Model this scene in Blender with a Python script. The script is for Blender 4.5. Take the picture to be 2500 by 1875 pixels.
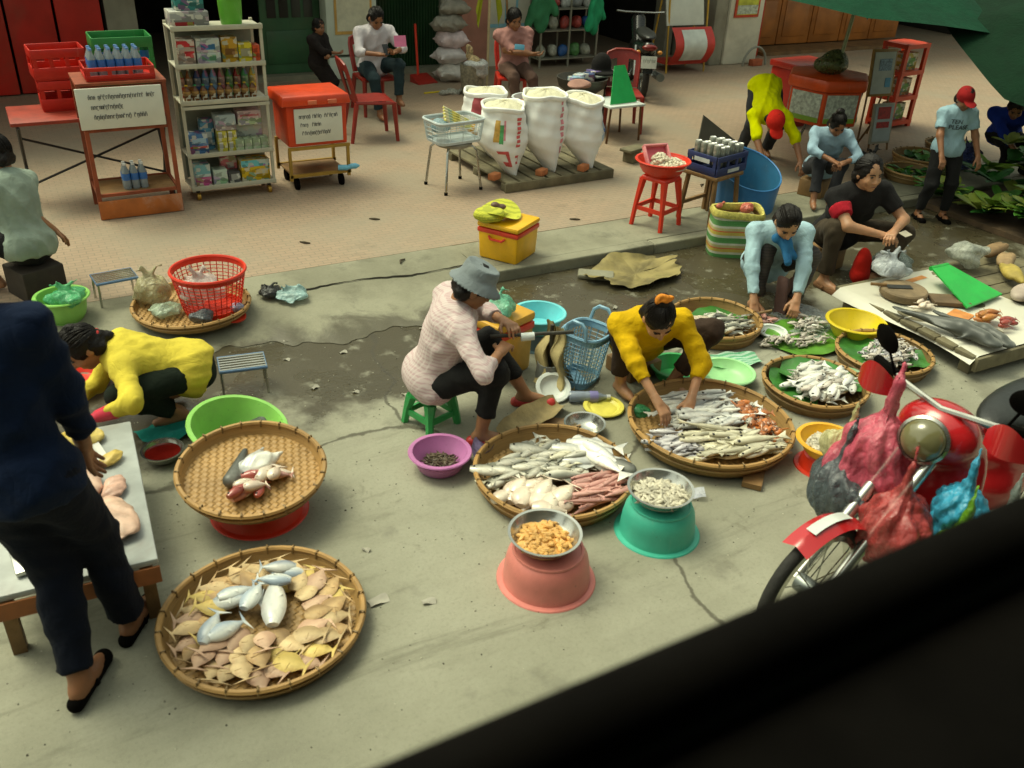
import bpy, bmesh, math, random
import numpy as np
from mathutils import Vector, Matrix

# ---------------------------------------------------------------- camera, sky, sun, exposure
for o in list(bpy.data.objects): bpy.data.objects.remove(o, do_unlink=True)
SC = bpy.context.scene
COL = SC.collection
cam_d = bpy.data.cameras.new('camera'); CAM = bpy.data.objects.new('camera', cam_d); COL.objects.link(CAM)
cam_d.sensor_width = 36.0; cam_d.lens = 31.6; cam_d.clip_start = 0.02; cam_d.clip_end = 400
cam_d.dof.use_dof = True; cam_d.dof.focus_distance = 8.0; cam_d.dof.aperture_fstop = 3.6
CAM.matrix_world = Matrix(((0.87544, 0.20879, -0.43590, 0.0), (-0.48138, 0.45754, -0.74762, 0.0),
                           (0.04335, 0.86433, 0.50105, 2.75), (0, 0, 0, 1)))      # seated in the bus, looking down at the market
SC.camera = CAM
SUN_EL, SUN_AZ = math.radians(62), math.radians(-38)     # azimuth from +Y towards +X
W = bpy.data.worlds.new('World'); SC.world = W; W.use_nodes = True
wn = W.node_tree; bg = wn.nodes['Background']
sky = wn.nodes.new('ShaderNodeTexSky'); sky.sky_type = 'NISHITA'; sky.sun_disc = False
sky.sun_elevation = SUN_EL; sky.sun_rotation = SUN_AZ; sky.dust_density = 6; sky.air_density = 1.5; sky.ozone_density = 1
hs = wn.nodes.new('ShaderNodeHueSaturation'); hs.inputs['Saturation'].default_value = 0.30      # overcast: cloud takes the blue out
wn.links.new(sky.outputs[0], hs.inputs['Color']); wn.links.new(hs.outputs[0], bg.inputs['Color'])
bg.inputs['Strength'].default_value = 0.15
sd = bpy.data.lights.new('sun', 'SUN'); sd.energy = 1.3; sd.angle = math.radians(28); sd.color = (1.0, 0.95, 0.84)
sun = bpy.data.objects.new('sun', sd); COL.objects.link(sun)
sdir = Vector((math.sin(SUN_AZ) * math.cos(SUN_EL), math.cos(SUN_AZ) * math.cos(SUN_EL), math.sin(SUN_EL)))
sun.rotation_euler = sdir.to_track_quat('Z', 'Y').to_euler(); sun.location = (0, 0, 30)
vs = SC.view_settings; vs.view_transform = 'Standard'; vs.look = 'None'; vs.exposure = 0.30; vs.gamma = 1.0; vs.use_curve_mapping = False
vs.use_white_balance = True; vs.white_balance_temperature = 7600; vs.white_balance_tint = -10      # the camera's warm, slightly green balance
rnd = random.Random(7)
PZ = 0.08        # height of the pavement above the road
PI = math.pi

# ---------------------------------------------------------------- materials
MATS = {}
def _new(name):
    m = bpy.data.materials.new(name); m.use_nodes = True
    return m, m.node_tree, m.node_tree.nodes['Principled BSDF']
def _n(nt, typ, **kw):
    n = nt.nodes.new(typ)
    for k, v in kw.items():
        if k.startswith('i_'): n.inputs[k[2:].replace('_', ' ')].default_value = v
        else: setattr(n, k, v)
    return n
def rgba(c, f=1.0): return (min(1, c[0] * f), min(1, c[1] * f), min(1, c[2] * f), 1)
def mixc(nt, fac, a, b):
    m = nt.nodes.new('ShaderNodeMix'); m.data_type = 'RGBA'
    for sock, v in ((m.inputs[0], fac), (m.inputs[6], a), (m.inputs[7], b)):
        if hasattr(v, 'links'): nt.links.new(v, sock)
        else: sock.default_value = v
    return m.outputs[2]
def mathn(nt, op, a, b=None, c=None, clamp=False):
    m = nt.nodes.new('ShaderNodeMath'); m.operation = op; m.use_clamp = clamp
    for i, v in enumerate((a, b, c)):
        if v is None: continue
        if hasattr(v, 'links'): nt.links.new(v, m.inputs[i])
        else: m.inputs[i].default_value = v
    return m.outputs[0]
def ramp(nt, fac, lo, hi):
    r = nt.nodes.new('ShaderNodeMapRange'); r.interpolation_type = 'SMOOTHSTEP'
    nt.links.new(fac, r.inputs[0]); r.inputs[1].default_value = lo; r.inputs[2].default_value = hi
    return r.outputs[0]
def noise(nt, co, scale, detail=4, rough=.55, dist=0):
    n = nt.nodes.new('ShaderNodeTexNoise'); n.inputs['Scale'].default_value = scale; n.inputs['Detail'].default_value = detail
    n.inputs['Roughness'].default_value = rough; n.inputs['Distortion'].default_value = dist
    if co is not None: nt.links.new(co, n.inputs['Vector'])
    return n.outputs[0]
def coord(nt, what='Object'): return nt.nodes.new('ShaderNodeTexCoord').outputs[what]
def mapped(nt, co, scale=(1, 1, 1), rot=(0, 0, 0)):
    m = nt.nodes.new('ShaderNodeMapping'); nt.links.new(co, m.inputs[0]); m.inputs['Scale'].default_value = scale; m.inputs['Rotation'].default_value = rot
    return m.outputs[0]
def bumpn(nt, h, bs, strength, dist=.01):
    b = nt.nodes.new('ShaderNodeBump'); b.inputs['Strength'].default_value = strength; b.inputs['Distance'].default_value = dist
    nt.links.new(h, b.inputs['Height']); nt.links.new(b.outputs[0], bs.inputs['Normal'])
def M(name, col, rough=.6, var=.12, vs=9, bump=0.0, bscale=60, metal=0, dirt=0.0, dcol=(.12, .09, .05), trans=0, alpha=1, sub=0, coat=0, sheen=0, spec=None):
    if name in MATS: return MATS[name]
    m, nt, bs = _new(name); co = coord(nt)
    f = ramp(nt, noise(nt, co, vs, 5), .3, .7)
    c = mixc(nt, f, rgba(col, 1 - var), rgba(col, 1 + var))
    if dirt:
        g = ramp(nt, noise(nt, co, vs * .45, 7, .65, .4), .5, .78)
        c = mixc(nt, mathn(nt, 'MULTIPLY', g, dirt), c, (*dcol, 1))
    nt.links.new(c, bs.inputs['Base Color'])
    r2 = mathn(nt, 'MULTIPLY_ADD', noise(nt, co, vs * 2.3, 3), .25, rough - .12, clamp=True); nt.links.new(r2, bs.inputs['Roughness'])
    bs.inputs['Metallic'].default_value = metal
    if trans: bs.inputs['Transmission Weight'].default_value = trans
    if alpha < 1: bs.inputs['Alpha'].default_value = alpha
    if coat: bs.inputs['Coat Weight'].default_value = coat
    if sheen: bs.inputs['Sheen Weight'].default_value = sheen
    if sub: bs.inputs['Subsurface Weight'].default_value = sub; bs.inputs['Subsurface Radius'].default_value = (.02, .008, .004)
    if bump: bumpn(nt, noise(nt, co, bscale, 4), bs, bump)
    if spec is not None: bs.inputs['Specular IOR Level'].default_value = spec
    MATS[name] = m; return m
def plastic(name, col, rough=.38, dirt=.4):
    if name in MATS: return MATS[name]
    m = M(name, col, rough, .10, 7, .06, 40, dirt=dirt, dcol=(col[0] * .35 + .05, col[1] * .35 + .045, col[2] * .35 + .03)); nt = m.node_tree; bs = nt.nodes['Principled BSDF']; co = coord(nt)
    old = bs.inputs['Base Color'].links[0].from_socket                      # scuffs and dried splashes
    sc = ramp(nt, noise(nt, mapped(nt, co, (30, 30, 5)), 1, 6, .75, .8), .60, .72); c = mixc(nt, mathn(nt, 'MULTIPLY', sc, .35), old, (min(1, col[0] * .6 + .28), min(1, col[1] * .6 + .26), min(1, col[2] * .6 + .2), 1))
    sp = ramp(nt, noise(nt, co, 70, 3, .7), .66, .72); c = mixc(nt, mathn(nt, 'MULTIPLY', sp, .5), c, (.10, .085, .055, 1)); nt.links.new(c, bs.inputs['Base Color']); return m
def film(name, col, alpha=.8):                 # thin crumpled plastic bag
    if name in MATS: return MATS[name]
    m = M(name, col, .28, .22, 14, 0, 45, alpha=alpha * .86); nt = m.node_tree; bs = nt.nodes['Principled BSDF']; co = coord(nt)
    v = nt.nodes.new('ShaderNodeTexVoronoi'); v.feature = 'DISTANCE_TO_EDGE'; v.inputs['Scale'].default_value = 22; nt.links.new(mapped(nt, co, (1, 1.6, .6)), v.inputs['Vector'])
    bumpn(nt, mathn(nt, 'ADD', v.outputs[0], mathn(nt, 'MULTIPLY', noise(nt, co, 30, 5, .6, 1.5), .5)), bs, .5, .025); bs.inputs['Roughness'].default_value = .2; bs.inputs['Transmission Weight'].default_value = .15; return m
def fabric(name, col, dirt=.2, weave=260):
    if name in MATS: return MATS[name]
    m, nt, bs = _new(name); co = coord(nt)
    f = ramp(nt, noise(nt, co, 7, 5), .3, .7)
    c = mixc(nt, f, rgba(col, .82), rgba(col, 1.12))
    g = ramp(nt, noise(nt, co, 3.5, 6, .7), .55, .8)
    c = mixc(nt, mathn(nt, 'MULTIPLY', g, dirt), c, rgba(col, .45)); nt.links.new(c, bs.inputs['Base Color'])
    bs.inputs['Roughness'].default_value = .88; bs.inputs['Sheen Weight'].default_value = .02; bs.inputs['Specular IOR Level'].default_value = .12
    rid = mathn(nt, 'ABSOLUTE', mathn(nt, 'MULTIPLY_ADD', noise(nt, mapped(nt, co, (1, 1, .55)), 9, 3, .5, 1.2), 2.0, -1.0)); rid2 = mathn(nt, 'ABSOLUTE', mathn(nt, 'MULTIPLY_ADD', noise(nt, mapped(nt, co, (.6, 1, 1.3), (.5, .4, 0)), 17, 3, .5, .8), 2.0, -1.0))
    h = mathn(nt, 'ADD', mathn(nt, 'MULTIPLY', noise(nt, co, weave, 2), .12), mathn(nt, 'ADD', mathn(nt, 'POWER', rid, .5), mathn(nt, 'MULTIPLY', mathn(nt, 'POWER', rid2, .5), .5))); bumpn(nt, h, bs, .32, .012)
    MATS[name] = m; return m
def skinmat(name, col):
    if name in MATS: return MATS[name]
    m, nt, bs = _new(name); co = coord(nt)
    c = mixc(nt, ramp(nt, noise(nt, co, 12, 5), .3, .7), rgba(col, .85), (min(1, col[0] * 1.15), col[1] * 1.05, col[2] * 1.0, 1))
    nt.links.new(c, bs.inputs['Base Color']); bs.inputs['Roughness'].default_value = .5
    bs.inputs['Subsurface Weight'].default_value = .08; bs.inputs['Subsurface Radius'].default_value = (.02, .008, .004)
    bumpn(nt, noise(nt, co, 90, 4), bs, .12, .004); MATS[name] = m; return m
def hairmat():
    if 'hair' in MATS: return MATS['hair']
    m, nt, bs = _new('hair'); co = mapped(nt, coord(nt), (140, 140, 8))
    c = mixc(nt, noise(nt, co, 1, 2), (.004, .0035, .003, 1), (.014, .010, .008, 1)); nt.links.new(c, bs.inputs['Base Color'])
    bs.inputs['Roughness'].default_value = .5; bs.inputs['Specular IOR Level'].default_value = .22; bumpn(nt, noise(nt, co, 1, 2), bs, .6, .006); MATS['hair'] = m; return m
def bands(name, stops, period, axis=2, rough=.75, wob=.004, bump=.3, bscale=90):   # repeating colour bands along one local axis
    if name in MATS: return MATS[name]
    m, nt, bs = _new(name); co = coord(nt); sx = nt.nodes.new('ShaderNodeSeparateXYZ'); nt.links.new(co, sx.inputs[0])
    v = mathn(nt, 'ADD', sx.outputs[axis], mathn(nt, 'MULTIPLY', noise(nt, co, 12, 3), wob))
    fr = mathn(nt, 'FRACT', mathn(nt, 'DIVIDE', v, period))
    cr = nt.nodes.new('ShaderNodeValToRGB'); cr.color_ramp.interpolation = 'CONSTANT'; nt.links.new(fr, cr.inputs[0])
    e = cr.color_ramp.elements; e[0].position = 0; e[0].color = (*stops[0][1], 1); e[1].position = stops[1][0]; e[1].color = (*stops[1][1], 1)
    for p, c in stops[2:]: q = e.new(p); q.color = (*c, 1)
    c2 = mixc(nt, ramp(nt, noise(nt, co, 9, 5), .35, .7), cr.outputs[0], (.12, .10, .06, 1)); c3 = mixc(nt, .25, cr.outputs[0], c2)
    nt.links.new(c3, bs.inputs['Base Color']); bs.inputs['Roughness'].default_value = rough
    bumpn(nt, noise(nt, co, bscale, 2), bs, bump, .01); MATS[name] = m; return m
def plaid(name, base, line1, line2, s=26.0):
    if name in MATS: return MATS[name]
    m, nt, bs = _new(name); co = coord(nt); sx = nt.nodes.new('ShaderNodeSeparateXYZ'); nt.links.new(co, sx.inputs[0])
    n = mathn(nt, 'MULTIPLY', noise(nt, co, 6, 3), .05)
    def stripes(ax, w, ph):
        t = mathn(nt, 'FRACT', mathn(nt, 'ADD', mathn(nt, 'MULTIPLY', mathn(nt, 'ADD', ax, n), s), ph)); return mathn(nt, 'LESS_THAN', t, w)
    c = mixc(nt, mathn(nt, 'MULTIPLY', stripes(sx.outputs[2], .38, 0), .6), (*base, 1), (*line1, 1))
    c = mixc(nt, mathn(nt, 'MULTIPLY', stripes(mathn(nt, 'ADD', sx.outputs[0], sx.outputs[1]), .3, .3), .55), c, (*line2, 1))
    nt.links.new(c, bs.inputs['Base Color']); bs.inputs['Roughness'].default_value = .9; bumpn(nt, noise(nt, co, 18, 4), bs, .4, .012)
    MATS[name] = m; return m
def bamboo(name, col, s=34.0, wet=0.0):
    if name in MATS: return MATS[name]
    m, nt, bs = _new(name); co = coord(nt)
    st = noise(nt, mapped(nt, co, (6, 6, 160)), 1, 4); blot = ramp(nt, noise(nt, co, 5, 6, .65), .35, .75)
    c = mixc(nt, st, rgba(col, .55), rgba(col, 1.25)); c = mixc(nt, mathn(nt, 'MULTIPLY', blot, .45), c, rgba(col, .35))
    nt.links.new(c, bs.inputs['Base Color']); bs.inputs['Roughness'].default_value = .55 - wet
    bumpn(nt, st, bs, .35, .006); MATS[name] = m; return m
def fishskin(name, back, belly, rough=.28, zmid=.0, zr=.018, blood=0, coat=.7):
    if name in MATS: return MATS[name]
    m, nt, bs = _new(name); co = coord(nt); sx = nt.nodes.new('ShaderNodeSeparateXYZ'); nt.links.new(co, sx.inputs[0])
    f = ramp(nt, mathn(nt, 'ADD', sx.outputs[1], mathn(nt, 'MULTIPLY', noise(nt, co, 30, 3), .02)), zmid - zr + .01, zmid + zr + .01)
    c = mixc(nt, f, (*belly, 1), (*back, 1)); c = mixc(nt, mathn(nt, 'MULTIPLY', ramp(nt, noise(nt, co, 45, 5), .45, .7), .3), c, rgba(back, .8))
    oi = nt.nodes.new('ShaderNodeObjectInfo'); hv = nt.nodes.new('ShaderNodeHueSaturation'); nt.links.new(c, hv.inputs['Color'])
    nt.links.new(mathn(nt, 'MULTIPLY_ADD', oi.outputs['Random'], .40, .85), hv.inputs['Value']); c = hv.outputs[0]
    if blood: c = mixc(nt, mathn(nt, 'MULTIPLY', ramp(nt, noise(nt, co, 11, 4), .5, .72), blood), c, (.30, .05, .03, 1))
    nt.links.new(c, bs.inputs['Base Color']); bs.inputs['Roughness'].default_value = rough; bs.inputs['Coat Weight'].default_value = coat; bs.inputs['Coat Roughness'].default_value = .12
    bumpn(nt, noise(nt, co, 160, 2), bs, .25, .004); MATS[name] = m; return m
# ---------------------------------------------------------------- mesh building
class MB:
    def __init__(s): s.v = []; s.f = []
    def add(s, vs, fs):
        o = len(s.v); s.v += [tuple(p) for p in vs]; s.f += [tuple(i + o for i in f) for f in fs]; return s
    def box(s, c, d, rz=0, rx=0, ry=0, taper=1.0):
        R = Matrix.Rotation(rz, 3, 'Z') @ Matrix.Rotation(ry, 3, 'Y') @ Matrix.Rotation(rx, 3, 'X'); vs = []
        for z in (-1, 1):
            k = taper if z > 0 else 1.0
            for x, y in ((-1, -1), (1, -1), (1, 1), (-1, 1)):
                vs.append(R @ Vector((x * d[0] / 2 * k, y * d[1] / 2 * k, z * d[2] / 2)) + Vector(c))
        return s.add(vs, [(3, 2, 1, 0), (4, 5, 6, 7), (0, 1, 5, 4), (1, 2, 6, 5), (2, 3, 7, 6), (3, 0, 4, 7)])
    def b2(s, a, b): return s.box([(a[i] + b[i]) / 2 for i in range(3)], [abs(b[i] - a[i]) for i in range(3)])
    def tube(s, pts, r, n=8, closed=False, flat=1.0):
        P = [Vector(p) for p in pts]; m = len(P); rs = r if hasattr(r, '__len__') else [r] * m; vs = []; up = None
        for i in range(m):
            a = P[i - 1] if (i > 0 or closed) else P[i]; b = P[(i + 1) % m] if (i < m - 1 or closed) else P[i]
            t = (b - a).normalized()
            if up is None: up = Vector((0, 0, 1)) if abs(t.z) < .9 else Vector((1, 0, 0))
            x = t.cross(up)
            if x.length < 1e-5: x = t.cross(Vector((0, 1, 0)))
            x.normalize(); y = x.cross(t).normalized(); up = y
            for k in range(n):
                an = 2 * PI * k / n; vs.append(P[i] + x * (math.cos(an) * rs[i]) + y * (math.sin(an) * rs[i] * flat))
        fs = []
        for i in range(m if closed else m - 1):
            j = (i + 1) % m
            for k in range(n): l = (k + 1) % n; fs.append((i * n + k, i * n + l, j * n + l, j * n + k))
        if not closed: fs.append(tuple(range(n - 1, -1, -1))); fs.append(tuple((m - 1) * n + k for k in range(n)))
        return s.add(vs, fs)
    def lathe(s, prof, n=32, c=(0, 0, 0), cap0=True, cap1=False, sq=None, wob=0, seed=0):
        q = random.Random(seed); ph = [q.uniform(0, 6.28) for _ in range(4)]; vs = []
        for r, z in prof:
            for k in range(n):
                a = 2 * PI * k / n; ca, sa = math.cos(a), math.sin(a); rr = r
                if sq: e = 2.0 / sq; ca = math.copysign(abs(ca) ** e, ca); sa = math.copysign(abs(sa) ** e, sa)
                if wob: rr *= 1 + wob * (math.sin(2 * a + ph[0]) + .6 * math.sin(3 * a + ph[1] + z * 9) + .4 * math.sin(5 * a + ph[2]))
                vs.append((c[0] + ca * rr, c[1] + sa * rr, c[2] + z))
        fs = []; m = len(prof)
        for i in range(m - 1):
            for k in range(n): l = (k + 1) % n; fs.append((i * n + k, i * n + l, (i + 1) * n + l, (i + 1) * n + k))
        if cap0: fs.append(tuple(range(n - 1, -1, -1)))
        if cap1: fs.append(tuple((m - 1) * n + k for k in range(n)))
        return s.add(vs, fs)
    def ell(s, c, r, n=12, m=8, R=None):
        vs = []; R = R or Matrix.Identity(3)
        for i in range(m + 1):
            t = PI * i / m
            for k in range(n):
                a = 2 * PI * k / n; vs.append(R @ Vector((math.sin(t) * math.cos(a) * r[0], math.sin(t) * math.sin(a) * r[1], -math.cos(t) * r[2])) + Vector(c))
        fs = []
        for i in range(m):
            for k in range(n): l = (k + 1) % n; fs.append((i * n + k, i * n + l, (i + 1) * n + l, (i + 1) * n + k))
        return s.add(vs, fs)
    def poly(s, pts, th=.004, ax=(0, 0, 1)):            # a flat outline given thickness along ax
        a = Vector(ax) * th; n = len(pts); vs = [Vector(p) for p in pts] + [Vector(p) + a for p in pts]
        fs = [tuple(range(n - 1, -1, -1)), tuple(range(n, 2 * n))] + [(i, (i + 1) % n, n + (i + 1) % n, n + i) for i in range(n)]
        return s.add(vs, fs)
    def sheet(s, fn, nu, nv):                            # grid surface from fn(u, v)
        vs = [fn(i / nu, j / nv) for j in range(nv + 1) for i in range(nu + 1)]; w = nu + 1
        return s.add(vs, [(j * w + i, j * w + i + 1, (j + 1) * w + i + 1, (j + 1) * w + i) for j in range(nv) for i in range(nu)])
    def mesh(s, name, mat, smooth=True, bev=0, ang=40, fixn=True):
        me = bpy.data.meshes.new(name); bm = bmesh.new(); bv = [bm.verts.new(p) for p in s.v]
        for f in s.f:
            if len(set(f)) < 3: continue
            try: bm.faces.new([bv[i] for i in f])
            except ValueError: pass
        bmesh.ops.remove_doubles(bm, verts=bm.verts, dist=1e-6)
        if bev:
            bm.normal_update()
            es = [e for e in bm.edges if len(e.link_faces) == 2 and e.calc_face_angle(0) > .6]
            bmesh.ops.bevel(bm, geom=es, offset=bev, segments=2, affect='EDGES', profile=.5)
        if fixn: bmesh.ops.recalc_face_normals(bm, faces=bm.faces)
        bm.normal_update()
        if smooth:
            for f in bm.faces: f.smooth = True
            lim = math.radians(ang)
            for e in bm.edges:
                if len(e.link_faces) == 2 and e.calc_face_angle(0) > lim: e.smooth = False
        bm.to_mesh(me); bm.free(); me.materials.append(mat); return me
def obj(name, me, parent=None, loc=None, rot=None):
    o = bpy.data.objects.new(name, me); COL.objects.link(o)
    if parent: o.parent = parent
    if loc: o.location = loc
    if rot: o.rotation_euler = rot
    return o
def tag(o, label, cat, group=None):
    o['label'] = label; o['category'] = cat
    if group: o['group'] = group
    return o
def thing(name, label, cat, loc=(0, 0, 0), rz=0, group=None, rot=None):
    o = obj(name, None, None, loc, rot or (0, 0, rz)); o.empty_display_size = .05; return tag(o, label, cat, group)
def part(name, mb, mat, parent, label=None, bev=0, smooth=True, kind=None, loc=None, rot=None, ang=40):
    o = obj(name, mb.mesh(name, mat, smooth, bev, ang) if isinstance(mb, MB) else mb, parent, loc, rot)
    if label: o['label'] = label
    if kind: o['kind'] = kind
    return o
def one(name, label, cat, mb, mat, loc=(0, 0, 0), rz=0, group=None, bev=0, rot=None, smooth=True, ang=40):
    return tag(obj(name, mb.mesh(name, mat, smooth, bev, ang) if isinstance(mb, MB) else mb, None, loc, rot or (0, 0, rz)), label, cat, group)
def struct(name, mb, mat, bev=0, smooth=False):
    o = obj(name, mb.mesh(name, mat, smooth, bev)); o['kind'] = 'structure'; return o
def dup(root, loc, rz=None, label=None, group=None, rot=None):
    r = root.copy(); COL.objects.link(r); r.location = loc
    if rz is not None: r.rotation_euler = (0, 0, rz)
    if rot: r.rotation_euler = rot
    if label: r['label'] = label
    if group: r['group'] = group
    for ch in root.children:
        c = ch.copy(); COL.objects.link(c); c.parent = r
        for g in ch.children: d = g.copy(); COL.objects.link(d); d.parent = c
    return r
# ---------------------------------------------------------------- smooth solids from distance fields
def _v(p): return np.array(p, dtype=np.float32)
def cap(a, b, ra, rb=None, k=None): return ('cap', _v(a), _v(b), ra, rb if rb is not None else ra, k)
def cyl(a, b, ra, rb=None, k=None, fl=1.0, ax=None): return ('cyl', _v(a), _v(b), ra, rb if rb is not None else ra, k, fl, ax)
def ell(c, r, R=None, k=None): return ('ell', _v(c), _v(r), None if R is None else np.array(R, dtype=np.float32), k)
def cut(p, n, rad=None): return ('cut', _v(p), _v(n) / np.linalg.norm(n), rad)
def minus(q): return ('minus', q)
def _bb(q):
    if q[0] in ('cap', 'cyl'):
        r = max(q[3], q[4]) * (1 if q[0] == 'cap' else 1.3); return np.minimum(q[1], q[2]) - r, np.maximum(q[1], q[2]) + r
    r = float(q[2].max()); return q[1] - r, q[1] + r
def _dist(q, P):
    if q[0] in ('cap', 'cyl'):
        ab = q[2] - q[1]; L2 = float(ab @ ab) + 1e-9; L = math.sqrt(L2); pa = P - q[1]; t = (pa @ ab) / L2; tc = np.clip(t, 0, 1)
        r = q[3] + (q[4] - q[3]) * tc; w = pa - tc[..., None] * ab
        if q[0] == 'cap': return np.sqrt((w * w).sum(-1)) - r
        w = pa - t[..., None] * ab
        if q[7] is not None: a = _v(q[7]); a = a / np.linalg.norm(a); dd = w @ a; w = w + (dd * (1 / q[6] - 1))[..., None] * a
        d = np.sqrt((w * w).sum(-1)) - r; return np.maximum(d, (np.abs(t - .5) - .5) * L)
    p = P - q[1]
    if q[3] is not None: p = p @ q[3]          # columns are the local axes
    k0 = np.sqrt(((p / q[2]) ** 2).sum(-1)); k1 = np.sqrt(((p / (q[2] ** 2)) ** 2).sum(-1)) + 1e-6; return k0 * (k0 - 1) / k1
def solid(prims, res=.013, k=.03):
    lo = np.min([_bb(q)[0] for q in prims if q[0] not in ('cut', 'minus')], 0) - 3 * res
    hi = np.max([_bb(q)[1] for q in prims if q[0] not in ('cut', 'minus')], 0) + 3 * res
    n = np.ceil((hi - lo) / res).astype(int) + 1
    ax = [lo[i] + res * np.arange(n[i], dtype=np.float32) for i in range(3)]; D = np.full(n, 1.0, dtype=np.float32)
    for q in prims:
        neg = q[0] == 'minus'; qq = q[1] if neg else q
        if qq[0] == 'cut':
            if qq[3]: a, b = qq[1] - qq[3], qq[1] + qq[3]
            else: a, b = lo, hi
            pad = 0
        else: a, b = _bb(qq); pad = .05 + 2 * res
        i0 = np.clip(((a - pad - lo) / res).astype(int), 0, n - 1); i1 = np.clip(((b + pad - lo) / res).astype(int) + 2, 1, n)
        sl = tuple(slice(i0[i], i1[i]) for i in range(3))
        P = np.stack(np.meshgrid(*[ax[i][sl[i]] for i in range(3)], indexing='ij'), -1); A = D[sl]
        if qq[0] == 'cut':
            d = (P - qq[1]) @ qq[2]; D[sl] = np.maximum(A, d); continue
        d = _dist(qq, P)
        if neg: D[sl] = np.maximum(A, -d); continue
        kk = qq[-1] if qq[0] == 'ell' else qq[5]; kk = k if kk is None else kk
        if kk <= 0: D[sl] = np.minimum(A, d)
        else: h = np.clip(.5 + .5 * (A - d) / kk, 0, 1); D[sl] = A + (d - A) * h - kk * h * (1 - h)
    return nets(D, lo, res)
def nets(D, lo, res):
    S = D < 0; nx, ny, nz = D.shape
    acc = np.zeros((nx - 1, ny - 1, nz - 1, 3), np.float32); cnt = np.zeros((nx - 1, ny - 1, nz - 1), np.float32)
    def sub(a, o): return a[o[0]:nx - 1 + o[0], o[1]:ny - 1 + o[1], o[2]:nz - 1 + o[2]]
    for axis in range(3):
        for u in (0, 1):
            for w in (0, 1):
                o = [0, 0, 0]; o[(axis + 1) % 3] = u; o[(axis + 2) % 3] = w; e = list(o); e[axis] = 1
                d0 = sub(D, o); d1 = sub(D, e); m = sub(S, o) != sub(S, e); t = np.where(m, d0 / np.where(m, d0 - d1, 1), 0)
                for i in range(3): acc[..., i] += np.where(m, (t if i == axis else o[i]), 0)
                cnt += m
    act = cnt > 0; idx = np.full(act.shape, -1, np.int64); idx[act] = np.arange(act.sum())
    g = np.argwhere(act).astype(np.float32); V = (g + acc[act] / cnt[act][:, None]) * res + lo; F = []
    for axis in range(3):
        b, c = (axis + 1) % 3, (axis + 2) % 3
        s0 = [slice(None)] * 3; s1 = [slice(None)] * 3; s0[axis] = slice(0, -1); s1[axis] = slice(1, None)
        A, B = S[tuple(s0)], S[tuple(s1)]; E = np.argwhere(A != B); ok = np.all([(E[:, b] > 0), (E[:, c] > 0), E[:, b] < D.shape[b] - 1, E[:, c] < D.shape[c] - 1], 0); E = E[ok]
        if not len(E): continue
        q = []
        for db, dc in ((-1, -1), (0, -1), (0, 0), (-1, 0)):
            G = E.copy(); G[:, b] += db; G[:, c] += dc; q.append(idx[G[:, 0], G[:, 1], G[:, 2]])
        q = np.stack(q, 1); fl = A[E[:, 0], E[:, 1], E[:, 2]]; q[~fl] = q[~fl][:, ::-1]; F.append(q)
    return V, (np.concatenate(F) if F else np.zeros((0, 4), np.int64))
def wrinkle(V, amp, freq, seed=0, n=7, ridge=False):
    q = np.random.RandomState(seed); d = np.zeros(len(V), np.float32)
    for i in range(n):
        w = q.normal(size=3); w /= np.linalg.norm(w); f = freq * q.uniform(.5, 1.6); x = np.sin(V @ w * f + q.uniform(0, 6.28) + 1.5 * np.sin(V @ np.roll(w, 1) * f * .4)); d += (.6 - 1.6 * np.abs(x) if ridge else x) * (freq / f)
    return d * amp / math.sqrt(n)
def np_mesh(name, parts, mat, wr=None, lim=None):
    Vs = []; Fs = []; o = 0
    for V, F in parts: Vs.append(V); Fs.append(F + o); o += len(V)
    V = np.concatenate(Vs).astype(np.float32); F = np.concatenate(Fs).astype(np.int32)
    if wr is not None:
        a, b, c, d = (V[F[:, i]] for i in range(4)); fn = np.cross(c - a, d - b); N = np.zeros_like(V)
        for i in range(4): np.add.at(N, F[:, i], fn)
        N /= np.linalg.norm(N, axis=1)[:, None] + 1e-9
        dd = sum(wrinkle(V, *w_) for w_ in (wr if isinstance(wr, list) else [wr]))
        if lim: dd = np.clip(dd, -lim, lim * 1.8)
        V = V + N * dd[:, None]
    me = bpy.data.meshes.new(name); me.vertices.add(len(V)); me.vertices.foreach_set('co', V.ravel()); me.loops.add(F.size); me.loops.foreach_set('vertex_index', F.ravel())
    me.polygons.add(len(F)); me.polygons.foreach_set('loop_start', np.arange(0, F.size, 4, dtype=np.int32))
    me.polygons.foreach_set('use_smooth', np.ones(len(F), bool)); me.update(calc_edges=True); me.materials.append(mat); return me
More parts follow.
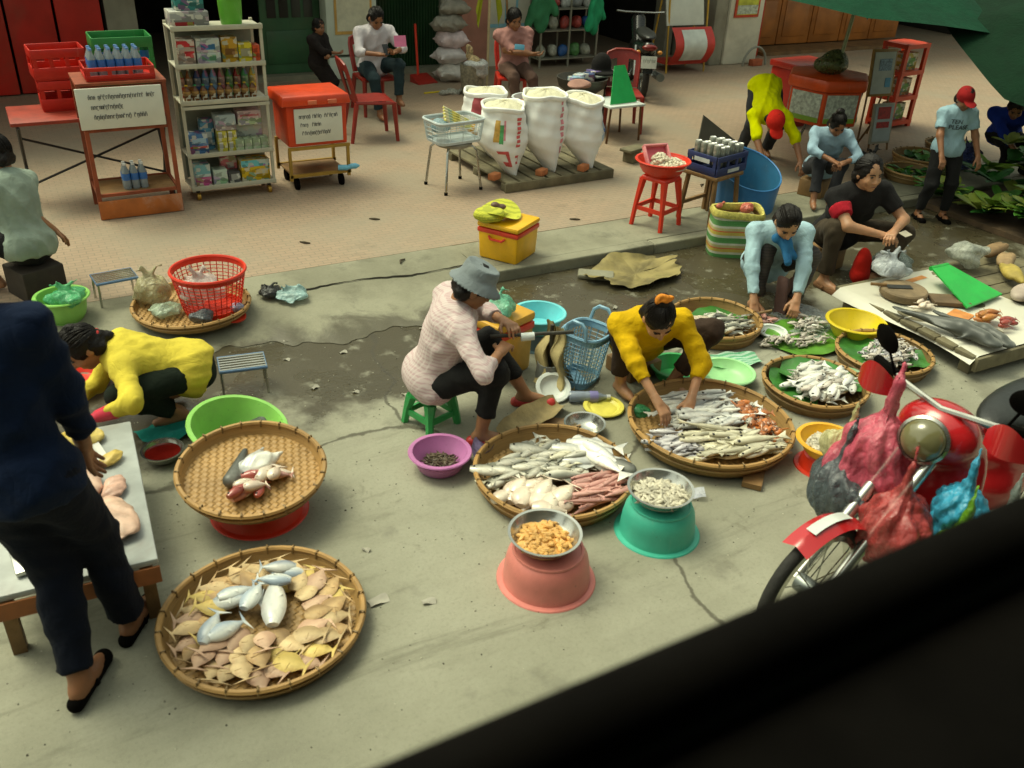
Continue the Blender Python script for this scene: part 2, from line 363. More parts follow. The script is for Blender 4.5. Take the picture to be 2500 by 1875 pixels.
# ================================================================ the setting
def mathv(nt, co):        # wobble a position so crack lines wander
    n = nt.nodes.new('ShaderNodeTexNoise'); n.inputs['Scale'].default_value = 3.0; n.inputs['Detail'].default_value = 5; nt.links.new(co, n.inputs['Vector'])
    a = nt.nodes.new('ShaderNodeVectorMath'); a.operation = 'MULTIPLY_ADD'; nt.links.new(n.outputs['Color'], a.inputs[0]); a.inputs[1].default_value = (.35, .35, 0); nt.links.new(co, a.inputs[2]); return a.outputs[0]
def road_mat():
    m, nt, bs = _new('road'); co = nt.nodes.new('ShaderNodeNewGeometry').outputs['Position']; sx = nt.nodes.new('ShaderNodeSeparateXYZ'); nt.links.new(co, sx.inputs[0])
    big = noise(nt, co, .9, 6, .6); fine = noise(nt, co, 55, 5, .7); mid = noise(nt, co, 6, 6, .6)
    c = mixc(nt, ramp(nt, big, .35, .65), (.235, .23, .168, 1), (.315, .308, .235, 1))
    c = mixc(nt, mathn(nt, 'MULTIPLY', ramp(nt, fine, .45, .75), .35), c, (.15, .14, .10, 1))
    c = mixc(nt, mathn(nt, 'MULTIPLY', ramp(nt, noise(nt, mapped(nt, co, (1, 6, 1)), 1.2, 5), .5, .75), .3), c, (.17, .16, .12, 1))
    spk = ramp(nt, noise(nt, co, 170, 3, .8), .56, .68); c = mixc(nt, mathn(nt, 'MULTIPLY', spk, .38), c, (.40, .385, .30, 1))
    drk = ramp(nt, noise(nt, co, 120, 4, .8), .60, .72); c = mixc(nt, mathn(nt, 'MULTIPLY', drk, .6), c, (.075, .07, .05, 1))
    sme = ramp(nt, noise(nt, mapped(nt, co, (.6, 3.5, 1)), 1.4, 7, .7, .5), .52, .70); c = mixc(nt, mathn(nt, 'MULTIPLY', sme, .6), c, (.135, .128, .09, 1))
    blo = ramp(nt, noise(nt, co, 4.2, 7, .7, .6), .60, .70); c = mixc(nt, mathn(nt, 'MULTIPLY', blo, .5), c, (.12, .112, .075, 1))
    y = mathn(nt, 'ADD', sx.outputs[1], mathn(nt, 'MULTIPLY_ADD', noise(nt, co, 1.6, 6, .62), 1.7, -.85))
    wet = mathn(nt, 'MULTIPLY', ramp(nt, y, 4.1, 4.4), mathn(nt, 'SUBTRACT', 1.0, ramp(nt, y, 5.75, 6.15)))
    spots = ramp(nt, mid, .56, .72); wet = mathn(nt, 'MULTIPLY', wet, mathn(nt, 'SUBTRACT', 1.0, mathn(nt, 'MULTIPLY', spots, .55)))
    near = mathn(nt, 'MULTIPLY', ramp(nt, noise(nt, co, 2.3, 5), .6, .7), .35); wet = mathn(nt, 'MAXIMUM', wet, near)
    c = mixc(nt, mathn(nt, 'MULTIPLY', wet, .93), c, (.044, .034, .015, 1)); nt.links.new(c, bs.inputs['Base Color'])
    pud = mathn(nt, 'MULTIPLY', wet, ramp(nt, noise(nt, co, 2.4, 4, .5), .50, .56)); rgh = mathn(nt, 'MULTIPLY_ADD', wet, -.50, .88); nt.links.new(mathn(nt, 'MULTIPLY_ADD', pud, -.30, rgh), bs.inputs['Roughness'])
    vo = nt.nodes.new('ShaderNodeTexVoronoi'); vo.feature = 'DISTANCE_TO_EDGE'; vo.inputs['Scale'].default_value = .42; nt.links.new(mathv(nt, co), vo.inputs['Vector']); crk = mathn(nt, 'SUBTRACT', 1.0, ramp(nt, vo.outputs[0], .002, .009)); c = mixc(nt, mathn(nt, 'MULTIPLY', crk, .75), c, (.05, .043, .028, 1)); nt.links.new(c, bs.inputs['Base Color'])
    h = mathn(nt, 'ADD', mathn(nt, 'MULTIPLY', fine, .5), mid); bumpn(nt, h, bs, .35, .012); return m
def concrete_mat(name, a, b, stain=.5, sc=2.0):
    m, nt, bs = _new(name); co = nt.nodes.new('ShaderNodeNewGeometry').outputs['Position']
    c = mixc(nt, ramp(nt, noise(nt, co, sc, 6, .6), .35, .65), (*a, 1), (*b, 1))
    c = mixc(nt, mathn(nt, 'MULTIPLY', ramp(nt, noise(nt, co, sc * 2.2, 7, .7, .3), .5, .75), stain), c, rgba(a, .42))
    fine = noise(nt, co, 60, 5, .7); c = mixc(nt, mathn(nt, 'MULTIPLY', ramp(nt, fine, .45, .8), .3), c, rgba(a, .5)); nt.links.new(c, bs.inputs['Base Color'])
    bs.inputs['Roughness'].default_value = .82; bumpn(nt, mathn(nt, 'ADD', mathn(nt, 'MULTIPLY', fine, .5), noise(nt, co, 7, 5)), bs, .4, .012); return m
def tile_mat():
    m, nt, bs = _new('pavement_tiles'); co = nt.nodes.new('ShaderNodeNewGeometry').outputs['Position']
    br = nt.nodes.new('ShaderNodeTexBrick'); nt.links.new(co, br.inputs['Vector']); br.inputs['Scale'].default_value = 1.0
    br.inputs['Brick Width'].default_value = .10; br.inputs['Row Height'].default_value = .05; br.inputs['Mortar Size'].default_value = .004; br.inputs['Mortar Smooth'].default_value = .3
    br.inputs['Color1'].default_value = (.35, .25, .17, 1); br.inputs['Color2'].default_value = (.31, .225, .155, 1); br.inputs['Mortar'].default_value = (.22, .175, .12, 1)
    worn = ramp(nt, noise(nt, co, .8, 6, .62, .3), .42, .66); c = mixc(nt, mathn(nt, 'MULTIPLY', worn, .75), br.outputs[0], (.275, .235, .17, 1))
    c = mixc(nt, mathn(nt, 'MULTIPLY', ramp(nt, noise(nt, co, 3.4, 7, .68), .55, .8), .55), c, (.10, .078, .045, 1))
    c = mixc(nt, mathn(nt, 'MULTIPLY', ramp(nt, noise(nt, co, 26, 5, .7), .5, .8), .3), c, (.42, .33, .21, 1)); nt.links.new(c, bs.inputs['Base Color'])
    nt.links.new(mathn(nt, 'MULTIPLY_ADD', noise(nt, co, 3, 4), .3, .5), bs.inputs['Roughness'])
    h = mathn(nt, 'ADD', mathn(nt, 'MULTIPLY', br.outputs['Fac'], -.7), mathn(nt, 'MULTIPLY', noise(nt, co, 30, 4), .5)); bumpn(nt, h, bs, .5, .006); return m
CONC = concrete_mat('kerb_concrete', (.19, .182, .125), (.27, .26, .185), .6)
struct('road', MB().sheet(lambda u, v: (-90 + 200 * u, -90 + 190 * v, 0), 4, 4), road_mat())
# the pavement: a concrete margin and brick-tiled walk, one step above the road; an apron ramps down in front of the left shops
MAR = MB().b2((2.95, 5.62, -.1), (26, 6.12, PZ)); struct('pavement_margin', MAR, CONC)
struct('pavement', MB().b2((-30, 6.12, -.1), (26, 40, PZ + .004)), tile_mat())
kerb = struct('kerb', MB().b2((2.95, 5.50, -.1), (4.5, 5.615, PZ + .006)), CONC, bev=.012)
for i in range(14):
    o = obj('kerb_stone', MB().b2((4.508 + i * 1.2, 5.50 + .006 * (i % 3), -.1), (5.70 + i * 1.2, 5.615, PZ + .002 + .005 * (i % 2))).mesh('kerb_stone', CONC, False, .012), kerb)
def apron(u, v):
    x = -30 + 32.95 * u; y = 5.12 + 1.0 * v + .10 * math.sin(x * 2.1) * (1 - v) + (.05 * math.sin(x * 6.3 + 1) + .03 * math.sin(x * 17 + 2 * math.sin(x * 5)) + .015 * math.sin(x * 41)) * (1 - v)
    return (x, y, .004 + (PZ - .002) * min(1, v * 1.15) ** .8)
def apron_mat():
    m = concrete_mat('apron_concrete', (.19, .182, .125), (.27, .26, .185), .6); nt = m.node_tree; bs = nt.nodes['Principled BSDF']; co = nt.nodes.new('ShaderNodeNewGeometry').outputs['Position']; sx = nt.nodes.new('ShaderNodeSeparateXYZ'); nt.links.new(co, sx.inputs[0])
    y = mathn(nt, 'ADD', sx.outputs[1], mathn(nt, 'MULTIPLY_ADD', noise(nt, co, 2.6, 7, .68, .5), 1.3, -.65)); wet = mathn(nt, 'SUBTRACT', 1.0, ramp(nt, y, 5.12, 5.38)); old = bs.inputs['Base Color'].links[0].from_socket
    nt.links.new(mixc(nt, mathn(nt, 'MULTIPLY', wet, .8), old, (.050, .040, .019, 1)), bs.inputs['Base Color']); nt.links.new(mathn(nt, 'MULTIPLY_ADD', wet, -.45, .82), bs.inputs['Roughness']); return m
struct('pavement_apron', MB().sheet(apron, 900, 8), apron_mat(), smooth=True)
# grit, scales and crumbs trodden into the road round the stalls
q = random.Random(31); mb = MB()
for i in range(2600):
    x = -.6 + 6.8 * q.random(); y = 2.0 + 3.5 * q.random() ** .8; r = q.uniform(.002, .0065); a = q.uniform(0, 6.28); h_ = r * q.uniform(.4, .9); k = [(math.cos(a + t) * r * q.uniform(.6, 1.2), math.sin(a + t) * r * q.uniform(.6, 1.2)) for t in (0, 1.6, 3.1, 4.7)]
    mb.add([(x + p[0], y + p[1], .0005) for p in k] + [(x + p[0] * .5, y + p[1] * .5, h_) for p in k], [(0, 1, 5, 4), (1, 2, 6, 5), (2, 3, 7, 6), (3, 0, 4, 7), (4, 5, 6, 7)])
def grit_mat():
    m, nt, bs = _new('grit'); co = nt.nodes.new('ShaderNodeNewGeometry').outputs['Position']; c = mixc(nt, ramp(nt, noise(nt, co, 23, 2), .4, .6), (.05, .045, .03, 1), (.42, .40, .31, 1)); nt.links.new(c, bs.inputs['Base Color']); bs.inputs['Roughness'].default_value = .7; return m
gr = obj('grit', mb.mesh('grit', grit_mat(), False)); gr['kind'] = 'stuff'; gr['label'] = 'grit, scales and crumbs scattered over the road'; gr['category'] = 'grit'
q = random.Random(3); crack = []
for i in range(60): x = 1.3 + i * .045; crack.append((x, 5.80 - .12 * (x - 1.5) * .5 + .02 * math.sin(x * 7) + q.uniform(-.008, .008), .075 - .0006 * max(0, 0)))
DARK = M('dark_gap', (.02, .017, .01), .95)
one('crack_filler', 'dark wavy crack of packed dirt running along the concrete apron', 'crack', MB().tube([(p[0], p[1], .066 + .012 * min(1, max(0, (p[1] - 5.5) / .4))) for p in crack], [.003 + .006 * abs(math.sin(i * .21)) for i in range(60)], 6, flat=.5), DARK)

# ---- shop fronts along the back of the pavement (plane y = 12.5)
YF = 12.5
WALL_P = M('pink_plaster', (.42, .19, .135), .85, .15, 3, .2, 30, dirt=.4); WALL_W = M('white_plaster', (.60, .58, .46), .8, .1, 2.5, .2, 25, dirt=.5, dcol=(.22, .20, .13))
WALL_G = M('grey_plaster', (.26, .25, .19), .85, .15, 3, .2, 25, dirt=.5); RED_P = M('red_paint', (.46, .045, .015), .5, .12, 3, .1, 20, dirt=.3)
GREEN_P = M('green_paint', (.028, .095, .038), .45, .15, 4, .1, 20, dirt=.3); ORANGE_W = M('orange_varnish', (.34, .115, .022), .45, .2, 3, .15, 40, dirt=.3)
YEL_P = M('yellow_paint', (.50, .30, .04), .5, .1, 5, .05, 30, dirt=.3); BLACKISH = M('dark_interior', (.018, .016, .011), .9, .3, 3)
def building(label, x0, x1, upmat, cat='building'):
    b = thing('shop_building', label, cat, (x0, YF, PZ)); w = x1 - x0
    part('upper_wall', MB().b2((0.003, .02, 2.45), (w - .003, .30, 4.2)), upmat, b)
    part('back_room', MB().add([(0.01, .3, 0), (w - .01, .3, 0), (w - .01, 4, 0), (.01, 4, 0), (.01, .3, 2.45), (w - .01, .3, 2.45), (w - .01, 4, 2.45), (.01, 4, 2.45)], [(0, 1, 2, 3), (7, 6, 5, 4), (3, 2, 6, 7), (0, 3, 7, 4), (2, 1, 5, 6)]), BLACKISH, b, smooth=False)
    return b, w
b1, w = building('shop with dark red folding metal doors behind the drink crates', -6.0, 1.35, RED_P)
DRED = M('dark_red_metal', (.46, .014, .010), .42, .15, 3, .08, 20, dirt=.35)
for i in range(14):
    part('door_panel', MB().b2((.03 + i * .522, -.02 - .03 * (i % 2), .02), (.525 + i * .522, .05 - .03 * (i % 2), 2.45)), DRED, b1, bev=.012)
b2_, w = building('shop with a green panelled door and green corrugated shutter', 1.36, 6.12, WALL_G)
part('side_pier', MB().b2((0, -.02, 0), (.35, .3, 2.45)), WALL_G, b2_); part('threshold', MB().b2((1.55, -.16, 0), (4.5, .02, .07)), CONC, b2_)
dl = part('door', MB().b2((1.86, .0, .075), (2.66, .05, 2.2)), GREEN_P, b2_)
for i in range(4):
    for j in range(3):
        x = 1.95 + i * .165; part('pane', MB().b2((x, -.012, .78 + j * .36), (x + .12, -.002, 1.08 + j * .36)), M('dark_glass', (.02, .02, .015), .15), dl)
part('door_rail', MB().b2((1.92, -.014, .2), (2.6, -.002, .62)), GREEN_P, dl, bev=.005)
def corr(u, v): x = 3.36 + 1.06 * u; return (x, .02 + .022 * math.sin(u * 2 * PI * 24), .075 + 2.3 * v)
part('shutter', MB().sheet(corr, 240, 3), M('shutter_green', (.018, .055, .02), .45, .2, 3, .05, 20, dirt=.4), b2_)
part('pier', MB().b2((4.43, -.05, 0), (4.56, .3, 2.45)), WALL_G, b2_)
b3, w = building('open shopfront between a salmon pink pier and a grey pier', 6.13, 10.0, WALL_P)
part('pier', MB().b2((0, -.03, 0), (.42, .3, 2.45)), WALL_P, b3, label='salmon pink painted pier')
ww = part('side_wall', MB().b2((.43, 0, 0), (1.2, .3, 2.45)), WALL_W, b3, label='white wall with pale blue painted lines')
BLUE_L = M('pale_blue_line', (.22, .46, .56), .6)
for x in (.72, .90): part('painted_line', MB().b2((x, -.006, .05), (x + .035, 0, 2.4)), BLUE_L, ww)
part('painted_line', MB().b2((.44, -.008, .55), (1.19, -.0065, .6)), BLUE_L, ww)
part('pier', MB().b2((3.72, -.03, 0), (3.868, .3, 2.45)), WALL_G, b3)
b4, w = building('shop with white pier, red pier and orange varnished doors', 10.01, 17.5, WALL_W)
part('pier', MB().b2((.05, -.95, 0), (.30, .3, 2.45)), WALL_G, b4, bev=.03, label='grey plastered pier')
part('pier', MB().b2((.31, -.98, 0), (1.02, .3, 2.45)), WALL_W, b4, bev=.04, label='white plastered pier')
part('pier', MB().b2((1.03, -.5, 0), (1.5, .3, 2.45)), M('red_pier', (.40, .035, .012), .6, .12, 3, .1, dirt=.3), b4, bev=.02, label='red painted pier')
part('trim', MB().b2((1.51, -.4, 0), (1.57, .28, 2.45)), YEL_P, b4)
part('threshold', MB().b2((1.58, -.55, 0), (5.6, .0, .06)), M('worn_wood', (.16, .085, .03), .7, .25, 5, .3, 30, dirt=.4), b4)
for i in range(5):
    x = 1.6 + i * .78; d = part('door_leaf', MB().b2((x, .02, .07), (x + .76, .07, 2.4)), ORANGE_W, b4, bev=.008)
    part('window_grille', MB().b2((x + .1, .004, .95), (x + .32, .018, 1.7)), BLACKISH, d); part('window_grille', MB().b2((x + .44, .004, .95), (x + .66, .018, 1.7)), BLACKISH, d)
    part('panel', MB().b2((x + .1, .006, .2), (x + .66, .018, .8)), ORANGE_W, d, bev=.008)
b5, w = building('dim shop beyond the orange doors', 17.51, 26, WALL_G)
part('front_wall', MB().b2((0, 0, 0), (8.4, .3, 2.45)), WALL_G, b5)
# unseen tin canopies, added to dim the shop fronts and pavement
def added_awning(label, x0, x1, y0, z0, mat):
    a = thing('added_awning', label, 'added_awning', (0, 0, 0)); n = int((x1 - x0) / .5)
    part('sheet', MB().sheet(lambda u, v: (x0 + (x1 - x0) * u, YF + (y0 - YF) * v, 2.95 + PZ + (z0 - 2.95) * v + .012 * math.sin(u * n * 14)), n * 8, 6), mat, a)
    for x in (x0 + .1, x1 - .1): part('bracket', MB().tube([(x, YF + .02, 2.0), (x, y0 + .15, z0 + PZ - .02)], .025), M('grey_pipe', (.25, .25, .22), .4, metal=.7), a)
    part('front_beam', MB().tube([(x0, y0 + .15, z0 + PZ - .01), (x1, y0 + .15, z0 + PZ - .01)], .03), MATS['grey_pipe'], a)
TIN = M('old_tin', (.20, .17, .13), .6, .25, 2, .1, 20, metal=.3, dirt=.5)
added_awning('long rusty tin canopy added out of view to shade the drink shelves', -8, 2.9, 10.3, 2.5, TIN)
added_awning('tin canopy added out of view to shade the front by the green shutter', 3.0, 9.9, 11.3, 2.6, TIN)
added_awning('tin canopy added out of view to shade the orange doors', 10.05, 20, 11.2, 2.6, TIN)

# ---- the green parasol over the orange drink box
def umbrella(name, label, c, R, zr, za, mat, tilt, base):
    u = thing(name, label, 'parasol', c, 0, rot=tilt)
    mb = MB(); n = 8; rows = 6; seg = 6; vs = []
    for j in range(rows + 1):
        t = j / rows
        for k in range(n * seg):
            a = 2 * PI * k / (n * seg); f = (k % seg) / seg; sag = math.sin(PI * f); r = R * t * (1 - .05 * sag); z = za + (zr - za) * t ** 1.5 - .03 * sag * t + (.05 * sag if j == rows else 0)
            vs.append((math.cos(a) * r, math.sin(a) * r, z))
    fs = [(j * n * seg + k, j * n * seg + (k + 1) % (n * seg), (j + 1) * n * seg + (k + 1) % (n * seg), (j + 1) * n * seg + k) for j in range(rows) for k in range(n * seg)]
    part('canopy', mb.add(vs, fs), mat, u)
    for k in range(n):
        a = 2 * PI * k / n; part('rib', MB().tube([(0, 0, za - .05), (math.cos(a) * R * .98, math.sin(a) * R * .98, zr - .012)], .006, 6), M('rib_metal', (.3, .3, .3), .35, metal=.8), u)
    part('pole', MB().tube([(0, 0, base), (0, 0, za + .05)], .02, 10), M('parasol_pole', (.24, .27, .16), .4, metal=.3), u)
    return u
GREEN_C = fabric('green_canvas', (.003, .040, .018))
umbrella('parasol', 'green canvas parasol standing over the orange drink box', (8.0, 7.2, PZ), 1.80, 1.60, 2.15, GREEN_C, (math.radians(2.5), math.radians(4), 0), .86)
umbrella('parasol', 'dark green parasol tilted low over the vegetable heap', (9.3, 5.3, 0), 1.5, 1.70, 2.10, fabric('dark_canvas', (.003, .020, .008)), (math.radians(18), math.radians(-14), 0), .0)
# ---- the bus the picture is taken from
bus = thing('bus', 'dark bus side with its open window sill', 'bus', (0, 0, 0))
RUB = M('black_rubber', (.0035, .003, .0025), .9, .2, 9, spec=.05); BPAN = M('bus_panel', (.010, .016, .012), .6, .1, 2, dirt=.3, spec=.15)
part('window_seal', MB().tube([(-3.2, .375, 2.174), (4.6, .375, 2.174)], .03, 10), RUB, bus)
part('sill', MB().b2((-3.2, .16, 2.09), (4.6, .345, 2.137)), RUB, bus, bev=.01)
part('ledge', MB().b2((-3.2, .02, 2.06), (4.6, .15, 2.075)), M('ledge_grey', (.12, .17, .12), .45, spec=.5), bus)
part('inner_panel', MB().b2((-3.2, .14, 1.3), (4.6, .159, 2.085)), RUB, bus)
part('side_panel', MB().b2((-3.4, .34, .35), (4.8, .40, 2.16)), BPAN, bus, bev=.01)
for x in (-3.3, 4.7): part('window_post', MB().b2((x - .1, .16, 2.19), (x + .1, .40, 3.1)), RUB, bus)
part('roof', MB().b2((-3.4, -2.1, 3.1), (4.8, .45, 3.2)), BPAN, bus, bev=.03)
part('floor', MB().b2((-3.4, -2.1, 1.2), (4.8, .13, 1.28)), RUB, bus)
part('far_side', MB().b2((-3.4, -2.1, .35), (4.8, -2.04, 3.095)), BPAN, bus)
for x in (-2.4, 3.8): part('wheel', MB().tube([(x, .02, .45), (x, .36, .45)], .45, 24), RUB, bus)
# ================================================================ woven trays, basins and baskets
RED = plastic('red_plastic', (.62, .03, .012)); LIME = plastic('lime_plastic', (.26, .56, .12)); YEL = plastic('yellow_plastic', (.68, .52, .03)); TEAL = plastic('teal_plastic', (.06, .42, .30), .4)
PINK = plastic('pink_plastic', (.62, .20, .17), .42); PURP = plastic('purple_plastic', (.46, .17, .38)); CYAN = plastic('cyan_plastic', (.15, .55, .60)); BLUEP = plastic('blue_basket_plastic', (.20, .38, .52))
WHITEP = plastic('white_plastic', (.62, .66, .62)); ORY = plastic('orange_yellow_plastic', (.72, .38, .03)); GREENP = plastic('green_plastic', (.04, .34, .09)); MINT = plastic('mint_plastic', (.34, .64, .30))
STEEL = M('steel', (.55, .55, .50), .22, .06, 6, .03, 30, metal=.9, dirt=.15); WOODG = M('grey_wood', (.15, .13, .075), .8, .3, 6, .5, 25, dirt=.5); WOODB = M('brown_wood', (.20, .11, .04), .65, .3, 5, .4, 25, dirt=.4)
BAM = bamboo('bamboo', (.40, .24, .085)); BAMD = bamboo('bamboo_dark', (.25, .155, .055)); BAML = bamboo('bamboo_light', (.47, .27, .09))
WEAVES = {}
def weave(R, mat, sw=.022, gap=.003):
    key = (R, mat.name)
    if key in WEAVES: return WEAVES[key]
    mb = MB(); st = sw + gap; n = int(R / st)
    for d in (0, 1):
        for i in range(-n, n + 1):
            c = i * st; L = math.sqrt(max(0, R * R - c * c))
            if L < .04: continue
            m = int(2 * L / st) * 2 + 2; vs = []
            for j in range(m + 1):
                t = -L + 2 * L * j / m; z = .0045 * math.cos(PI * t / st + PI * (i + d)) + .002
                for s in (-sw / 2, sw / 2): vs.append((t, c + s, z) if d == 0 else (c + s, t, z))
            mb.add(vs, [(2 * j, 2 * j + 1, 2 * j + 3, 2 * j + 2) for j in range(m)])
    WEAVES[key] = mb.mesh('woven_floor', mat, True, 0); return WEAVES[key]
def tray(label, x, y, R, h=.09, z=0, mat=None, group='round woven bamboo trays', rot=(0, 0, .3), floor=.02):
    mat = mat or BAM; t = thing('bamboo_tray', label, 'tray', (x, y, z), 0, group, rot)
    part('woven_floor', weave(round(R * .93, 3), mat), mat, t, loc=(0, 0, floor), kind='stuff')
    part('under_mat', MB().lathe([(R * .93, 0.0), (R * .93, .006)], 40, (0, 0, .004), True, True), BAMD, t)
    part('wall', MB().lathe([(R * .92, .004), (R * .97, h * .5), (R, h), (R * .985, h), (R * .95, h * .5), (R * .9, .012)], 56, cap0=False, wob=.004, seed=int(R * 1000)), mat, t)
    for dz, rr in ((h - .004, 1.0), (h * .55, .985)):
        part('rim_hoop', MB().tube([(math.cos(a) * R * rr, math.sin(a) * R * rr, dz + .003 * math.sin(a * 3)) for a in [2 * PI * k / 56 for k in range(56)]], .013 if dz > h * .7 else .008, 6, True, .8), BAML if dz > h * .7 else mat, t)
    mb = MB()
    for k in range(22):
        a = 2 * PI * k / 22 + .1; mb.tube([(math.cos(a) * R * f, math.sin(a) * R * f, zz) for f, zz in ((.965, h - .02), (.975, h + .011), (1.015, h + .011), (1.022, h - .02))], .0045, 5)
    part('rim_binding', mb, BAMD, t, kind='stuff'); return t
tray('bamboo tray of split dried fish lying on the road, nothing under it', .51, 2.78, .40, .085)
tray('orange bamboo tray with a cut fish head, raised on a red basin', .69, 3.58, .335, .08, .165, BAML, rot=(math.radians(5), math.radians(-3), .5))
tray('bamboo tray crowded with pale fish chunks and pink meat beside the man in the hat', 2.09, 3.12, .40, .10)
tray('bamboo tray with silver, yellowish and red shellfish heaps before the woman in yellow', 3.11, 3.12, .45, .10, .02)
tray('bamboo tray lined with banana leaf under silver fish, beside the orange yellow basin', 4.02, 3.22, .31, .10, 0, BAMD)
tray('dark bamboo tray of small fish beside the white fish board', 4.74, 3.32, .30, .10, 0, BAMD)
tray('bamboo tray of greenish fish between the yellow and the light blue shirted women', 4.02, 4.16, .31, .11)
tray('bamboo tray on the concrete apron holding the red mesh basket', .85, 5.72, .37, .07, .075, BAML)
part('wedge_block', MB().box((2.93 - 3.11, 2.72 - 3.12, .0), (.16, .10, .03), .4), WOODB, bpy.data.objects['bamboo_tray.003'])

def basin(name, label, cat, x, y, R, h, mat, z=0, inv=False, group=None, rim=.018, base=.72, holes=False, rot=None, n=40):
    """plastic bowl with rolled rim and foot; inv stands it upside down"""
    t = thing(name, label, cat, (x, y, z + (h if inv else 0)), 0, group, (PI, 0, .2) if inv else (rot or (0, 0, .2)))
    bl = .10 * (1 - base) ; prof = [(R * base * .93, 0), (R * base, .012), (R * (base + (1 - base) * .3) + bl * R, h * .22), (R * (base + (1 - base) * .55) + bl * R, h * .48), (R * .975, h * .93), (R, h), (R - .004, h + .002), (R * .955, h * .93), (R * (base + (1 - base) * .45) - .006, h * .47), (R * base - .006, .014), (R * .3, .010), (.002, .010)]
    part('bowl', MB().lathe(prof, n), mat, t)
    part('rim', MB().lathe([(R - .004, h - .008), (R + rim, h - .006), (R + rim + .004, h - .001), (R + rim, h + .005), (R - .002, h + .004), (R - .004, h - .008)], n, cap0=False), mat, t)
    part('foot_ring', MB().lathe([(R * base * .9, -.006), (R * base * .96, -.006), (R * base * .97, .003), (R * base * .88, .003), (R * base * .9, -.006)], n, cap0=False), mat, t)
    if holes:                           # colander: standing ribs and rings between the holes
        mb = MB()
        for k in range(48):
            a = 2 * PI * k / 48; mb.tube([(math.cos(a) * r, math.sin(a) * r, zz) for r, zz in ((R * base + .003, .012), (R * (base + (1 - base) * .45) + .003, h * .45), (R * .98 + .002, h * .92))], .003, 4)
        for j in range(1, 7): f = j / 7; r = R * (base + (1 - base) * f) + .004; mb.tube([(math.cos(a) * r, math.sin(a) * r, h * f) for a in [2 * PI * k / 40 for k in range(40)]], .0025, 4, True)
        part('lattice', mb, mat, t, kind='stuff')
    return t
def meshbasket(name, label, x, y, R, h, mat, z=0, base=.78, sq=None, handles=False, rot=None, rows=8, cols=34, cat='basket', yx=1.0, group=None):
    t = thing(name, label, cat, (x, y, z), 0, group, rot or (0, 0, .2))
    def P(a, f):
        ca, sa = math.cos(a), math.sin(a)
        if sq: e = 2 / sq; ca = math.copysign(abs(ca) ** e, ca); sa = math.copysign(abs(sa) ** e, sa)
        r = R * (base + (1 - base) * f); return (ca * r, sa * r * yx, h * f)
    A = [2 * PI * k / 64 for k in range(64)]; mb = MB()
    for j in range(rows + 1): mb.tube([P(a, .12 + .76 * j / rows) for a in A], .0032, 4, True)
    for k in range(cols): a = 2 * PI * k / cols; mb.tube([P(a, f) for f in (.06, .35, .65, .95)], .0036, 4)
    part('lattice', mb, mat, t, kind='stuff')
    for f0, f1, th in ((0, .13, .004), (.88, .99, .005)):
        vs = []; m = 64
        for f, off in ((f0, 0), (f1, 0), (f1, -th), (f0, -th)):
            for a in A: p = P(a, f); l = math.hypot(p[0], p[1]); vs.append((p[0] * (1 + off / l), p[1] * (1 + off / l), p[2]))
        part('band', MB().add(vs, [(i * m + k, i * m + (k + 1) % m, ((i + 1) % 4) * m + (k + 1) % m, ((i + 1) % 4) * m + k) for i in range(4) for k in range(m)]), mat, t)
    part('floor', MB().poly([P(a, 0) for a in A], .005), mat, t)
    part('rim', MB().tube([P(a, 1.0) for a in A], .011, 6, True), mat, t)
    if handles:
        for s in (0, PI):
            p = P(s, 1); q = [(p[0], -.07, h), (p[0] * 1.04, -.06, h + .07), (p[0] * 1.05, -.03, h + .10), (p[0] * 1.05, .03, h + .10), (p[0] * 1.04, .06, h + .07), (p[0], .07, h)]
            part('handle', MB().tube(q, .012, 6), mat, t)
    return t
basin('basin', 'red plastic basin standing upside down under the orange bamboo tray', 'basin', .70, 3.55, .21, .15, RED, inv=True)
basin('colander', 'purple plastic colander of dark worms by the man in the hat', 'colander', 1.63, 3.50, .145, .10, PURP, holes=True)
basin('basin', 'salmon pink basin turned upside down under a steel bowl', 'basin', 1.70, 2.53, .20, .17, PINK, inv=True, base=.82)
basin('basin', 'teal green basin turned upside down under a steel bowl', 'basin', 2.35, 2.58, .185, .17, TEAL, inv=True, base=.82)
def bowl(label, x, y, z, R=.15, h=.07, mat=STEEL, name='bowl', cat='bowl', rot=None):
    t = thing(name, label, cat, (x, y, z), 0, None, rot)
    part('shell', MB().lathe([(R * .5, 0), (R * .62, .004), (R * .86, h * .5), (R * .98, h), (R + .008, h + .003), (R + .008, h + .006), (R * .97, h + .004), (R * .84, h * .5), (R * .58, .008), (.003, .007)], 40), mat, t); return t
bowl('steel bowl of pale orange roe on the upside-down pink basin', 1.69, 2.55, .176, .155); bowl('steel bowl of pale cut fish on the upside-down teal basin', 2.345, 2.59, .176, .15)
bowl('steel bowl of dark red blood beside the lime colander', .37, 4.17, 0, .10, .06); bowl('steel bowl behind the crowded fish tray of the man in the hat', 2.50, 3.46, 0, .11, .06)
basin('basin', 'orange yellow basin of chopped pale fish on a red basin', 'basin', 3.50, 2.63, .15, .075, ORY, .095)
basin('basin', 'small red basin upside down under the orange yellow basin', 'basin', 3.50, 2.63, .13, .09, RED, inv=True)
basin('colander', 'lime green colander leaning behind the orange bamboo tray', 'colander', .72, 4.08, .235, .15, LIME, .03, rot=(math.radians(10), math.radians(8), 0))
basin('basin', 'large bright yellow basin beside the white fish board', 'basin', 4.86, 3.68, .185, .13, YEL, base=.6)
basin('basin', 'shallow cyan basin standing by the yellow cooler with the green bag', 'basin', 2.80, 4.50, .16, .11, CYAN, .12, base=.75); basin('pot', 'blue grey pot under the cyan basin', 'pot', 2.80, 4.50, .13, .11, plastic('slate_plastic', (.08, .13, .15)), 0, True)
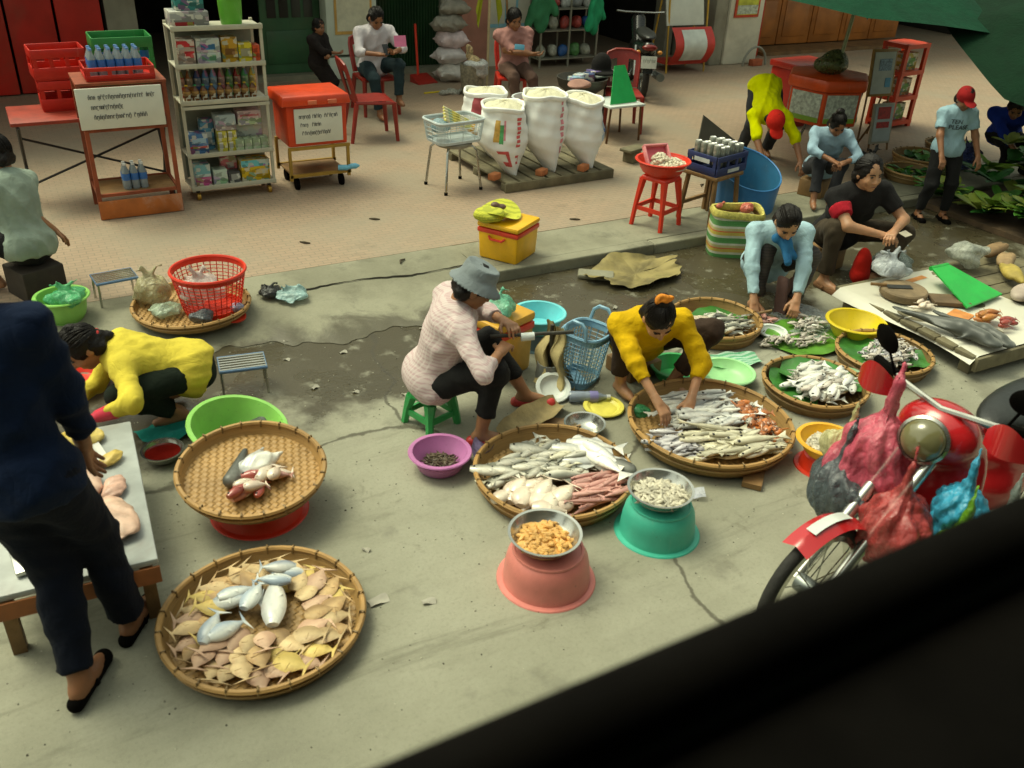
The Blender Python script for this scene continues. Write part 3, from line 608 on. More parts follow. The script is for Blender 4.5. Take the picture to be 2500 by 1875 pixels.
sc = basin('scoop_basin', 'mint green scoop with a side handle behind the silver fish tray', 'scoop', 3.63, 3.58, .16, .07, MINT, .0)
part('handle', MB().tube([(-.15, .02, .066), (-.21, .05, .07), (-.27, .06, .062)], [.02, .016, .018], 8, flat=.5), MINT, sc)
basin('basin', 'green plastic basin partly under the sleeve of the woman in yellow', 'basin', 3.36, 3.74, .15, .09, GREENP)
basin('bucket', 'lime green bucket stuffed with a green plastic bag near the seated elder', 'bucket', .10, 5.95, .15, .16, LIME, .07, base=.75)
basin('plate', 'small yellow plate on the road between two vendors', 'plate', 2.74, 3.62, .10, .022, plastic('pale_yellow_plastic', (.70, .62, .12)), base=.7)
basin('bowl', 'small white bowl lying near the beige cloth', 'bowl', 2.55, 3.89, .085, .04, WHITEP, rot=(.5, -.2, 0), z=.03)
basin('basin', 'red basin behind the stooping woman with the red glove', 'basin', .07, 5.15, .18, .1, RED)
mbk = meshbasket('mesh_basket', 'red mesh basket with a pale bag, standing in a bamboo tray', .97, 5.66, .235, .28, RED, .10, .76, rows=9)
meshbasket('mesh_basket', 'blue mesh shopping basket with tall handles between the vendors', 2.79, 3.98, .16, .34, BLUEP, 0, .8, sq=3.2, handles=True, rot=(math.radians(4), math.radians(5), .5), rows=10, cols=30, yx=.8)
# red colander and pink tray on the red stool
def stool(label, x, y, z, s, h, mat, rz=0, group=None):
    t = thing('plastic_stool', label, 'stool', (x, y, z), rz, group); a = s * .78
    part('seat', MB().box((0, 0, h - .02), (s * 1.5, s * 1.5, .04), taper=.94), mat, t, bev=.012)
    for sx in (-1, 1):
        for sy in (-1, 1):
            part('leg', MB().tube([(sx * a * 1.12, sy * a * 1.12, 0), (sx * a * 1.0, sy * a * 1.0, h * .45), (sx * a * .8, sy * a * .8, h - .03)], [.022, .024, .036], 6), mat, t, smooth=False)
    for s1 in (-1, 1):
        part('stretcher', MB().box((0, s1 * a * 1.03, h * .36), (a * 2.0, .016, .035)), mat, t); part('stretcher', MB().box((s1 * a * 1.03, 0, h * .36), (.016, a * 2.0, .035)), mat, t)
    return t
stool('tall red plastic stool carrying a red colander by the kerb', 4.80, 5.90, PZ, .17, .44, RED, .35)
basin('colander', 'red plastic colander of peeled garlic on the tall red stool', 'colander', 4.80, 5.90, .215, .13, RED, PZ + .44, base=.62, holes=True)
pt = thing('basket_tray', 'pink rectangular tray of peeled garlic standing in the red colander', 'tray', (4.75, 5.93, .665), .25, None, (math.radians(48), 0, math.radians(-8)))
PK = plastic('rose_plastic', (.70, .25, .26)); part('floor', MB().b2((-.10, -.09, 0), (.10, .09, .006)), plastic('deep_rose', (.55, .08, .11)), pt)
for a, b in (((-.115, -.105, 0), (.115, -.09, .045)), ((-.115, .09, 0), (.115, .105, .045)), ((-.115, -.09, 0), (-.10, .09, .045)), ((.10, -.09, 0), (.115, .09, .045))): part('side', MB().b2(a, b), PK, pt, bev=.004)
# low grate stools
def grate(label, x, y, z, rz=0):
    t = thing('grate_stool', label, 'stool', (x, y, z), rz, 'low steel slat stools'); h = .17
    part('frame', MB().tube([(-.13, -.09, h), (.13, -.09, h), (.13, .09, h), (-.13, .09, h)], .009, 6, True), M('blue_paint_tube', (.10, .18, .30), .4), t)
    for i in range(6): part('slat', MB().box((0, -.075 + .03 * i, h + .006), (.26, .014, .006)), STEEL, t)
    for sx in (-1, 1):
        for sy in (-1, 1): part('leg', MB().tube([(sx * .12, sy * .085, h), (sx * .125, sy * .09, 0)], .008, 6), STEEL, t)
    return t
grate('low steel slat stool on the apron behind the bamboo tray', .44, 6.10, .075, .1); grate('low steel slat stool on wet ground behind the stooping woman with the red glove', .93, 4.72, 0, -.15)
stool('small green plastic stool under the man in the hat', 1.77, 3.92, 0, .12, .20, GREENP, .3)
# ---------------------------------------------------------------- yellow coolers and cartons
def cooler(label, x, y, z, w, d, h, rz, mat, band):
    t = thing('cooler_box', label, 'cooler', (x, y, z), rz)
    part('body', MB().box((0, 0, h * .40), (w * .92, d * .92, h * .8), taper=1.06), mat, t, bev=.02)
    part('band', MB().box((0, 0, h * .77), (w * .995, d * .995, h * .12)), band, t, bev=.008)
    part('lid', MB().box((0, 0, h * .92), (w * 1.02, d * 1.02, h * .15)), mat, t, bev=.02)
    part('handle', MB().tube([(-w * .51, -.07, h * .66), (-w * .55, -.05, h * .6), (-w * .55, .05, h * .6), (-w * .51, .07, h * .66)], .01, 6), band, t); return t
YC = plastic('cooler_yellow', (.78, .42, .02), .35, .12); RC = plastic('cooler_red', (.66, .05, .025), .35, .1)
cooler('yellow cooler with a red band standing on the kerb', 3.27, 5.78, PZ, .36, .36, .30, math.radians(32), YC, RC)
cooler('yellow cooler behind the man in the hat, topped with a green bag', 2.40, 4.30, 0, .34, .28, .40, math.radians(20), plastic('cooler_amber', (.62, .33, .04), .4), RC)
# checked sun hat on the cooler
hat = thing('sun_hat', 'yellow green checked cloth hat lying on the kerbside cooler', 'hat', (3.20, 5.84, PZ + .303), .5)
HM = plaid('checked_cloth', (.55, .55, .06), (.24, .27, .03), (.30, .32, .04), 55)
part('brim', MB().sheet(lambda u, v: ((.06 + .13 * v) * math.cos(2 * PI * u), (.06 + .12 * v) * math.sin(2 * PI * u), .02 + .035 * v * math.sin(4 * PI * u + 1) + .03 * v), 48, 6), HM, hat)
part('crown', np_mesh('crown', [solid([ell((-.10, 0, .045), (.12, .10, .05)), ell((-.16, .03, .05), (.07, .08, .045))], .01, .03)], HM, (.006, 50, 4)), HM, hat)
one('phone_pouch', 'small brown and pale blue pouch lying on the checked hat', 'pouch', np_mesh('pouch', [solid([ell((0, 0, .02), (.05, .035, .022)), ell((-.045, .02, .04), (.035, .03, .025))], .007, .02)], M('pouch_brown', (.13, .07, .045), .5, .4, 20)), None, (3.22, 5.83, PZ + .36), .3)
# ---------------------------------------------------------------- shop goods at the back left
def rows_of_marks(mb, x0, x1, z, h, seed, y=0.0, dens=.93):
    """a line of small looped strokes like the blurred Khmer script on the signs"""
    q = random.Random(seed); x = x0
    while x < x1:
        w = h * q.uniform(.45, .8)
        if q.random() < dens:
            mb.box((x + w * .15, y, z), (h * .16, .0016, h)); mb.box((x + w * .5, y, z + h * .42), (w * .7, .0016, h * .16))
            if q.random() < .6: mb.box((x + w * .85, y, z - h * .08), (h * .15, .0016, h * .8))
            if q.random() < .4: mb.box((x + w * .5, y, z + h * .75), (w * .6, .0016, h * .14))
            if q.random() < .3: mb.box((x + w * .5, y, z - h * .7), (w * .5, .0016, h * .14))
        x += w * 1.15
    return mb
INK = M('dark_ink', (.03, .035, .05), .6); SIGNW = M('sign_white', (.66, .66, .56), .5, .06, 4, dirt=.2, dcol=(.3, .28, .2)); RUST = M('rusty_red_frame', (.26, .055, .02), .6, .3, 6, .2, 30, dirt=.5, dcol=(.12, .05, .02))
RUSTW = M('peeling_orange_panel', (.42, .12, .025), .6, .2, 5, .2, 20, dirt=.9, dcol=(.50, .50, .45))
st = thing('display_stand', 'rusty red display stand with a white lettered sign', 'stand', (.56, 7.72, PZ)); w = .62; d = .42; hh = 1.06
for x in (0, w):
    for y in (0, d): part('post', MB().b2((x - .016, y - .016, 0), (x + .016, y + .016, hh)), RUST, st)
for z in (.20, .72, hh - .02):
    for y in (0, d): part('rail', MB().b2((.018, y - .012, z - .012), (w - .018, y + .012, z + .012)), RUST, st)
for x in (0, w):
    for z in (.2, hh - .02): part('rail', MB().b2((x - .011, .018, z - .011), (x + .011, d - .018, z + .011)), RUST, st)
part('bottom_panel', MB().b2((-.012, -.03, .01), (w + .012, -.0165, .16)), RUSTW, st, bev=.003); part('shelf', MB().b2((.018, .0, .19), (w - .018, d, .203)), WOODB, st); part('top', MB().b2((-.02, -.02, hh + .001), (w + .02, d + .02, hh + .02)), RUST, st)
sg = part('sign', MB().b2((-.035, -.05, .74), (w - .03, -.036, 1.05)), SIGNW, st, bev=.004); mb = MB()
for i, (a, b) in enumerate(((.05, .52), (.06, .28), (.07, .44))): rows_of_marks(mb, a, b, .98 - .075 * i, .026, 40 + i, -.0525)
part('lettering', mb, INK, sg, kind='stuff')
# folding table behind it
ft = thing('folding_table', 'dark folding table with crossed legs behind the rusty stand', 'table', (.35, 8.35, PZ)); BLKM = M('black_metal', (.025, .022, .018), .5, metal=.3)
part('tabletop', MB().b2((-.3, -.25, .70), (.9, .35, .73)), M('dark_red_board', (.28, .03, .015), .5, .2, dirt=.3), ft, bev=.006)
for x in (-.25, .85):
    for s in (-1, 1): part('leg', MB().tube([(x, -.22 * s, 0), (x, .25 * s, .69)], .013, 6), BLKM, ft)
for s in (-1, 1): part('brace', MB().tube([(-.25, 0, .35 - .2 * s), (.85, 0, .35 + .2 * s)], .01, 6), BLKM, ft)
# bottles
def bottle_mb(r=.03, h=.21): return MB().lathe([(r * .9, 0), (r, .008), (r, h * .35), (r * .93, h * .40), (r, h * .45), (r, h * .66), (r * .42, h * .86), (r * .40, h * .93)], 12, cap1=True)
BOT = {}
def bottle(label, x, y, z, r, h, body, lab, capm, group, key):
    if key in BOT: return dup(BOT[key], (x, y, z), None, label, group)
    t = thing('bottle', label, 'bottle', (x, y, z), 0, group)
    part('body', bottle_mb(r, h), body, t); part('wrapper', MB().lathe([(r + .0015, h * .36), (r + .0015, h * .62)], 12, cap0=False), lab, t)
    part('cap', MB().lathe([(r * .44, h * .93), (r * .44, h), (.001, h)], 10), capm, t); BOT[key] = t; return t
WATER = M('clear_bottle', (.45, .52, .55), .15, .05, 9, trans=.5); BLAB = M('blue_label', (.03, .14, .42), .4, .15, 30); BCAP = M('blue_cap', (.12, .25, .5), .4); WCAP = M('white_cap', (.6, .62, .6), .4)
for i in range(3):
    for j in range(2): bottle('blue labelled water bottle on the bottom shelf of the rusty stand', .80 + .066 * i, 7.83 + .066 * j, PZ + .203, .031, .21, WATER, BLAB, WCAP, 'water bottles low in the rusty stand', 'w')
def crate(label, x, y, z, w, d, h, mat, rz=0, group=None, name='crate'):
    t = thing(name, label, 'crate', (x, y, z), rz, group); e = .012
    part('floor', MB().b2((-w / 2, -d / 2, 0), (w / 2, d / 2, e)), mat, t)
    for s in (-1, 1):
        for z0, z1 in ((e + .001, h * .42), (h * .72, h)):
            part('side', MB().b2((-w / 2, s * d / 2 - e / 2, z0), (w / 2, s * d / 2 + e / 2, z1)), mat, t, bev=.003); part('end', MB().b2((s * w / 2 - e / 2, -d / 2 + e, z0), (s * w / 2 + e / 2, d / 2 - e, z1)), mat, t, bev=.003)
        for k in (-1, -.33, .33, 1):
            part('strut', MB().b2((k * (w / 2 - .02) - .015, s * d / 2 - e / 2 + .001, h * .42), (k * (w / 2 - .02) + .015, s * d / 2 + e / 2 - .001, h * .72)), mat, t)
        for k in (-1, 1): part('strut', MB().b2((s * w / 2 - e / 2 + .001, k * (d / 2 - .03) - .015, h * .42), (s * w / 2 + e / 2 - .001, k * (d / 2 - .03) + .015, h * .72)), mat, t)
    return t
REDC = plastic('crate_red', (.50, .018, .012)); GRC = plastic('crate_green', (.03, .22, .05))
c0 = crate('red drink crate, bottom one of the stack beside the dark red doors', .52, 8.55, PZ + .73, .40, .30, .24, REDC); crate('red drink crate, upper one of the stack beside the dark red doors', .50, 8.56, PZ + .975, .40, .30, .24, REDC, .06)
crate('red drink crate carrying the packed water bottles on the rusty stand', .88, 7.92, PZ + 1.082, .50, .34, .10, REDC)
for i in range(6):
    for j in range(3): bottle('blue labelled water bottle in the pack on top of the rusty stand', .70 + .066 * i, 7.84 + .066 * j, PZ + 1.097, .031, .21, WATER, BLAB, BCAP, 'water bottles on top of the rusty stand', 'w2')
gcr = crate('green drink crate of bottles behind the rusty stand', 1.00, 8.50, PZ + .73, .46, .34, .26, GRC); crate('green drink crate on top of another behind the water bottles', 1.00, 8.50, PZ + 1.0, .46, .34, .30, GRC)
GBT = M('green_bottle', (.02, .16, .05), .15, .1, 9, trans=.3)
for i in range(5): bottle('green glass bottle in the upper green crate', .83 + .085 * i, 8.42, PZ + 1.02, .034, .26, GBT, BLAB, BCAP, 'bottles in the green crate', 'g')
# the goods rack on castors
RACK = M('rack_cream', (.46, .44, .34), .5, .1, 4, dirt=.35, dcol=(.2, .16, .08)); GOLD = M('brass', (.50, .30, .06), .3, metal=.6)
rk = thing('goods_rack', 'cream metal goods rack on brass castors, full of packets and bottles', 'shelf rack', (1.33, 7.90, PZ)); RW, RD = .70, .30; SZ = (.12, .40, .84, 1.13, 1.42)
for x in (0, RW):
    for y in (0, RD): part('post', MB().b2((x - .012, y - .012, .09), (x + .012, y + .012, 1.44)), RACK, rk)
for z in SZ:
    part('shelf', MB().b2((-.014, -.014, z - .012), (RW + .014, RD + .014, z)), RACK, rk, bev=.003)
    part('lip', MB().b2((-.016, -.022, z - .02), (RW + .016, -.0145, z + .018)), RACK, rk, bev=.002)
part('front_rail', MB().b2((-.016, -.022, .785), (RW + .016, -.0145, .81)), RACK, rk); part('back_panel', MB().b2((.013, RD - .01, .13), (RW - .013, RD - .005, 1.40)), M('rack_back', (.20, .22, .17), .6, dirt=.3), rk)
for x in (.04, RW - .04):
    for y in (.03, RD - .03):
        cw = part('castor', MB().tube([(x - .014, y, .034), (x + .014, y, .034)], .034, 14), GOLD, rk); part('fork', MB().box((x, y + .01, .078), (.03, .03, .03)), BLKM, cw)
def packet(name, label, cat, x, y, z, w, d, h, mat, deco=(), rz=0, group=None, soft=0):
    t = thing(name, label, cat, (x, y, z), rz, group)
    if soft: part('packet', np_mesh('packet', [solid([cyl((-w / 2 + .005, 0, h / 2), (w / 2 - .005, 0, h / 2), h / 2, None, 0, d / h, (0, 1, 0))], .012, .01)], mat, (.003, 60, 3)), mat, t)
    else: part('box', MB().b2((-w / 2, -d / 2, 0), (w / 2, d / 2, h)), mat, t, bev=.004)
    for (a, b, c, e, m) in deco: part('print', MB().b2((w * a, -d / 2 - .0025, h * b), (w * c, -d / 2 - .0005, h * e)), m, t)
    return t
def C(n, c, r=.4):
    """printed packaging: panels, bars and small blocks in tints of the pack colour"""
    nm = 'pack_' + n
    if nm in MATS: return MATS[nm]
    m, nt, bs = _new(nm); co = coord(nt); v = nt.nodes.new('ShaderNodeTexVoronoi'); v.distance = 'CHEBYCHEV'; v.inputs['Scale'].default_value = 22; nt.links.new(mapped(nt, co, (1, 1, 1.4)), v.inputs['Vector'])
    hs_ = nt.nodes.new('ShaderNodeSeparateColor'); nt.links.new(v.outputs['Color'], hs_.inputs[0])
    a = mixc(nt, ramp(nt, hs_.outputs[0], .55, .6), rgba(c), rgba(c, .55)); a = mixc(nt, mathn(nt, 'MULTIPLY', ramp(nt, hs_.outputs[1], .72, .76), .75), a, (.62, .60, .50, 1)); a = mixc(nt, mathn(nt, 'MULTIPLY', ramp(nt, hs_.outputs[2], .86, .9), .7), a, (c[2] * .8 + .05, c[0] * .5 + .03, c[1] * .7 + .03, 1))
    nt.links.new(a, bs.inputs['Base Color']); bs.inputs['Roughness'].default_value = r; bumpn(nt, noise(nt, co, 30, 3), bs, .2, .006); MATS[nm] = m; return m
X0, Y0 = 1.33, 7.90
SH = [PZ + z for z in SZ]
packet('carton', 'flat grey printed carton with a red stripe on top of the rack', 'carton', X0 + .15, Y0 + .13, SH[4], .30, .22, .12, C('grey', (.32, .32, .30)), ((-.5, .12, .1, .35, C('red', (.5, .02, .03))),))
bk = basin('bucket', 'tall lime green bucket on top of the goods rack', 'bucket', X0 + .50, Y0 + .13, .10, .30, plastic('bucket_green', (.12, .38, .04)), SH[4], base=.85)
packet('carton', 'teal cloth bundle on the grey carton', 'bundle', X0 + .17, Y0 + .14, SH[4] + .121, .22, .16, .10, C('teal', (.03, .20, .18)))
packet('carton', 'red and pink printed carton at the end of the upper shelf', 'carton', X0 + .09, Y0 + .10, SH[3], .14, .16, .20, C('pinkish', (.42, .30, .24)), ((-.5, .72, .5, .95, C('red', (.5, .03, .03))), (-.1, .3, .45, .55, C('red', (.5, .03, .03)))))
packet('carton', 'white carton with blue picture on the upper shelf', 'carton', X0 + .27, Y0 + .12, SH[3], .19, .16, .09, C('white', (.50, .55, .50)), ((-.3, .3, .3, .8, C('grn', (.15, .4, .2))),))
packet('carton', 'blue striped carton stacked on the white carton', 'carton', X0 + .27, Y0 + .12, SH[3] + .091, .19, .16, .11, C('white', (.50, .55, .50)), ((-.3, .2, .3, .6, C('blue', (.04, .20, .42))),))
packet('packet', 'amber snack packet standing on the upper shelf', 'packet', X0 + .45, Y0 + .12, SH[3], .13, .10, .20, C('amber', (.55, .30, .02)), ((-.3, .3, .3, .55, C('brn', (.3, .12, .02))),)); packet('packet', 'bright yellow snack packet beside the amber packet', 'packet', X0 + .575, Y0 + .11, SH[3], .11, .10, .15, C('yellow', (.68, .55, .03)), ((-.35, .3, .35, .7, C('cream', (.6, .55, .35))),))
packet('carton', 'small orange red carton at the end of the upper shelf', 'carton', X0 + .665, Y0 + .12, SH[3], .06, .12, .13, C('ored', (.62, .08, .02)))
q = random.Random(5)
sauce = [('red', (.35, .03, .02)), ('brown', (.22, .08, .02)), ('navy', (.03, .06, .18)), ('blue', (.08, .22, .45)), ('sky', (.18, .36, .58)), ('rose', (.45, .14, .16)), ('green', (.08, .28, .05)), ('darkred', (.30, .01, .01)), ('leaf', (.06, .34, .10)), ('yellow', (.55, .40, .03))]
for i, (nm, c) in enumerate(sauce):
    bottle(nm.replace('leaf', 'leaf green').replace('darkred', 'dark red') + ' sauce bottle in the tall back row of the bottle shelf', X0 + .05 + i * .066, Y0 + .20, SH[2], .029, .25, C('b' + nm, c, .25), C('l' + nm, (c[0] * .6 + .2, c[1] * .6 + .2, c[2] * .6 + .15)), C('c' + nm, (c[0] * .8, c[1] * .8, c[2] * .8)), None, 's%d' % i)
for i in range(9):
    g = i in (1, 2)
    bottle(('green' if g else 'yellow') + ' capped brown jar in the front row of the bottle shelf', X0 + .06 + i * .068, Y0 + .06, SH[2], .029, .13, C('bjar', (.16, .06, .015), .25), C('bjl', (.35, .2, .06)), C('gc', (.06, .42, .16)) if g else C('yc', (.70, .45, .03)), ('green' if g else 'yellow') + ' capped jars on the rack', 'jg' if g else 'jy')
packet('packet', 'blue detergent packet with red stripe at the end of the third shelf', 'packet', X0 + .10, Y0 + .10, SH[1], .15, .14, .17, C('det', (.06, .16, .34)), ((-.4, .55, .4, .8, C('skyb', (.3, .45, .55))), (-.5, .3, .5, .4, C('red', (.5, .03, .03)))))
packet('bottle_jug', 'light blue detergent jug standing among the packets', 'jug', X0 + .20, Y0 + .19, SH[1], .11, .10, .26, C('jug', (.10, .30, .45)), ((-.3, .2, .3, .6, C('wht2', (.5, .58, .6))),))
for i in range(2):
    for j in range(2): packet('tin_can', 'yellow and white milk tin stacked on the third shelf', 'tin', X0 + .30 + .085 * i, Y0 + .08, SH[1] + .088 * j, .078, .078, .086, C('ytin', (.55, .48, .06)), ((-.4, .3, .0, .95, C('wht', (.6, .6, .55))),), group='milk tins')
packet('packet', 'pale grey blue tissue packet on top of the milk tins', 'packet', X0 + .345, Y0 + .12, SH[1] + .180, .17, .14, .13, C('gbl', (.38, .46, .46)), ((-.5, .0, .5, .3, C('taupe', (.35, .28, .26))),))
packet('carton', 'pink and green lettered carton on top of the pale packets', 'carton', X0 + .55, Y0 + .12, SH[1] + .21, .20, .14, .12, C('pk', (.55, .38, .38)), ((-.5, .02, .5, .45, C('lg', (.36, .46, .26))), (-.4, .6, .4, .75, C('rs', (.45, .1, .12)))))
for i in range(4): packet('packet', 'pale green soap packet in the row on the third shelf', 'packet', X0 + .44 + .072 * i, Y0 + .07, SH[1], .066, .10, .10, C('soap', (.46, .58, .36)), ((-.3, .3, .3, .6, C('soapl', (.6, .66, .5))),), group='soap packets')
packet('packet', 'white carton behind the pale green soap packets', 'carton', X0 + .56, Y0 + .20, SH[1], .22, .12, .205, C('white', (.50, .55, .50)))
packet('packet', 'teal over magenta tissue packet on the lowest shelf', 'packet', X0 + .10, Y0 + .10, SH[0], .13, .14, .19, C('tl', (.18, .40, .42)), ((-.5, .0, .5, .42, C('mag', (.52, .08, .25))), (-.5, .44, .5, .56, C('lt', (.5, .6, .55)))))
packet('packet', 'white and green round tub on the lowest shelf', 'tub', X0 + .245, Y0 + .09, SH[0], .12, .12, .13, C('tub', (.52, .62, .50)), ((-.5, .05, .5, .4, C('tubg', (.3, .5, .28))),)); packet('carton', 'black and white carton on the lowest shelf', 'carton', X0 + .365, Y0 + .08, SH[0], .10, .10, .10, C('bw', (.10, .10, .10)), ((-.3, .3, .4, .8, C('wht', (.6, .6, .55))),)); packet('carton', 'rose pink carton leaning above the black and white carton', 'carton', X0 + .35, Y0 + .17, SH[0], .14, .06, .21, C('rosep', (.62, .16, .18)), ((-.1, .5, .3, .75, C('greyl', (.5, .45, .42))),))
packet('packet', 'big yellow and cyan nappy packet on the lowest shelf', 'packet', X0 + .555, Y0 + .11, SH[0], .25, .16, .19, C('nap', (.66, .44, .02)), ((-.5, .68, .5, .98, C('napc', (.15, .52, .56))), (.0, .3, .42, .55, C('napw', (.62, .5, .25)))))
# red cooler on a wheeled frame
RCL = plastic('cart_cooler_red', (.60, .05, .012), .35, .15); YBR = M('ochre_frame', (.34, .20, .03), .5, .15, 6, dirt=.4)
ct = thing('cooler_cart', 'red cooler box with a white lettered sign on a wheeled ochre frame', 'cooler cart', (2.18, 7.86, PZ)); w = .54; d = .42
part('box', MB().box((w / 2, d / 2, .58), (w, d, .36), taper=1.02), RCL, ct, bev=.015); ld = part('lid', MB().box((w / 2 - .01, d / 2 - .01, .805), (w + .09, d + .08, .085), taper=.95), RCL, ct, bev=.015)
for x in (.22, .40): part('latch', MB().b2((x - .04, -.062, .775), (x + .04, -.045, .81)), plastic('latch_pink', (.66, .16, .08)), ld, bev=.005)
sg = part('sign', MB().b2((.06, -.022, .435), (w - .045, -.0085, .735)), SIGNW, ct, bev=.003); mb = MB()
for i, (a, b) in enumerate(((.10, .44), (.11, .29), (.12, .39))): rows_of_marks(mb, a, b, .665 - .072 * i, .026, 60 + i, -.0235)
part('lettering', mb, INK, sg, kind='stuff')
for y in (0, d):
    for z in (.385, .14): part('rail', MB().b2((-.01, y - .013, z - .013), (w + .02, y + .013, z + .013)), YBR, ct)
for x in (0, w):
    for y in (0, d): part('post', MB().b2((x - .013, y - .013, .10), (x + .013, y + .013, .372)), YBR, ct)
part('tray', MB().b2((.014, .014, .133), (w - .014, d - .014, .146)), WOODB, ct)
for x in (.06, w - .06):
    for y in (.05, d - .05): part('wheel', MB().tube([(x - .015, y, .055), (x + .015, y, .055)], .055, 16), RUB, ct)
for i, (x, rz) in enumerate(((2.62, 1.2), (2.71, 1.5))):
    o = one('water_bottle', 'small light blue bottle lying on the lower rail of the cooler cart', 'bottle', bottle_mb(.026, .12), M('sky_bottle', (.18, .50, .68), .2), (x, 7.86, PZ + .18), 0, 'bottles on the cooler cart', rot=(PI / 2, 0, rz))
# ---------------------------------------------------------------- red plastic chairs
def chair(label, x, y, rz, mat):
    t = thing('plastic_chair', label, 'chair', (x, y, PZ), rz)            # faces +Y locally
    part('seat', MB().sheet(lambda u, v: ((u - .5) * (.42 - .05 * (1 - v)), -.2 + .4 * v, .43 - .015 * math.sin(PI * u) * math.sin(PI * v) - .02 * max(0, v - .85) * 6), 8, 8), mat, t)
    part('seat_skirt', MB().tube([(-.185, -.2, .415), (.185, -.2, .415), (.212, .2, .405), (-.212, .2, .405)], .016, 6, True), mat, t)
    for sx in (-1, 1):
        part('leg', MB().tube([(sx * .215, .23, 0), (sx * .2, .20, .41)], [.02, .028], 6), mat, t, smooth=False); part('leg', MB().tube([(sx * .20, -.27, 0), (sx * .175, -.20, .41)], [.02, .028], 6), mat, t, smooth=False)
    def bk(u, v): x = (u - .5) * (.36 + .06 * v) * (1 - .25 * max(0, v - .75) * 2); return (x, -.2 - .11 * v - .03 * math.cos(PI * (u - .5)) , .44 + .40 * v - .05 * max(0, abs(u - .5) - .25) * v * 3)
    mbs = MB(); N = 24; Mv = 16; keep = []
    vs = [bk(i / N, j / Mv) for j in range(Mv + 1) for i in range(N + 1)]; fs = []
    for j in range(Mv):
        for i in range(N):
            u, v = (i + .5) / N, (j + .5) / Mv; hole = (abs(abs(u - .5) - .26) < .11 and .12 < v < .78)
            if not hole: fs.append((j * (N + 1) + i, j * (N + 1) + i + 1, (j + 1) * (N + 1) + i + 1, (j + 1) * (N + 1) + i))
    vs2 = [(p[0], p[1] - .012, p[2]) for p in vs]; o = len(vs); mbs.add(vs + vs2, fs + [tuple(i + o for i in f[::-1]) for f in fs])
    part('backrest', mbs, mat, t)
    part('back_rim', MB().tube([bk(0, f) for f in (0, .3, .6, .85, 1)] + [bk(u, 1) for u in (.25, .5, .75)] + [bk(1, f) for f in (1, .85, .6, .3, 0)], .015, 6), mat, t); return t
CHR = plastic('chair_dark_red', (.26, .018, .012)); CHR2 = plastic('chair_bright_red', (.52, .025, .014))
chair('empty dark red plastic chair beside the red cooler cart', 3.52, 9.35, -PI / 2 - .1, CHR); chair('dark red plastic chair under the woman with the phone', 3.98, 10.42, PI, CHR)
chair('bright red plastic chair under the woman with folded arms', 5.62, 9.98, PI - .35, CHR2); chair('dark red plastic chair behind the tilted green board', 6.40, 8.75, PI - .5, CHR)
# ================================================================ rice sacks, pallet and shop clutter
RICE = M('rice_grain', (.66, .62, .44), .8, .12, 120, .6, 220); SACK = M('sack_weave', (.86, .86, .82), .5, .05, 6, .35, 240, dirt=.12, dcol=(.38, .36, .28)); PRED = M('print_red', (.62, .10, .10), .6, .2, 25); PPINK = M('print_pink', (.66, .24, .28), .6, .2, 25); PBLUE = M('print_blue', (.05, .14, .40), .6, .2, 25); PGREEN = M('print_green', (.10, .40, .14), .6, .25, 25); PORG = M('print_ochre', (.60, .36, .08), .6, .2, 25)
pal = thing('wooden_pallet', 'grey weathered wooden pallet under the rice sacks', 'pallet', (3.98, 7.13, PZ), .03)
for y in (0, .55, 1.1): part('bearer', MB().b2((0, y, 0), (1.22, y + .09, .075)), WOODG, pal, bev=.006)
for i in range(8): part('plank', MB().box((.07 + i * .155, .595, .087), (.125, 1.22, .022), rz=.008 * math.sin(i * 3)), WOODG, pal, bev=.004)
part('front_board', MB().b2((-.01, -.026, .005), (1.23, -.003, .092)), WOODG, pal, bev=.004)
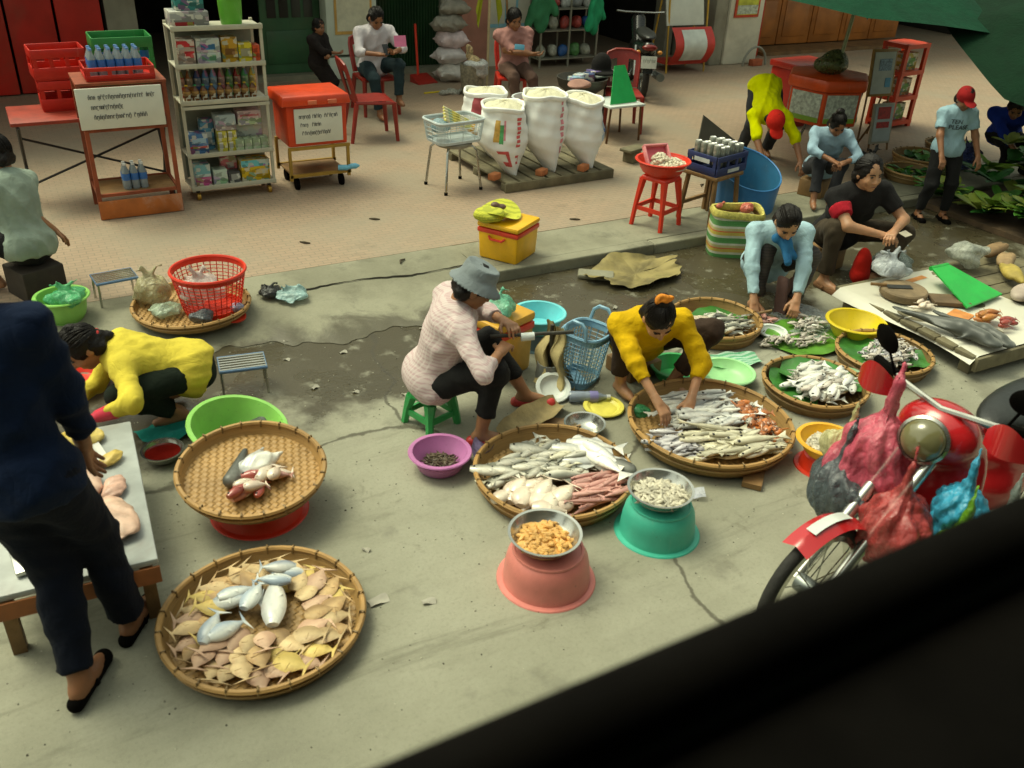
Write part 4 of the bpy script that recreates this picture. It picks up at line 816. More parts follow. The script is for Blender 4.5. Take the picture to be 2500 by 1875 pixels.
def sack(label, x, y, z, R, h, prints, seed, lean=0, tilt=(0, 0)):
    """an open sack: full rounded body, both bottom corners pulled to points, rolled collar, grain heaped in it"""
    t = thing('rice_sack', label, 'sack', (x, y, z), lean, None, (tilt[0], tilt[1], lean))
    def rad(f): return R * (.80 + .20 * min(1, f / .4)) * (1 - .42 * max(0, f - .55)) if f < 1 else R * .81
    N = 56; rows = 26; vs = []; q = random.Random(seed); ph = [q.uniform(0, 6) for _ in range(5)]
    def P(a, f, off=0.0):
        r = rad(f) + off; cor = max(0, 1 - f / .5) ** 1.2           # pointed corner towards -Y (front) and +X side seam
        ca, sa = math.cos(a), math.sin(a)
        pt = max(0, math.cos(a + PI / 2 - .30)) ** 14 + .7 * max(0, math.cos(a - PI / 2 - .3)) ** 14
        fold = .012 * math.sin(3 * a + ph[0] + f * 5) + .008 * math.sin(7 * a + ph[1] - f * 8) * (f > .5) + .006 * math.sin(f * 34 + 2 * a + ph[2])
        r = r + fold * (.5 + f * .6)
        tp = max(0, 1 - f / .46); kx = 1 - .78 * tp ** 1.1; ky = 1 - .45 * tp
        return (ca * r * kx + .06 * tp, sa * r * ky - R * .42 * tp, h * f)
    for j in range(rows + 1):
        f = j / rows; vs += [P(2 * PI * k / N, f) for k in range(N)]
    fs = [(j * N + k, j * N + (k + 1) % N, (j + 1) * N + (k + 1) % N, (j + 1) * N + k) for j in range(rows) for k in range(N)]; fs.append(tuple(range(N - 1, -1, -1)))
    part('bag', MB().add(vs, fs), SACK, t, ang=80)
    part('collar', MB().tube([(P(2 * PI * k / 40, .97)[0] * 1.03, P(2 * PI * k / 40, .97)[1] * 1.03, h + .012 * math.sin(2 * PI * k / 40 * 3 + ph[3])) for k in range(40)], .015, 8, True, 1.5), SACK, t)
    part('rice', MB().sheet(lambda u, v: (P(2 * PI * u, .97)[0] * .97 * v, P(2 * PI * u, .97)[1] * .97 * v, h - .01 + .055 * (1 - v * v) + .006 * math.sin(9 * u * 6.28 + 7 * v)), 40, 8), RICE, t)
    for (a0, a1, f0, f1, m) in prints:
        nu, nv = 6, 6; part('print', MB().sheet(lambda u, v: P(a0 + (a1 - a0) * u, f0 + (f1 - f0) * v, .003), nu, nv), m, t)
    return t
F = -PI / 2     # front of a sack faces -Y
def col_letters(a, f0, f1, n, m, w=.16): return [(F + a + .02 * (i % 2), F + a + w, f0 + (f1 - f0) * (i + .12) / n, f0 + (f1 - f0) * (i + .82) / n, m) for i in range(n)]
p1 = col_letters(.12, .46, .92, 7, PRED, .2) + [(F - .75, F - .25, .16, .24, PRED), (F - .42, F - .25, .24, .37, PRED), (F - .75, F - .25, .37, .42, PRED), (F + .06, F + .26, .2, .24, PRED), (F + .22, F + .26, .24, .33, PRED), (F + .06, F + .26, .3, .34, PRED), (F - .85, F - .62, .55, .86, PORG), (F - .62, F - .45, .52, .80, PGREEN), (F - .45, F - .36, .58, .86, PPINK)]
p2 = col_letters(.38, .40, .99, 7, PPINK, .2) + [(F + .40, F + .58, .27, .36, PPINK)]
p3 = [(F + .66, F + .92, .42, .97, M('print_paleblue', (.42, .52, .62), .6))] + [(F + .72 + .02 * (i % 2), F + .88, .45 + .10 * i, .51 + .10 * i, PBLUE) for i in range(5)]
sack('white rice sack with red lettering and a green and ochre emblem', 4.12, 7.50, PZ + .098, .235, .62, p1, 1, 0, (.05, 0)); sack('white rice sack with a column of pink letters, between two other sacks', 4.54, 7.48, PZ + .098, .235, .70, p2, 2, 0, (.05, 0)); sack('white rice sack with a pale blue stripe of dark blue letters', 4.95, 7.44, PZ + .098, .235, .64, p3, 3, 0, (.05, 0))
sack('white rice sack with a dark red print behind the mesh basket stool', 4.22, 8.02, PZ + .098, .24, .62, [(F - 1.2, F - .3, .72, .98, M('print_maroon', (.32, .05, .06), .6)), (F - 1.3, F - .9, .3, .6, PORG)], 4, 0)
for x, y in ((4.42, 7.22), (4.88, 7.20), (3.93, 7.26)): one('brick', 'orange brick wedged between the sacks on the pallet', 'brick', MB().box((0, 0, .03), (.12, .08, .06)), M('brick_orange', (.46, .16, .06), .85, .2, 12, .4, 40), (x, y, PZ + .0985), .5, 'bricks on the pallet', bev=.012)
bq = basin('bucket', 'big white bucket of brown grain behind the rice sacks', 'bucket', 5.02, 8.45, .22, .52, plastic('white_bucket', (.62, .66, .66)), PZ, base=.82)
part('label_print', MB().sheet(lambda u, v: (math.cos(F + .3 + .35 * u) * (.214), math.sin(F + .3 + .35 * u) * (.214), .30 + .14 * v), 6, 2), PPINK, bq)
part('grain', MB().lathe([(.205, .46), (.12, .49), (.004, .505)], 24), M('brown_grain', (.34, .20, .13), .8, .2, 100, .5, 200), bq)
one('cloth_bundle', 'pinkish brown cloth folded on the rim of the white bucket', 'cloth', np_mesh('cloth', [solid([ell((0, 0, 0), (.16, .10, .035)), ell((.1, .05, .01), (.1, .08, .03))], .012, .03)], fabric('dusty_pink', (.36, .20, .16)), (.01, 30, 2)), None, (5.35, 8.1, PZ + .70), .4)
# tubular stool with the white basket
ts = thing('tube_stool', 'chrome tube stool carrying the white mesh basket', 'stool', (3.60, 7.46, PZ), .1)
CHROME = M('chrome_tube', (.42, .42, .38), .25, metal=.9, dirt=.2); part('seat', MB().lathe([(.15, .40), (.17, .41), (.17, .43), (.15, .44), (.002, .442)], 24), M('seat_board', (.25, .22, .16), .6), ts)
for sx in (-1, 1):
    for sy in (-1, 1):
        lg = part('leg', MB().tube([(sx * .06, sy * .06, .41), (sx * .13, sy * .12, .405), (sx * .155, sy * .15, .37), (sx * .19, sy * .185, .02)], .012, 8), CHROME, ts); part('rubber_foot', MB().tube([(sx * .19, sy * .185, 0), (sx * .19, sy * .185, .03)], .017, 8), RUB, lg)
meshbasket('mesh_basket', 'white rectangular mesh basket of yellow packets on the chrome stool', 3.60, 7.46, .25, .20, plastic('grey_white_plastic', (.52, .58, .58)), PZ + .445, .88, sq=7, rot=(0, 0, .12), rows=4, cols=44, yx=.68)
for i in range(5): one('packet', 'long yellow incense packet sticking out of the white mesh basket', 'packet', MB().box((0, 0, 0), (.30, .035, .022)), C('incense', (.66, .58, .16)), (3.62 + .015 * i, 7.42 + .035 * i, PZ + .60 + .012 * i), 0, 'yellow incense packets', rot=(0, .38 + .03 * i, .12 - .08 * i), bev=.003)
one('plastic_wrap', 'blue grey plastic wrapper in the white mesh basket', 'wrapper', np_mesh('wrap', [solid([ell((0, 0, 0), (.09, .08, .05))], .012, .02)], film('greyblue_film', (.25, .38, .42), .95), (.01, 45, 3)), None, (3.47, 7.48, PZ + .58))
# heap of sacks, bin and sweeping things
HS = M('old_sack', (.55, .52, .46), .75, .15, 8, .4, 120, dirt=.4, dcol=(.25, .22, .17)); HG = M('grey_sack', (.28, .26, .21), .85, .2, 8, .4, 120, dirt=.4)
def pillow(label, x, y, z, w_, d_, h_, mat, seed, rz=0, tilt=(0, 0)):
    pr = [cap((-w_ / 2 + h_ / 2, 0, h_ / 2), (w_ / 2 - h_ / 2, 0, h_ / 2), h_ * .46, None, .08), ell((0, 0, h_ / 2), (w_ * .5, d_ / 2, h_ * .5), None, .06)]
    for sx in (-1, 1):
        for sy in (-1, 1): pr.append(cap((sx * w_ * .34, sy * d_ * .28, h_ * .45), (sx * w_ * .52, sy * d_ * .44, h_ * .42), .05, .012, .06))
    one('sack_bundle', label, 'sack', np_mesh('sack', [solid(pr, .015, .06)], mat, [(.010, 24, seed), (.012, 30, seed + 3, 3, True)], .02), None, (x, y, z), rz, rot=(tilt[0], tilt[1], rz))
pillow('white and pink sack at the bottom of the pile by the green shutter', 5.62, 11.72, PZ, .46, .34, .24, HS, 6); pillow('pale sack in the middle of the pile by the green shutter', 5.60, 11.74, PZ + .22, .44, .34, .24, M('pale_sack', (.60, .56, .54), .7, .12, 8, .4, 120, dirt=.3), 7, .1); pillow('white sack with pink print high in the pile by the green shutter', 5.63, 11.74, PZ + .44, .44, .32, .23, M('pinkwhite_sack', (.62, .50, .50), .7, .25, 6, .4, 120), 8, -.1); pillow('grey tied sack near the top of the pile by the green shutter', 5.58, 11.75, PZ + .65, .46, .32, .22, HG, 9, .15); pillow('grey sack on top of the pile by the green shutter', 5.66, 11.76, PZ + .86, .40, .30, .20, HG, 10, -.2)
bn = thing('waste_bin', 'grey wicker waste bin lined with a white bag', 'bin', (5.50, 10.85, PZ))
part('body', MB().lathe([(.13, 0), (.14, .02), (.17, .40), (.165, .40), (.13, .03), (.002, .03)], 32), M('wicker_grey', (.27, .25, .18), .9, .3, 30, .8, 90), bn)
part('liner', np_mesh('liner', [solid([ell((.03, -.03, .40), (.17, .17, .06)), ell((.05, -.12, .34), (.11, .08, .10)), minus(ell((.02, .02, .46), (.12, .12, .07)))], .012, .04)], film('white_film', (.62, .64, .62), .97), (.008, 40, 8)), MATS['white_film'], bn)
one('food_scraps', 'crumpled pale paper and scraps in the wicker bin', 'scraps', np_mesh('scraps', [solid([ell((0, 0, 0), (.08, .07, .06)), ell((-.05, .04, .1), (.05, .04, .09))], .01, .02)], M('scraps', (.45, .34, .18), .8, .5, 30), (.012, 50, 2)), None, (5.52, 10.87, PZ + .43))
dp = thing('dustpan', 'red long-handled dustpan before the green shutter', 'dustpan', (5.20, 11.75, PZ), .2); part('pan', MB().add([(-.16, -.12, 0), (.16, -.12, 0), (.14, .12, 0), (-.14, .12, 0), (-.16, -.12, .012), (.16, -.12, .012), (.14, .12, .10), (-.14, .12, .10)], [(3, 2, 1, 0), (4, 5, 6, 7), (2, 3, 7, 6), (1, 2, 6, 5), (3, 0, 4, 7), (0, 1, 5, 4)]), plastic('pan_red', (.34, .02, .015)), dp, smooth=False); part('handle', MB().tube([(-.02, .1, .09), (-.02, .16, .74)], .017, 8), RED, dp)
one('yellow_stick', 'short yellow stick lying by the wicker bin', 'stick', MB().tube([(-.2, 0, .012), (.2, .04, .012)], .012, 8), YEL, (5.12, 11.1, PZ)); one('net_bag', 'crumpled grey net and rope lying by the wicker bin', 'net', np_mesh('net', [solid([ell((0, 0, .02), (.16, .07, .03)), ell((.15, .02, .02), (.12, .06, .03)), ell((-.12, -.03, .02), (.08, .05, .025))], .012, .03)], M('net_grey', (.32, .32, .27), .9, .4, 40, .8, 80), (.012, 60, 3)), None, (5.28, 11.0, PZ))
one('green_bag', 'dark green stuffed bag on the ground behind the sacks', 'bag', np_mesh('bag', [solid([ell((0, 0, .13), (.15, .15, .14)), ell((.08, 0, .25), (.08, .08, .08))], .012, .05)], film('darkgreen_film', (.01, .16, .04), 1), (.01, 30, 5)), None, (4.80, 8.95, PZ))
pole = thing('pole', 'tall bare wooden pole with yellow green cloth streamers', 'pole', (5.95, 11.3, PZ)); part('shaft', MB().tube([(0, 0, 0), (.01, 0, 2.2)], .018, 8), M('pale_wood', (.50, .40, .22), .7), pole)
for s in (-1, 1): part('streamer', MB().sheet(lambda u, v: (s * (.03 + .12 * v + .05 * u), .02 * math.sin(6 * u), 1.5 - .75 * v * (1 - .3 * u)), 4, 8), M('yellowgreen_cloth', (.36, .38, .02), .8), pole)
one('dark_pole', 'thin dark post leaning beside the streamer pole', 'post', MB().tube([(0, 0, 0), (-.12, .1, 2.0)], .017, 8), WOODB, (6.20, 11.1, PZ))
# poster cabinet
pc = thing('notice_cabinet', 'pale green white notice cabinet with an orange framed poster', 'cabinet', (4.02, 12.18, PZ)); CAB = M('cabinet_white', (.56, .62, .52), .5, .06, 3, dirt=.3)
part('body', MB().b2((0, 0, .02), (.66, .25, .30)), CAB, pc, bev=.005); part('upper', MB().b2((-.02, -.02, .34), (.68, .24, 1.9)), CAB, pc, bev=.005); fr = part('frame', MB().b2((.09, -.035, .60), (.61, -.0215, 1.6)), M('frame_ochre', (.55, .32, .08), .5), pc)
pp = part('poster', MB().b2((.12, -.038, .64), (.58, -.0355, 1.57)), M('poster_cream', (.60, .58, .42), .5), fr)
# merchandise shelf, jackets
mr = thing('goods_shelf', 'grey metal shelf of wrapped goods inside the open shop', 'shelf rack', (7.28, 12.15, PZ)); GREY = M('shelf_grey', (.34, .33, .26), .5, .1, 5, metal=.4, dirt=.3)
for x in (0, .5, 1.0):
    for y in (0, .35): part('post', MB().b2((x - .012, y - .012, 0), (x + .012, y + .012, 1.8)), GREY, mr)
for z in (.12, .52, .82, 1.12, 1.45): part('shelf', MB().b2((-.015, -.015, z), (1.015, .365, z + .014)), GREY, mr)
q = random.Random(11); gcol = [('white', (.5, .52, .48)), ('blue', (.03, .12, .36)), ('grey', (.24, .25, .24)), ('pale', (.42, .42, .34)), ('red', (.40, .06, .05)), ('green', (.10, .26, .08))]; seen = {}
for zi, z in enumerate((.135, .535, .835, 1.135)):
    for i in range(5):
        nm, c = gcol[q.randrange(6)]; k = (nm, zi); seen[k] = seen.get(k, 0) + 1
        o = one('parcel', '%s wrapped parcel on the %s shelf of the open shop' % (nm, ('lowest', 'second', 'third', 'top')[zi]), 'parcel', np_mesh('parcel', [solid([ell((0, 0, .08), (.075, .09, .08 + .03 * q.random()))], .014, .03)], M('parcel_' + nm, c, .4, .3, 20), (.012, 40, i)), None, (7.38 + .2 * i, 12.3, PZ + z), q.uniform(0, 3), 'parcels on the shop shelf')
def jacket(label, x, y, z, mat, seed, s=1.0, rz=0):
    one('jacket', label, 'jacket', np_mesh('jacket', [solid([ell((0, 0, .0), (.15 * s, .06, .30 * s)), cap((-.10 * s, 0, .2 * s), (-.2 * s, 0, -.18 * s), .055, .045), cap((.10 * s, 0, .2 * s), (.22 * s, -.02, -.05 * s), .055, .045)], .014, .04)], mat, (.014, 28, seed)), None, (x, y, z), rz)
jacket('dull green jacket hanging at the edge of the metal shelf', 7.12, 11.9, PZ + .86, fabric('jacket_green', (.05, .20, .09)), 1); jacket('bright green jacket draped beside the metal shelf goods', 7.95, 11.75, PZ + .80, fabric('jacket_bright', (.035, .32, .14)), 2, 1.0, .5)
# basin of goods, board, table, wooden block beside the chairs
tb = thing('iron_stand', 'dark round iron brazier on legs piled with blue packets', 'brazier', (5.95, 8.95, PZ)); IRON = M('dark_iron', (.045, .042, .032), .6, .3, 8, .2, metal=.3, dirt=.3)
part('pan', MB().lathe([(.16, .40), (.27, .48), (.30, .58), (.285, .58), (.15, .43), (.002, .42)], 32), IRON, tb)
for k in range(3): a = 2.1 * k + .4; part('leg', MB().tube([(math.cos(a) * .2, math.sin(a) * .2, 0), (math.cos(a) * .17, math.sin(a) * .17, .42)], .022, 8), IRON, tb)
for i in range(4): packet('packet', ('pale blue', 'white', 'navy', 'violet')[i] + ' packet heaped on the iron brazier', 'packet', 5.83 + .09 * i, 8.90 + .05 * (i % 2), PZ + .52 + .015 * i, .15, .12, .08, C(('pb', 'wht2', 'nv', 'vio')[i], ((.25, .42, .55), (.5, .58, .6), (.05, .09, .2), (.2, .16, .4))[i]), rz=.5 * i)
gb = thing('green_board', 'bright green plastic board tilted against a small pipe table', 'board', (6.10, 8.28, PZ + .42), .1, None, (math.radians(58), 0, .1)); part('board', MB().add([(-.22, 0, 0), (.16, 0, 0), (.13, .42, 0), (-.02, .42, 0), (-.22, 0, .012), (.16, 0, .012), (.13, .42, .012), (-.02, .42, .012)], [(3, 2, 1, 0), (4, 5, 6, 7), (0, 1, 5, 4), (1, 2, 6, 5), (2, 3, 7, 6), (3, 0, 4, 7)]), plastic('board_green', (.03, .34, .09)), gb, smooth=False)
tt = thing('pipe_table', 'small white-topped table with brown pipe legs behind the sacks', 'table', (6.08, 8.35, PZ)); part('tabletop', MB().b2((-.24, -.16, .39), (.24, .3, .415)), WHITEP, tt, bev=.006)
for sx in (-1, 1):
    for y in (-.12, .26): part('leg', MB().tube([(sx * .2, y, .39), (sx * .22, y, 0)], .013, 8), M('brown_pipe', (.12, .055, .02), .4, metal=.4), tt)
wb = thing('wood_block', 'short plank resting on a wooden block beside the pallet', 'block', (5.72, 7.55, PZ), .3); part('block', MB().box((0, 0, .06), (.14, .14, .12)), WOODG, wb, bev=.01); part('plank', MB().box((.02, 0, .137), (.30, .15, .03)), WOODG, wb, bev=.006)
one('black_cap', 'black peaked hat on a grey tray over the chair back', 'hat', np_mesh('hat', [solid([ell((0, 0, .07), (.12, .11, .14)), ell((0, -.05, .0), (.17, .16, .025))], .012, .03)], fabric('black_felt', (.015, .014, .013))), None, (6.22, 8.98, PZ + .62))
one('grey_tray', 'flat grey tray resting beside the iron brazier', 'tray', MB().box((0, 0, .01), (.5, .28, .02)), M('tray_grey', (.2, .22, .2), .4), (6.28, 8.95, PZ + .585), .1, bev=.006)
part('stand_leg', MB().tube([(0, 0, .0), (0, 0, -.585)], .015, 8), IRON, bpy.data.objects['grey_tray'])
# sign stand
ss = thing('sign_stand', 'red curved sign stand with white posters on yellow legs', 'sign', (9.0, 11.3, PZ), -.05)
def curve(v): return (-.10 * math.sin(PI * v) * .6, v)
part('panel', MB().sheet(lambda u, v: (.72 * u, -.05 - .16 * math.sin(PI * v), .14 + .52 * v), 4, 10), plastic('sign_red', (.52, .03, .02)), ss); part('poster', MB().sheet(lambda u, v: (.15 + .42 * u, -.058 - .16 * math.sin(PI * (.1 + .84 * v)), .14 + .52 * (.1 + .84 * v)), 4, 10), M('poster_pale', (.56, .60, .54), .5, .12, 6), ss)
part('upper_board', MB().box((.30, .12, .99), (.68, .03, .66), rx=-.25), M('board_white', (.58, .60, .52), .5, .08, 4), ss, bev=.005); up = part('picture', MB().box((.30, .10, .90), (.44, .004, .20), rx=-.25), M('faint_picture', (.40, .50, .42), .5, .25, 12), ss)
part('shelf', MB().b2((0, -.02, .12), (.72, .45, .14)), MATS['sign_red'], ss)
for x in (.0, .70):
    for y, y2 in ((-.04, .1), (.45, .25)): part('leg', MB().tube([(x, y, 0), (x, y2, 1.2)], .014, 6), YEL_P, ss)
# poster on the white pier, hose hoop
ps = thing('wall_poster', 'yellow green poster in a red frame on the white pier', 'poster', (10.40, 11.505, PZ + .72)); part('frame', MB().b2((0, -.01, 0), (.50, .01, .8)), plastic('frame_red', (.50, .05, .02)), ps, bev=.003); pr = part('print', MB().b2((.04, -.014, .04), (.46, -.0105, .76)), M('poster_yellow', (.45, .46, .05), .5, .3, 8), ps); part('print_band', MB().b2((.04, -.0165, .05), (.46, -.0145, .18)), M('poster_grey', (.40, .44, .34), .5, .35, 25), ps)
one('hose_hoop', 'grey hose bent into a hoop at the foot of the white pier', 'hose', MB().tube([(-.24 * math.cos(PI * k / 14), 0, .28 * math.sin(PI * k / 14)) for k in range(15)], .018, 8), M('hose_grey', (.22, .22, .18), .5), (10.85, 11.36, PZ + .01)); one('brick', 'single red brick inside the grey hose hoop', 'brick', MB().box((0, 0, .05), (.22, .10, .10)), M('brick_red', (.34, .08, .03), .85, .2, 12, .4, 40), (10.87, 11.35, PZ + .004), .05, bev=.01)
# ---------------------------------------------------------------- parked motorbike (rear towards the street)
mk = thing('motorbike', 'black motorbike parked with its rear wheel and white plate towards the street', 'motorbike', (7.46, 9.72, PZ), -.50); TYRE = M('tyre', (.015, .014, .012), .8, .2, 30, .3); BLK = M('black_paint', (.012, .013, .012), .25, .1); LAMP = M('tail_lamp', (.16, .012, .01), .2); MET = M('engine_metal', (.18, .20, .19), .35, metal=.7, dirt=.3)
def wheel(parent, y, r, name='wheel', th=.045, ax='x'):
    pts = [((0, y + math.cos(a) * (r - th), r + math.sin(a) * (r - th)) if ax == 'x' else (y + math.cos(a) * (r - th), 0, r + math.sin(a) * (r - th))) for a in [2 * PI * k / 36 for k in range(36)]]
    w = part(name, MB().tube(pts, th, 10, True, 1.0), TYRE, parent); rr = (r - th * 1.7) / (r - th)
    part('rim', MB().tube([((p[0], y + (p[1] - y) * rr, r + (p[2] - r) * rr) if ax == 'x' else (y + (p[0] - y) * rr, p[1], r + (p[2] - r) * rr)) for p in pts], .014, 6, True), CHROME, w)
    mb = MB()
    for k in range(14):
        a = 2 * PI * k / 14; s = (r - th * 1.7); c = .02 * (-1) ** k
        mb.tube([(c, y, r), (0, y + math.cos(a) * s, r + math.sin(a) * s)] if ax == 'x' else [(y, c, r), (y + math.cos(a) * s, 0, r + math.sin(a) * s)], .003, 4)
    part('spokes', mb, CHROME, w, kind='stuff'); part('hub', MB().tube([(-.05, y, r), (.05, y, r)] if ax == 'x' else [(y, -.05, r), (y, .05, r)], .04, 12), MET, w); return w
wheel(mk, .29, .29); wheel(mk, 1.50, .29)
part('seat', np_mesh('seat', [solid([ell((0, .42, .80), (.12, .36, .055)), ell((0, .75, .78), (.10, .2, .06))], .014, .05)], M('vinyl', (.016, .018, .016), .4, .2, 9, .2, 60)), MATS['vinyl'], mk); part('rear_fairing', np_mesh('rf', [solid([cap((0, .10, .68), (0, .75, .58), .085, .12), cap((-.09, .5, .5), (-.09, .95, .42), .05, .07), cap((.09, .5, .5), (.09, .95, .42), .05, .07), cap((0, .9, .45), (0, 1.3, .85), .09, .10)], .016, .06)], BLK), BLK, mk)
part('mudguard', MB().sheet(lambda u, v: ((u - .5) * .13, .29 - .335 * math.cos(.3 + 1.5 * v), .29 + .335 * math.sin(.3 + 1.5 * v)), 4, 12), BLK, mk); part('tail_lamp', MB().ell((0, .0, .70), (.10, .045, .04)), LAMP, mk)
pl = part('plate', MB().box((0, -.045, .53), (.20, .008, .15), rx=-.2), M('plate_white', (.60, .62, .55), .4), mk); mbm = MB(); rows_of_marks(mbm, -.075, .075, .545, .035, 77, -.052, .9); part('lettering', mbm, M('plate_ink', (.25, .27, .24), .5), pl, kind='stuff')
part('exhaust', MB().tube([(.16, .9, .28), (.17, .4, .30), (.18, -.02, .34)], [.03, .05, .052], 10), MET, mk); part('engine', MB().box((0, .85, .33), (.2, .3, .22)), MET, mk, bev=.03); part('handlebar', MB().tube([(-.33, 1.18, .98), (-.2, 1.25, .96), (.2, 1.25, .96), (.33, 1.18, .98)], .014, 8), CHROME, mk); part('fork', MB().tube([(0, 1.5, .29), (0, 1.27, .92)], .035, 8), BLK, mk)
for s in (-1, 1): part('shock', MB().tube([(s * .12, .3, .3), (s * .12, .42, .66)], .026, 8), CHROME, mk); part('indicator', MB().ell((s * .14, .03, .64), (.035, .03, .025)), M('amber_lens', (.5, .2, .03), .3), mk)
part('stand_leg', MB().tube([(-.1, .75, .3), (-.22, .72, .0)], .012, 6), MET, mk)
# ---------------------------------------------------------------- orange drink box under the parasol
ob = thing('drink_box', 'orange six-sided drink box with printed pictures on a pipe stand', 'drink box', (8.0, 7.2, PZ + .05), .1); OR = plastic('box_orange', (.62, .07, .012), .4, .15); PRT = M('picture_print', (.46, .50, .42), .5, .35, 28, dirt=.5, dcol=(.14, .13, .12)); PGR = M('print_grassgreen', (.20, .34, .04), .5)
hexa = [(math.cos(a) * .42, math.sin(a) * .42) for a in [PI / 3 * k + PI / 6 + .12 for k in range(6)]]
part('body', MB().poly([(x, y, .30) for x, y in hexa], .36), OR, ob, bev=.01, smooth=False); part('lid', MB().poly([(x * 1.12, y * 1.12, .662) for x, y in hexa], .13), OR, ob, bev=.03)
for k in range(6):
    (x0, y0), (x1, y1) = hexa[k], hexa[(k + 1) % 6]; mx, my = (x0 + x1) / 2, (y0 + y1) / 2; an = math.atan2(my, mx); L = math.hypot(x1 - x0, y1 - y0)
    pn = part('picture_panel', MB().box((mx + math.cos(an) * .005, my + math.sin(an) * .005, .49), (L * .86, .006, .29), rz=an + PI / 2), PRT, ob); part('green_band', MB().box((mx + math.cos(an) * .011, my + math.sin(an) * .011, .365), (L * .86, .004, .05), rz=an + PI / 2), PGR, pn)
for k in range(3): a = 2.1 * k + .3; part('leg', MB().tube([(math.cos(a) * .12, math.sin(a) * .12, .30), (math.cos(a) * .22, math.sin(a) * .22, -.05)], .016, 8), CHROME, ob)
one('wrapped_bundle', 'olive green wrapped parasol base on the orange drink box', 'bundle', np_mesh('bundle', [solid([ell((0, 0, .09), (.19, .18, .10)), ell((.03, 0, .15), (.11, .1, .08))], .014, .05)], film('olive_film', (.10, .13, .045), 1), (.012, 30, 9)), None, (8.0, 7.2, PZ + .85))
rb = thing('red_cooler', 'big dark red cooler box behind the orange drink box', 'cooler', (8.75, 8.3, PZ), .05); part('body', MB().box((0, 0, .33), (.62, .46, .66)), plastic('darkred_box', (.38, .02, .012)), rb, bev=.02); part('lid', MB().box((0, 0, .70), (.68, .5, .08)), MATS['darkred_box'], rb, bev=.02)
def aboard(label, x, y, rz, w, h, z0, frame, face, deco=()):
    t = thing('notice_board', label, 'notice board', (x, y, PZ), rz); part('frame', MB().box((0, 0, z0 + h / 2), (w, .025, h), rx=-.12), frame, t, bev=.004); part('sheet', MB().box((0, -.017, z0 + h / 2), (w * .84, .006, h * .88), rx=-.12), face, t)
    for (a, b, c, d, m) in deco: part('print', MB().box((w * (a + c) / 2, -.0225 - .12 * (z0 + h / 2 - (z0 + h * (b + d) / 2)), z0 + h * (b + d) / 2), (w * (c - a), .003, h * (d - b)), rx=-.12), m, t)
    for sx in (-1, 1): part('leg', MB().tube([(sx * w * .42, .02, z0 + h * .5), (sx * w * .45, .18, 0)], .012, 6), WOODB, t); part('foot', MB().tube([(sx * w * .45, -.02 + .0, z0 + .02), (sx * w * .46, -.04, 0)], .012, 6), WOODB, t)
    return t
aboard('ochre framed notice board with faint blue lettering', 9.02, 7.35, -.12, .36, .52, .50, M('ochre_frame2', (.30, .17, .03), .5), M('board_grey', (.42, .46, .42), .5, .1, 6), ((-.2, .55, .3, .8, M('blue_marks', (.18, .28, .36), .5, .5, 60)), (.12, .2, .34, .4, M('blue_patch', (.08, .30, .48), .5))))
aboard('white board with a red printed top standing below the notice board', 8.72, 6.95, -.1, .30, .44, .08, M('pale_frame', (.40, .38, .30), .5), M('board_pale', (.44, .50, .50), .5, .1, 6), ((-.3, .62, .3, .92, M('red_marks', (.45, .03, .03), .5, .3, 40)), (-.3, .4, .3, .55, MATS['red_marks'])))
rs = thing('red_stand', 'tall orange red display stand with green and yellow packets', 'stand', (9.85, 7.6, PZ), .1); ORD = plastic('stand_orangered', (.55, .04, .012))
for x in (-.2, .2):
    for y in (0, .3): part('post', MB().b2((x - .03, y - .02, 0), (x + .03, y + .02, 1.0)), ORD, rs)
for z in (.04, .34, .64, .95): part('shelf', MB().b2((-.229, -.025, z), (.229, .325, z + .05)), ORD, rs)
for i, z in enumerate((.11, .46, .815)): packet('packet', ('green', 'ochre and green', 'yellow')[i] + ' packets standing in the tall orange red stand', 'packet', 9.83, 7.72, PZ + z * .85, .26, .16, .2, C(('sg', 'so', 'sy')[i], ((.12, .30, .04), (.30, .18, .05), (.40, .32, .04))[i]), ((-.3, .2, .3, .7, C('sg2', (.10, .26, .05))),), rz=.1)
# ---------------------------------------------------------------- beer crate on a wooden stool, drum, bag, board
ws = thing('wooden_stool', 'worn brown wooden stool under the blue crate of cans', 'stool', (5.34, 5.86, PZ), .25)
part('seat', MB().box((0, 0, .42), (.40, .36, .035)), WOODB, ws, bev=.008)
for sx in (-1, 1):
    for sy in (-1, 1): part('leg', MB().tube([(sx * .19, sy * .17, 0), (sx * .16, sy * .14, .41)], .024, 6), WOODB, ws, smooth=False)
for s in (-1, 1): part('stretcher', MB().box((0, s * .16, .14), (.36, .025, .03)), WOODB, ws)
NAVY = plastic('crate_navy', (.022, .034, .115), .45, .2); bc = crate('dark blue plastic crate full of silver drink cans', 5.36, 5.86, PZ + .438, .42, .32, .17, NAVY, .22)
part('print', MB().box((.02, -.1685, .035), (.16, .002, .03)), M('print_white', (.5, .52, .5), .5), bc); part('print', MB().box((-.2185, .0, .12), (.002, .16, .035)), MATS['print_white'], bc)
part('wooden_leg_post', MB().b2((.15, .1, .0), (.17, .12, .41)), WOODB, ws)
can = None; CANB = M('can_print', (.32, .33, .28), .3, .4, 30, metal=.6); CANT = M('can_top', (.86, .86, .80), .3, metal=.5)
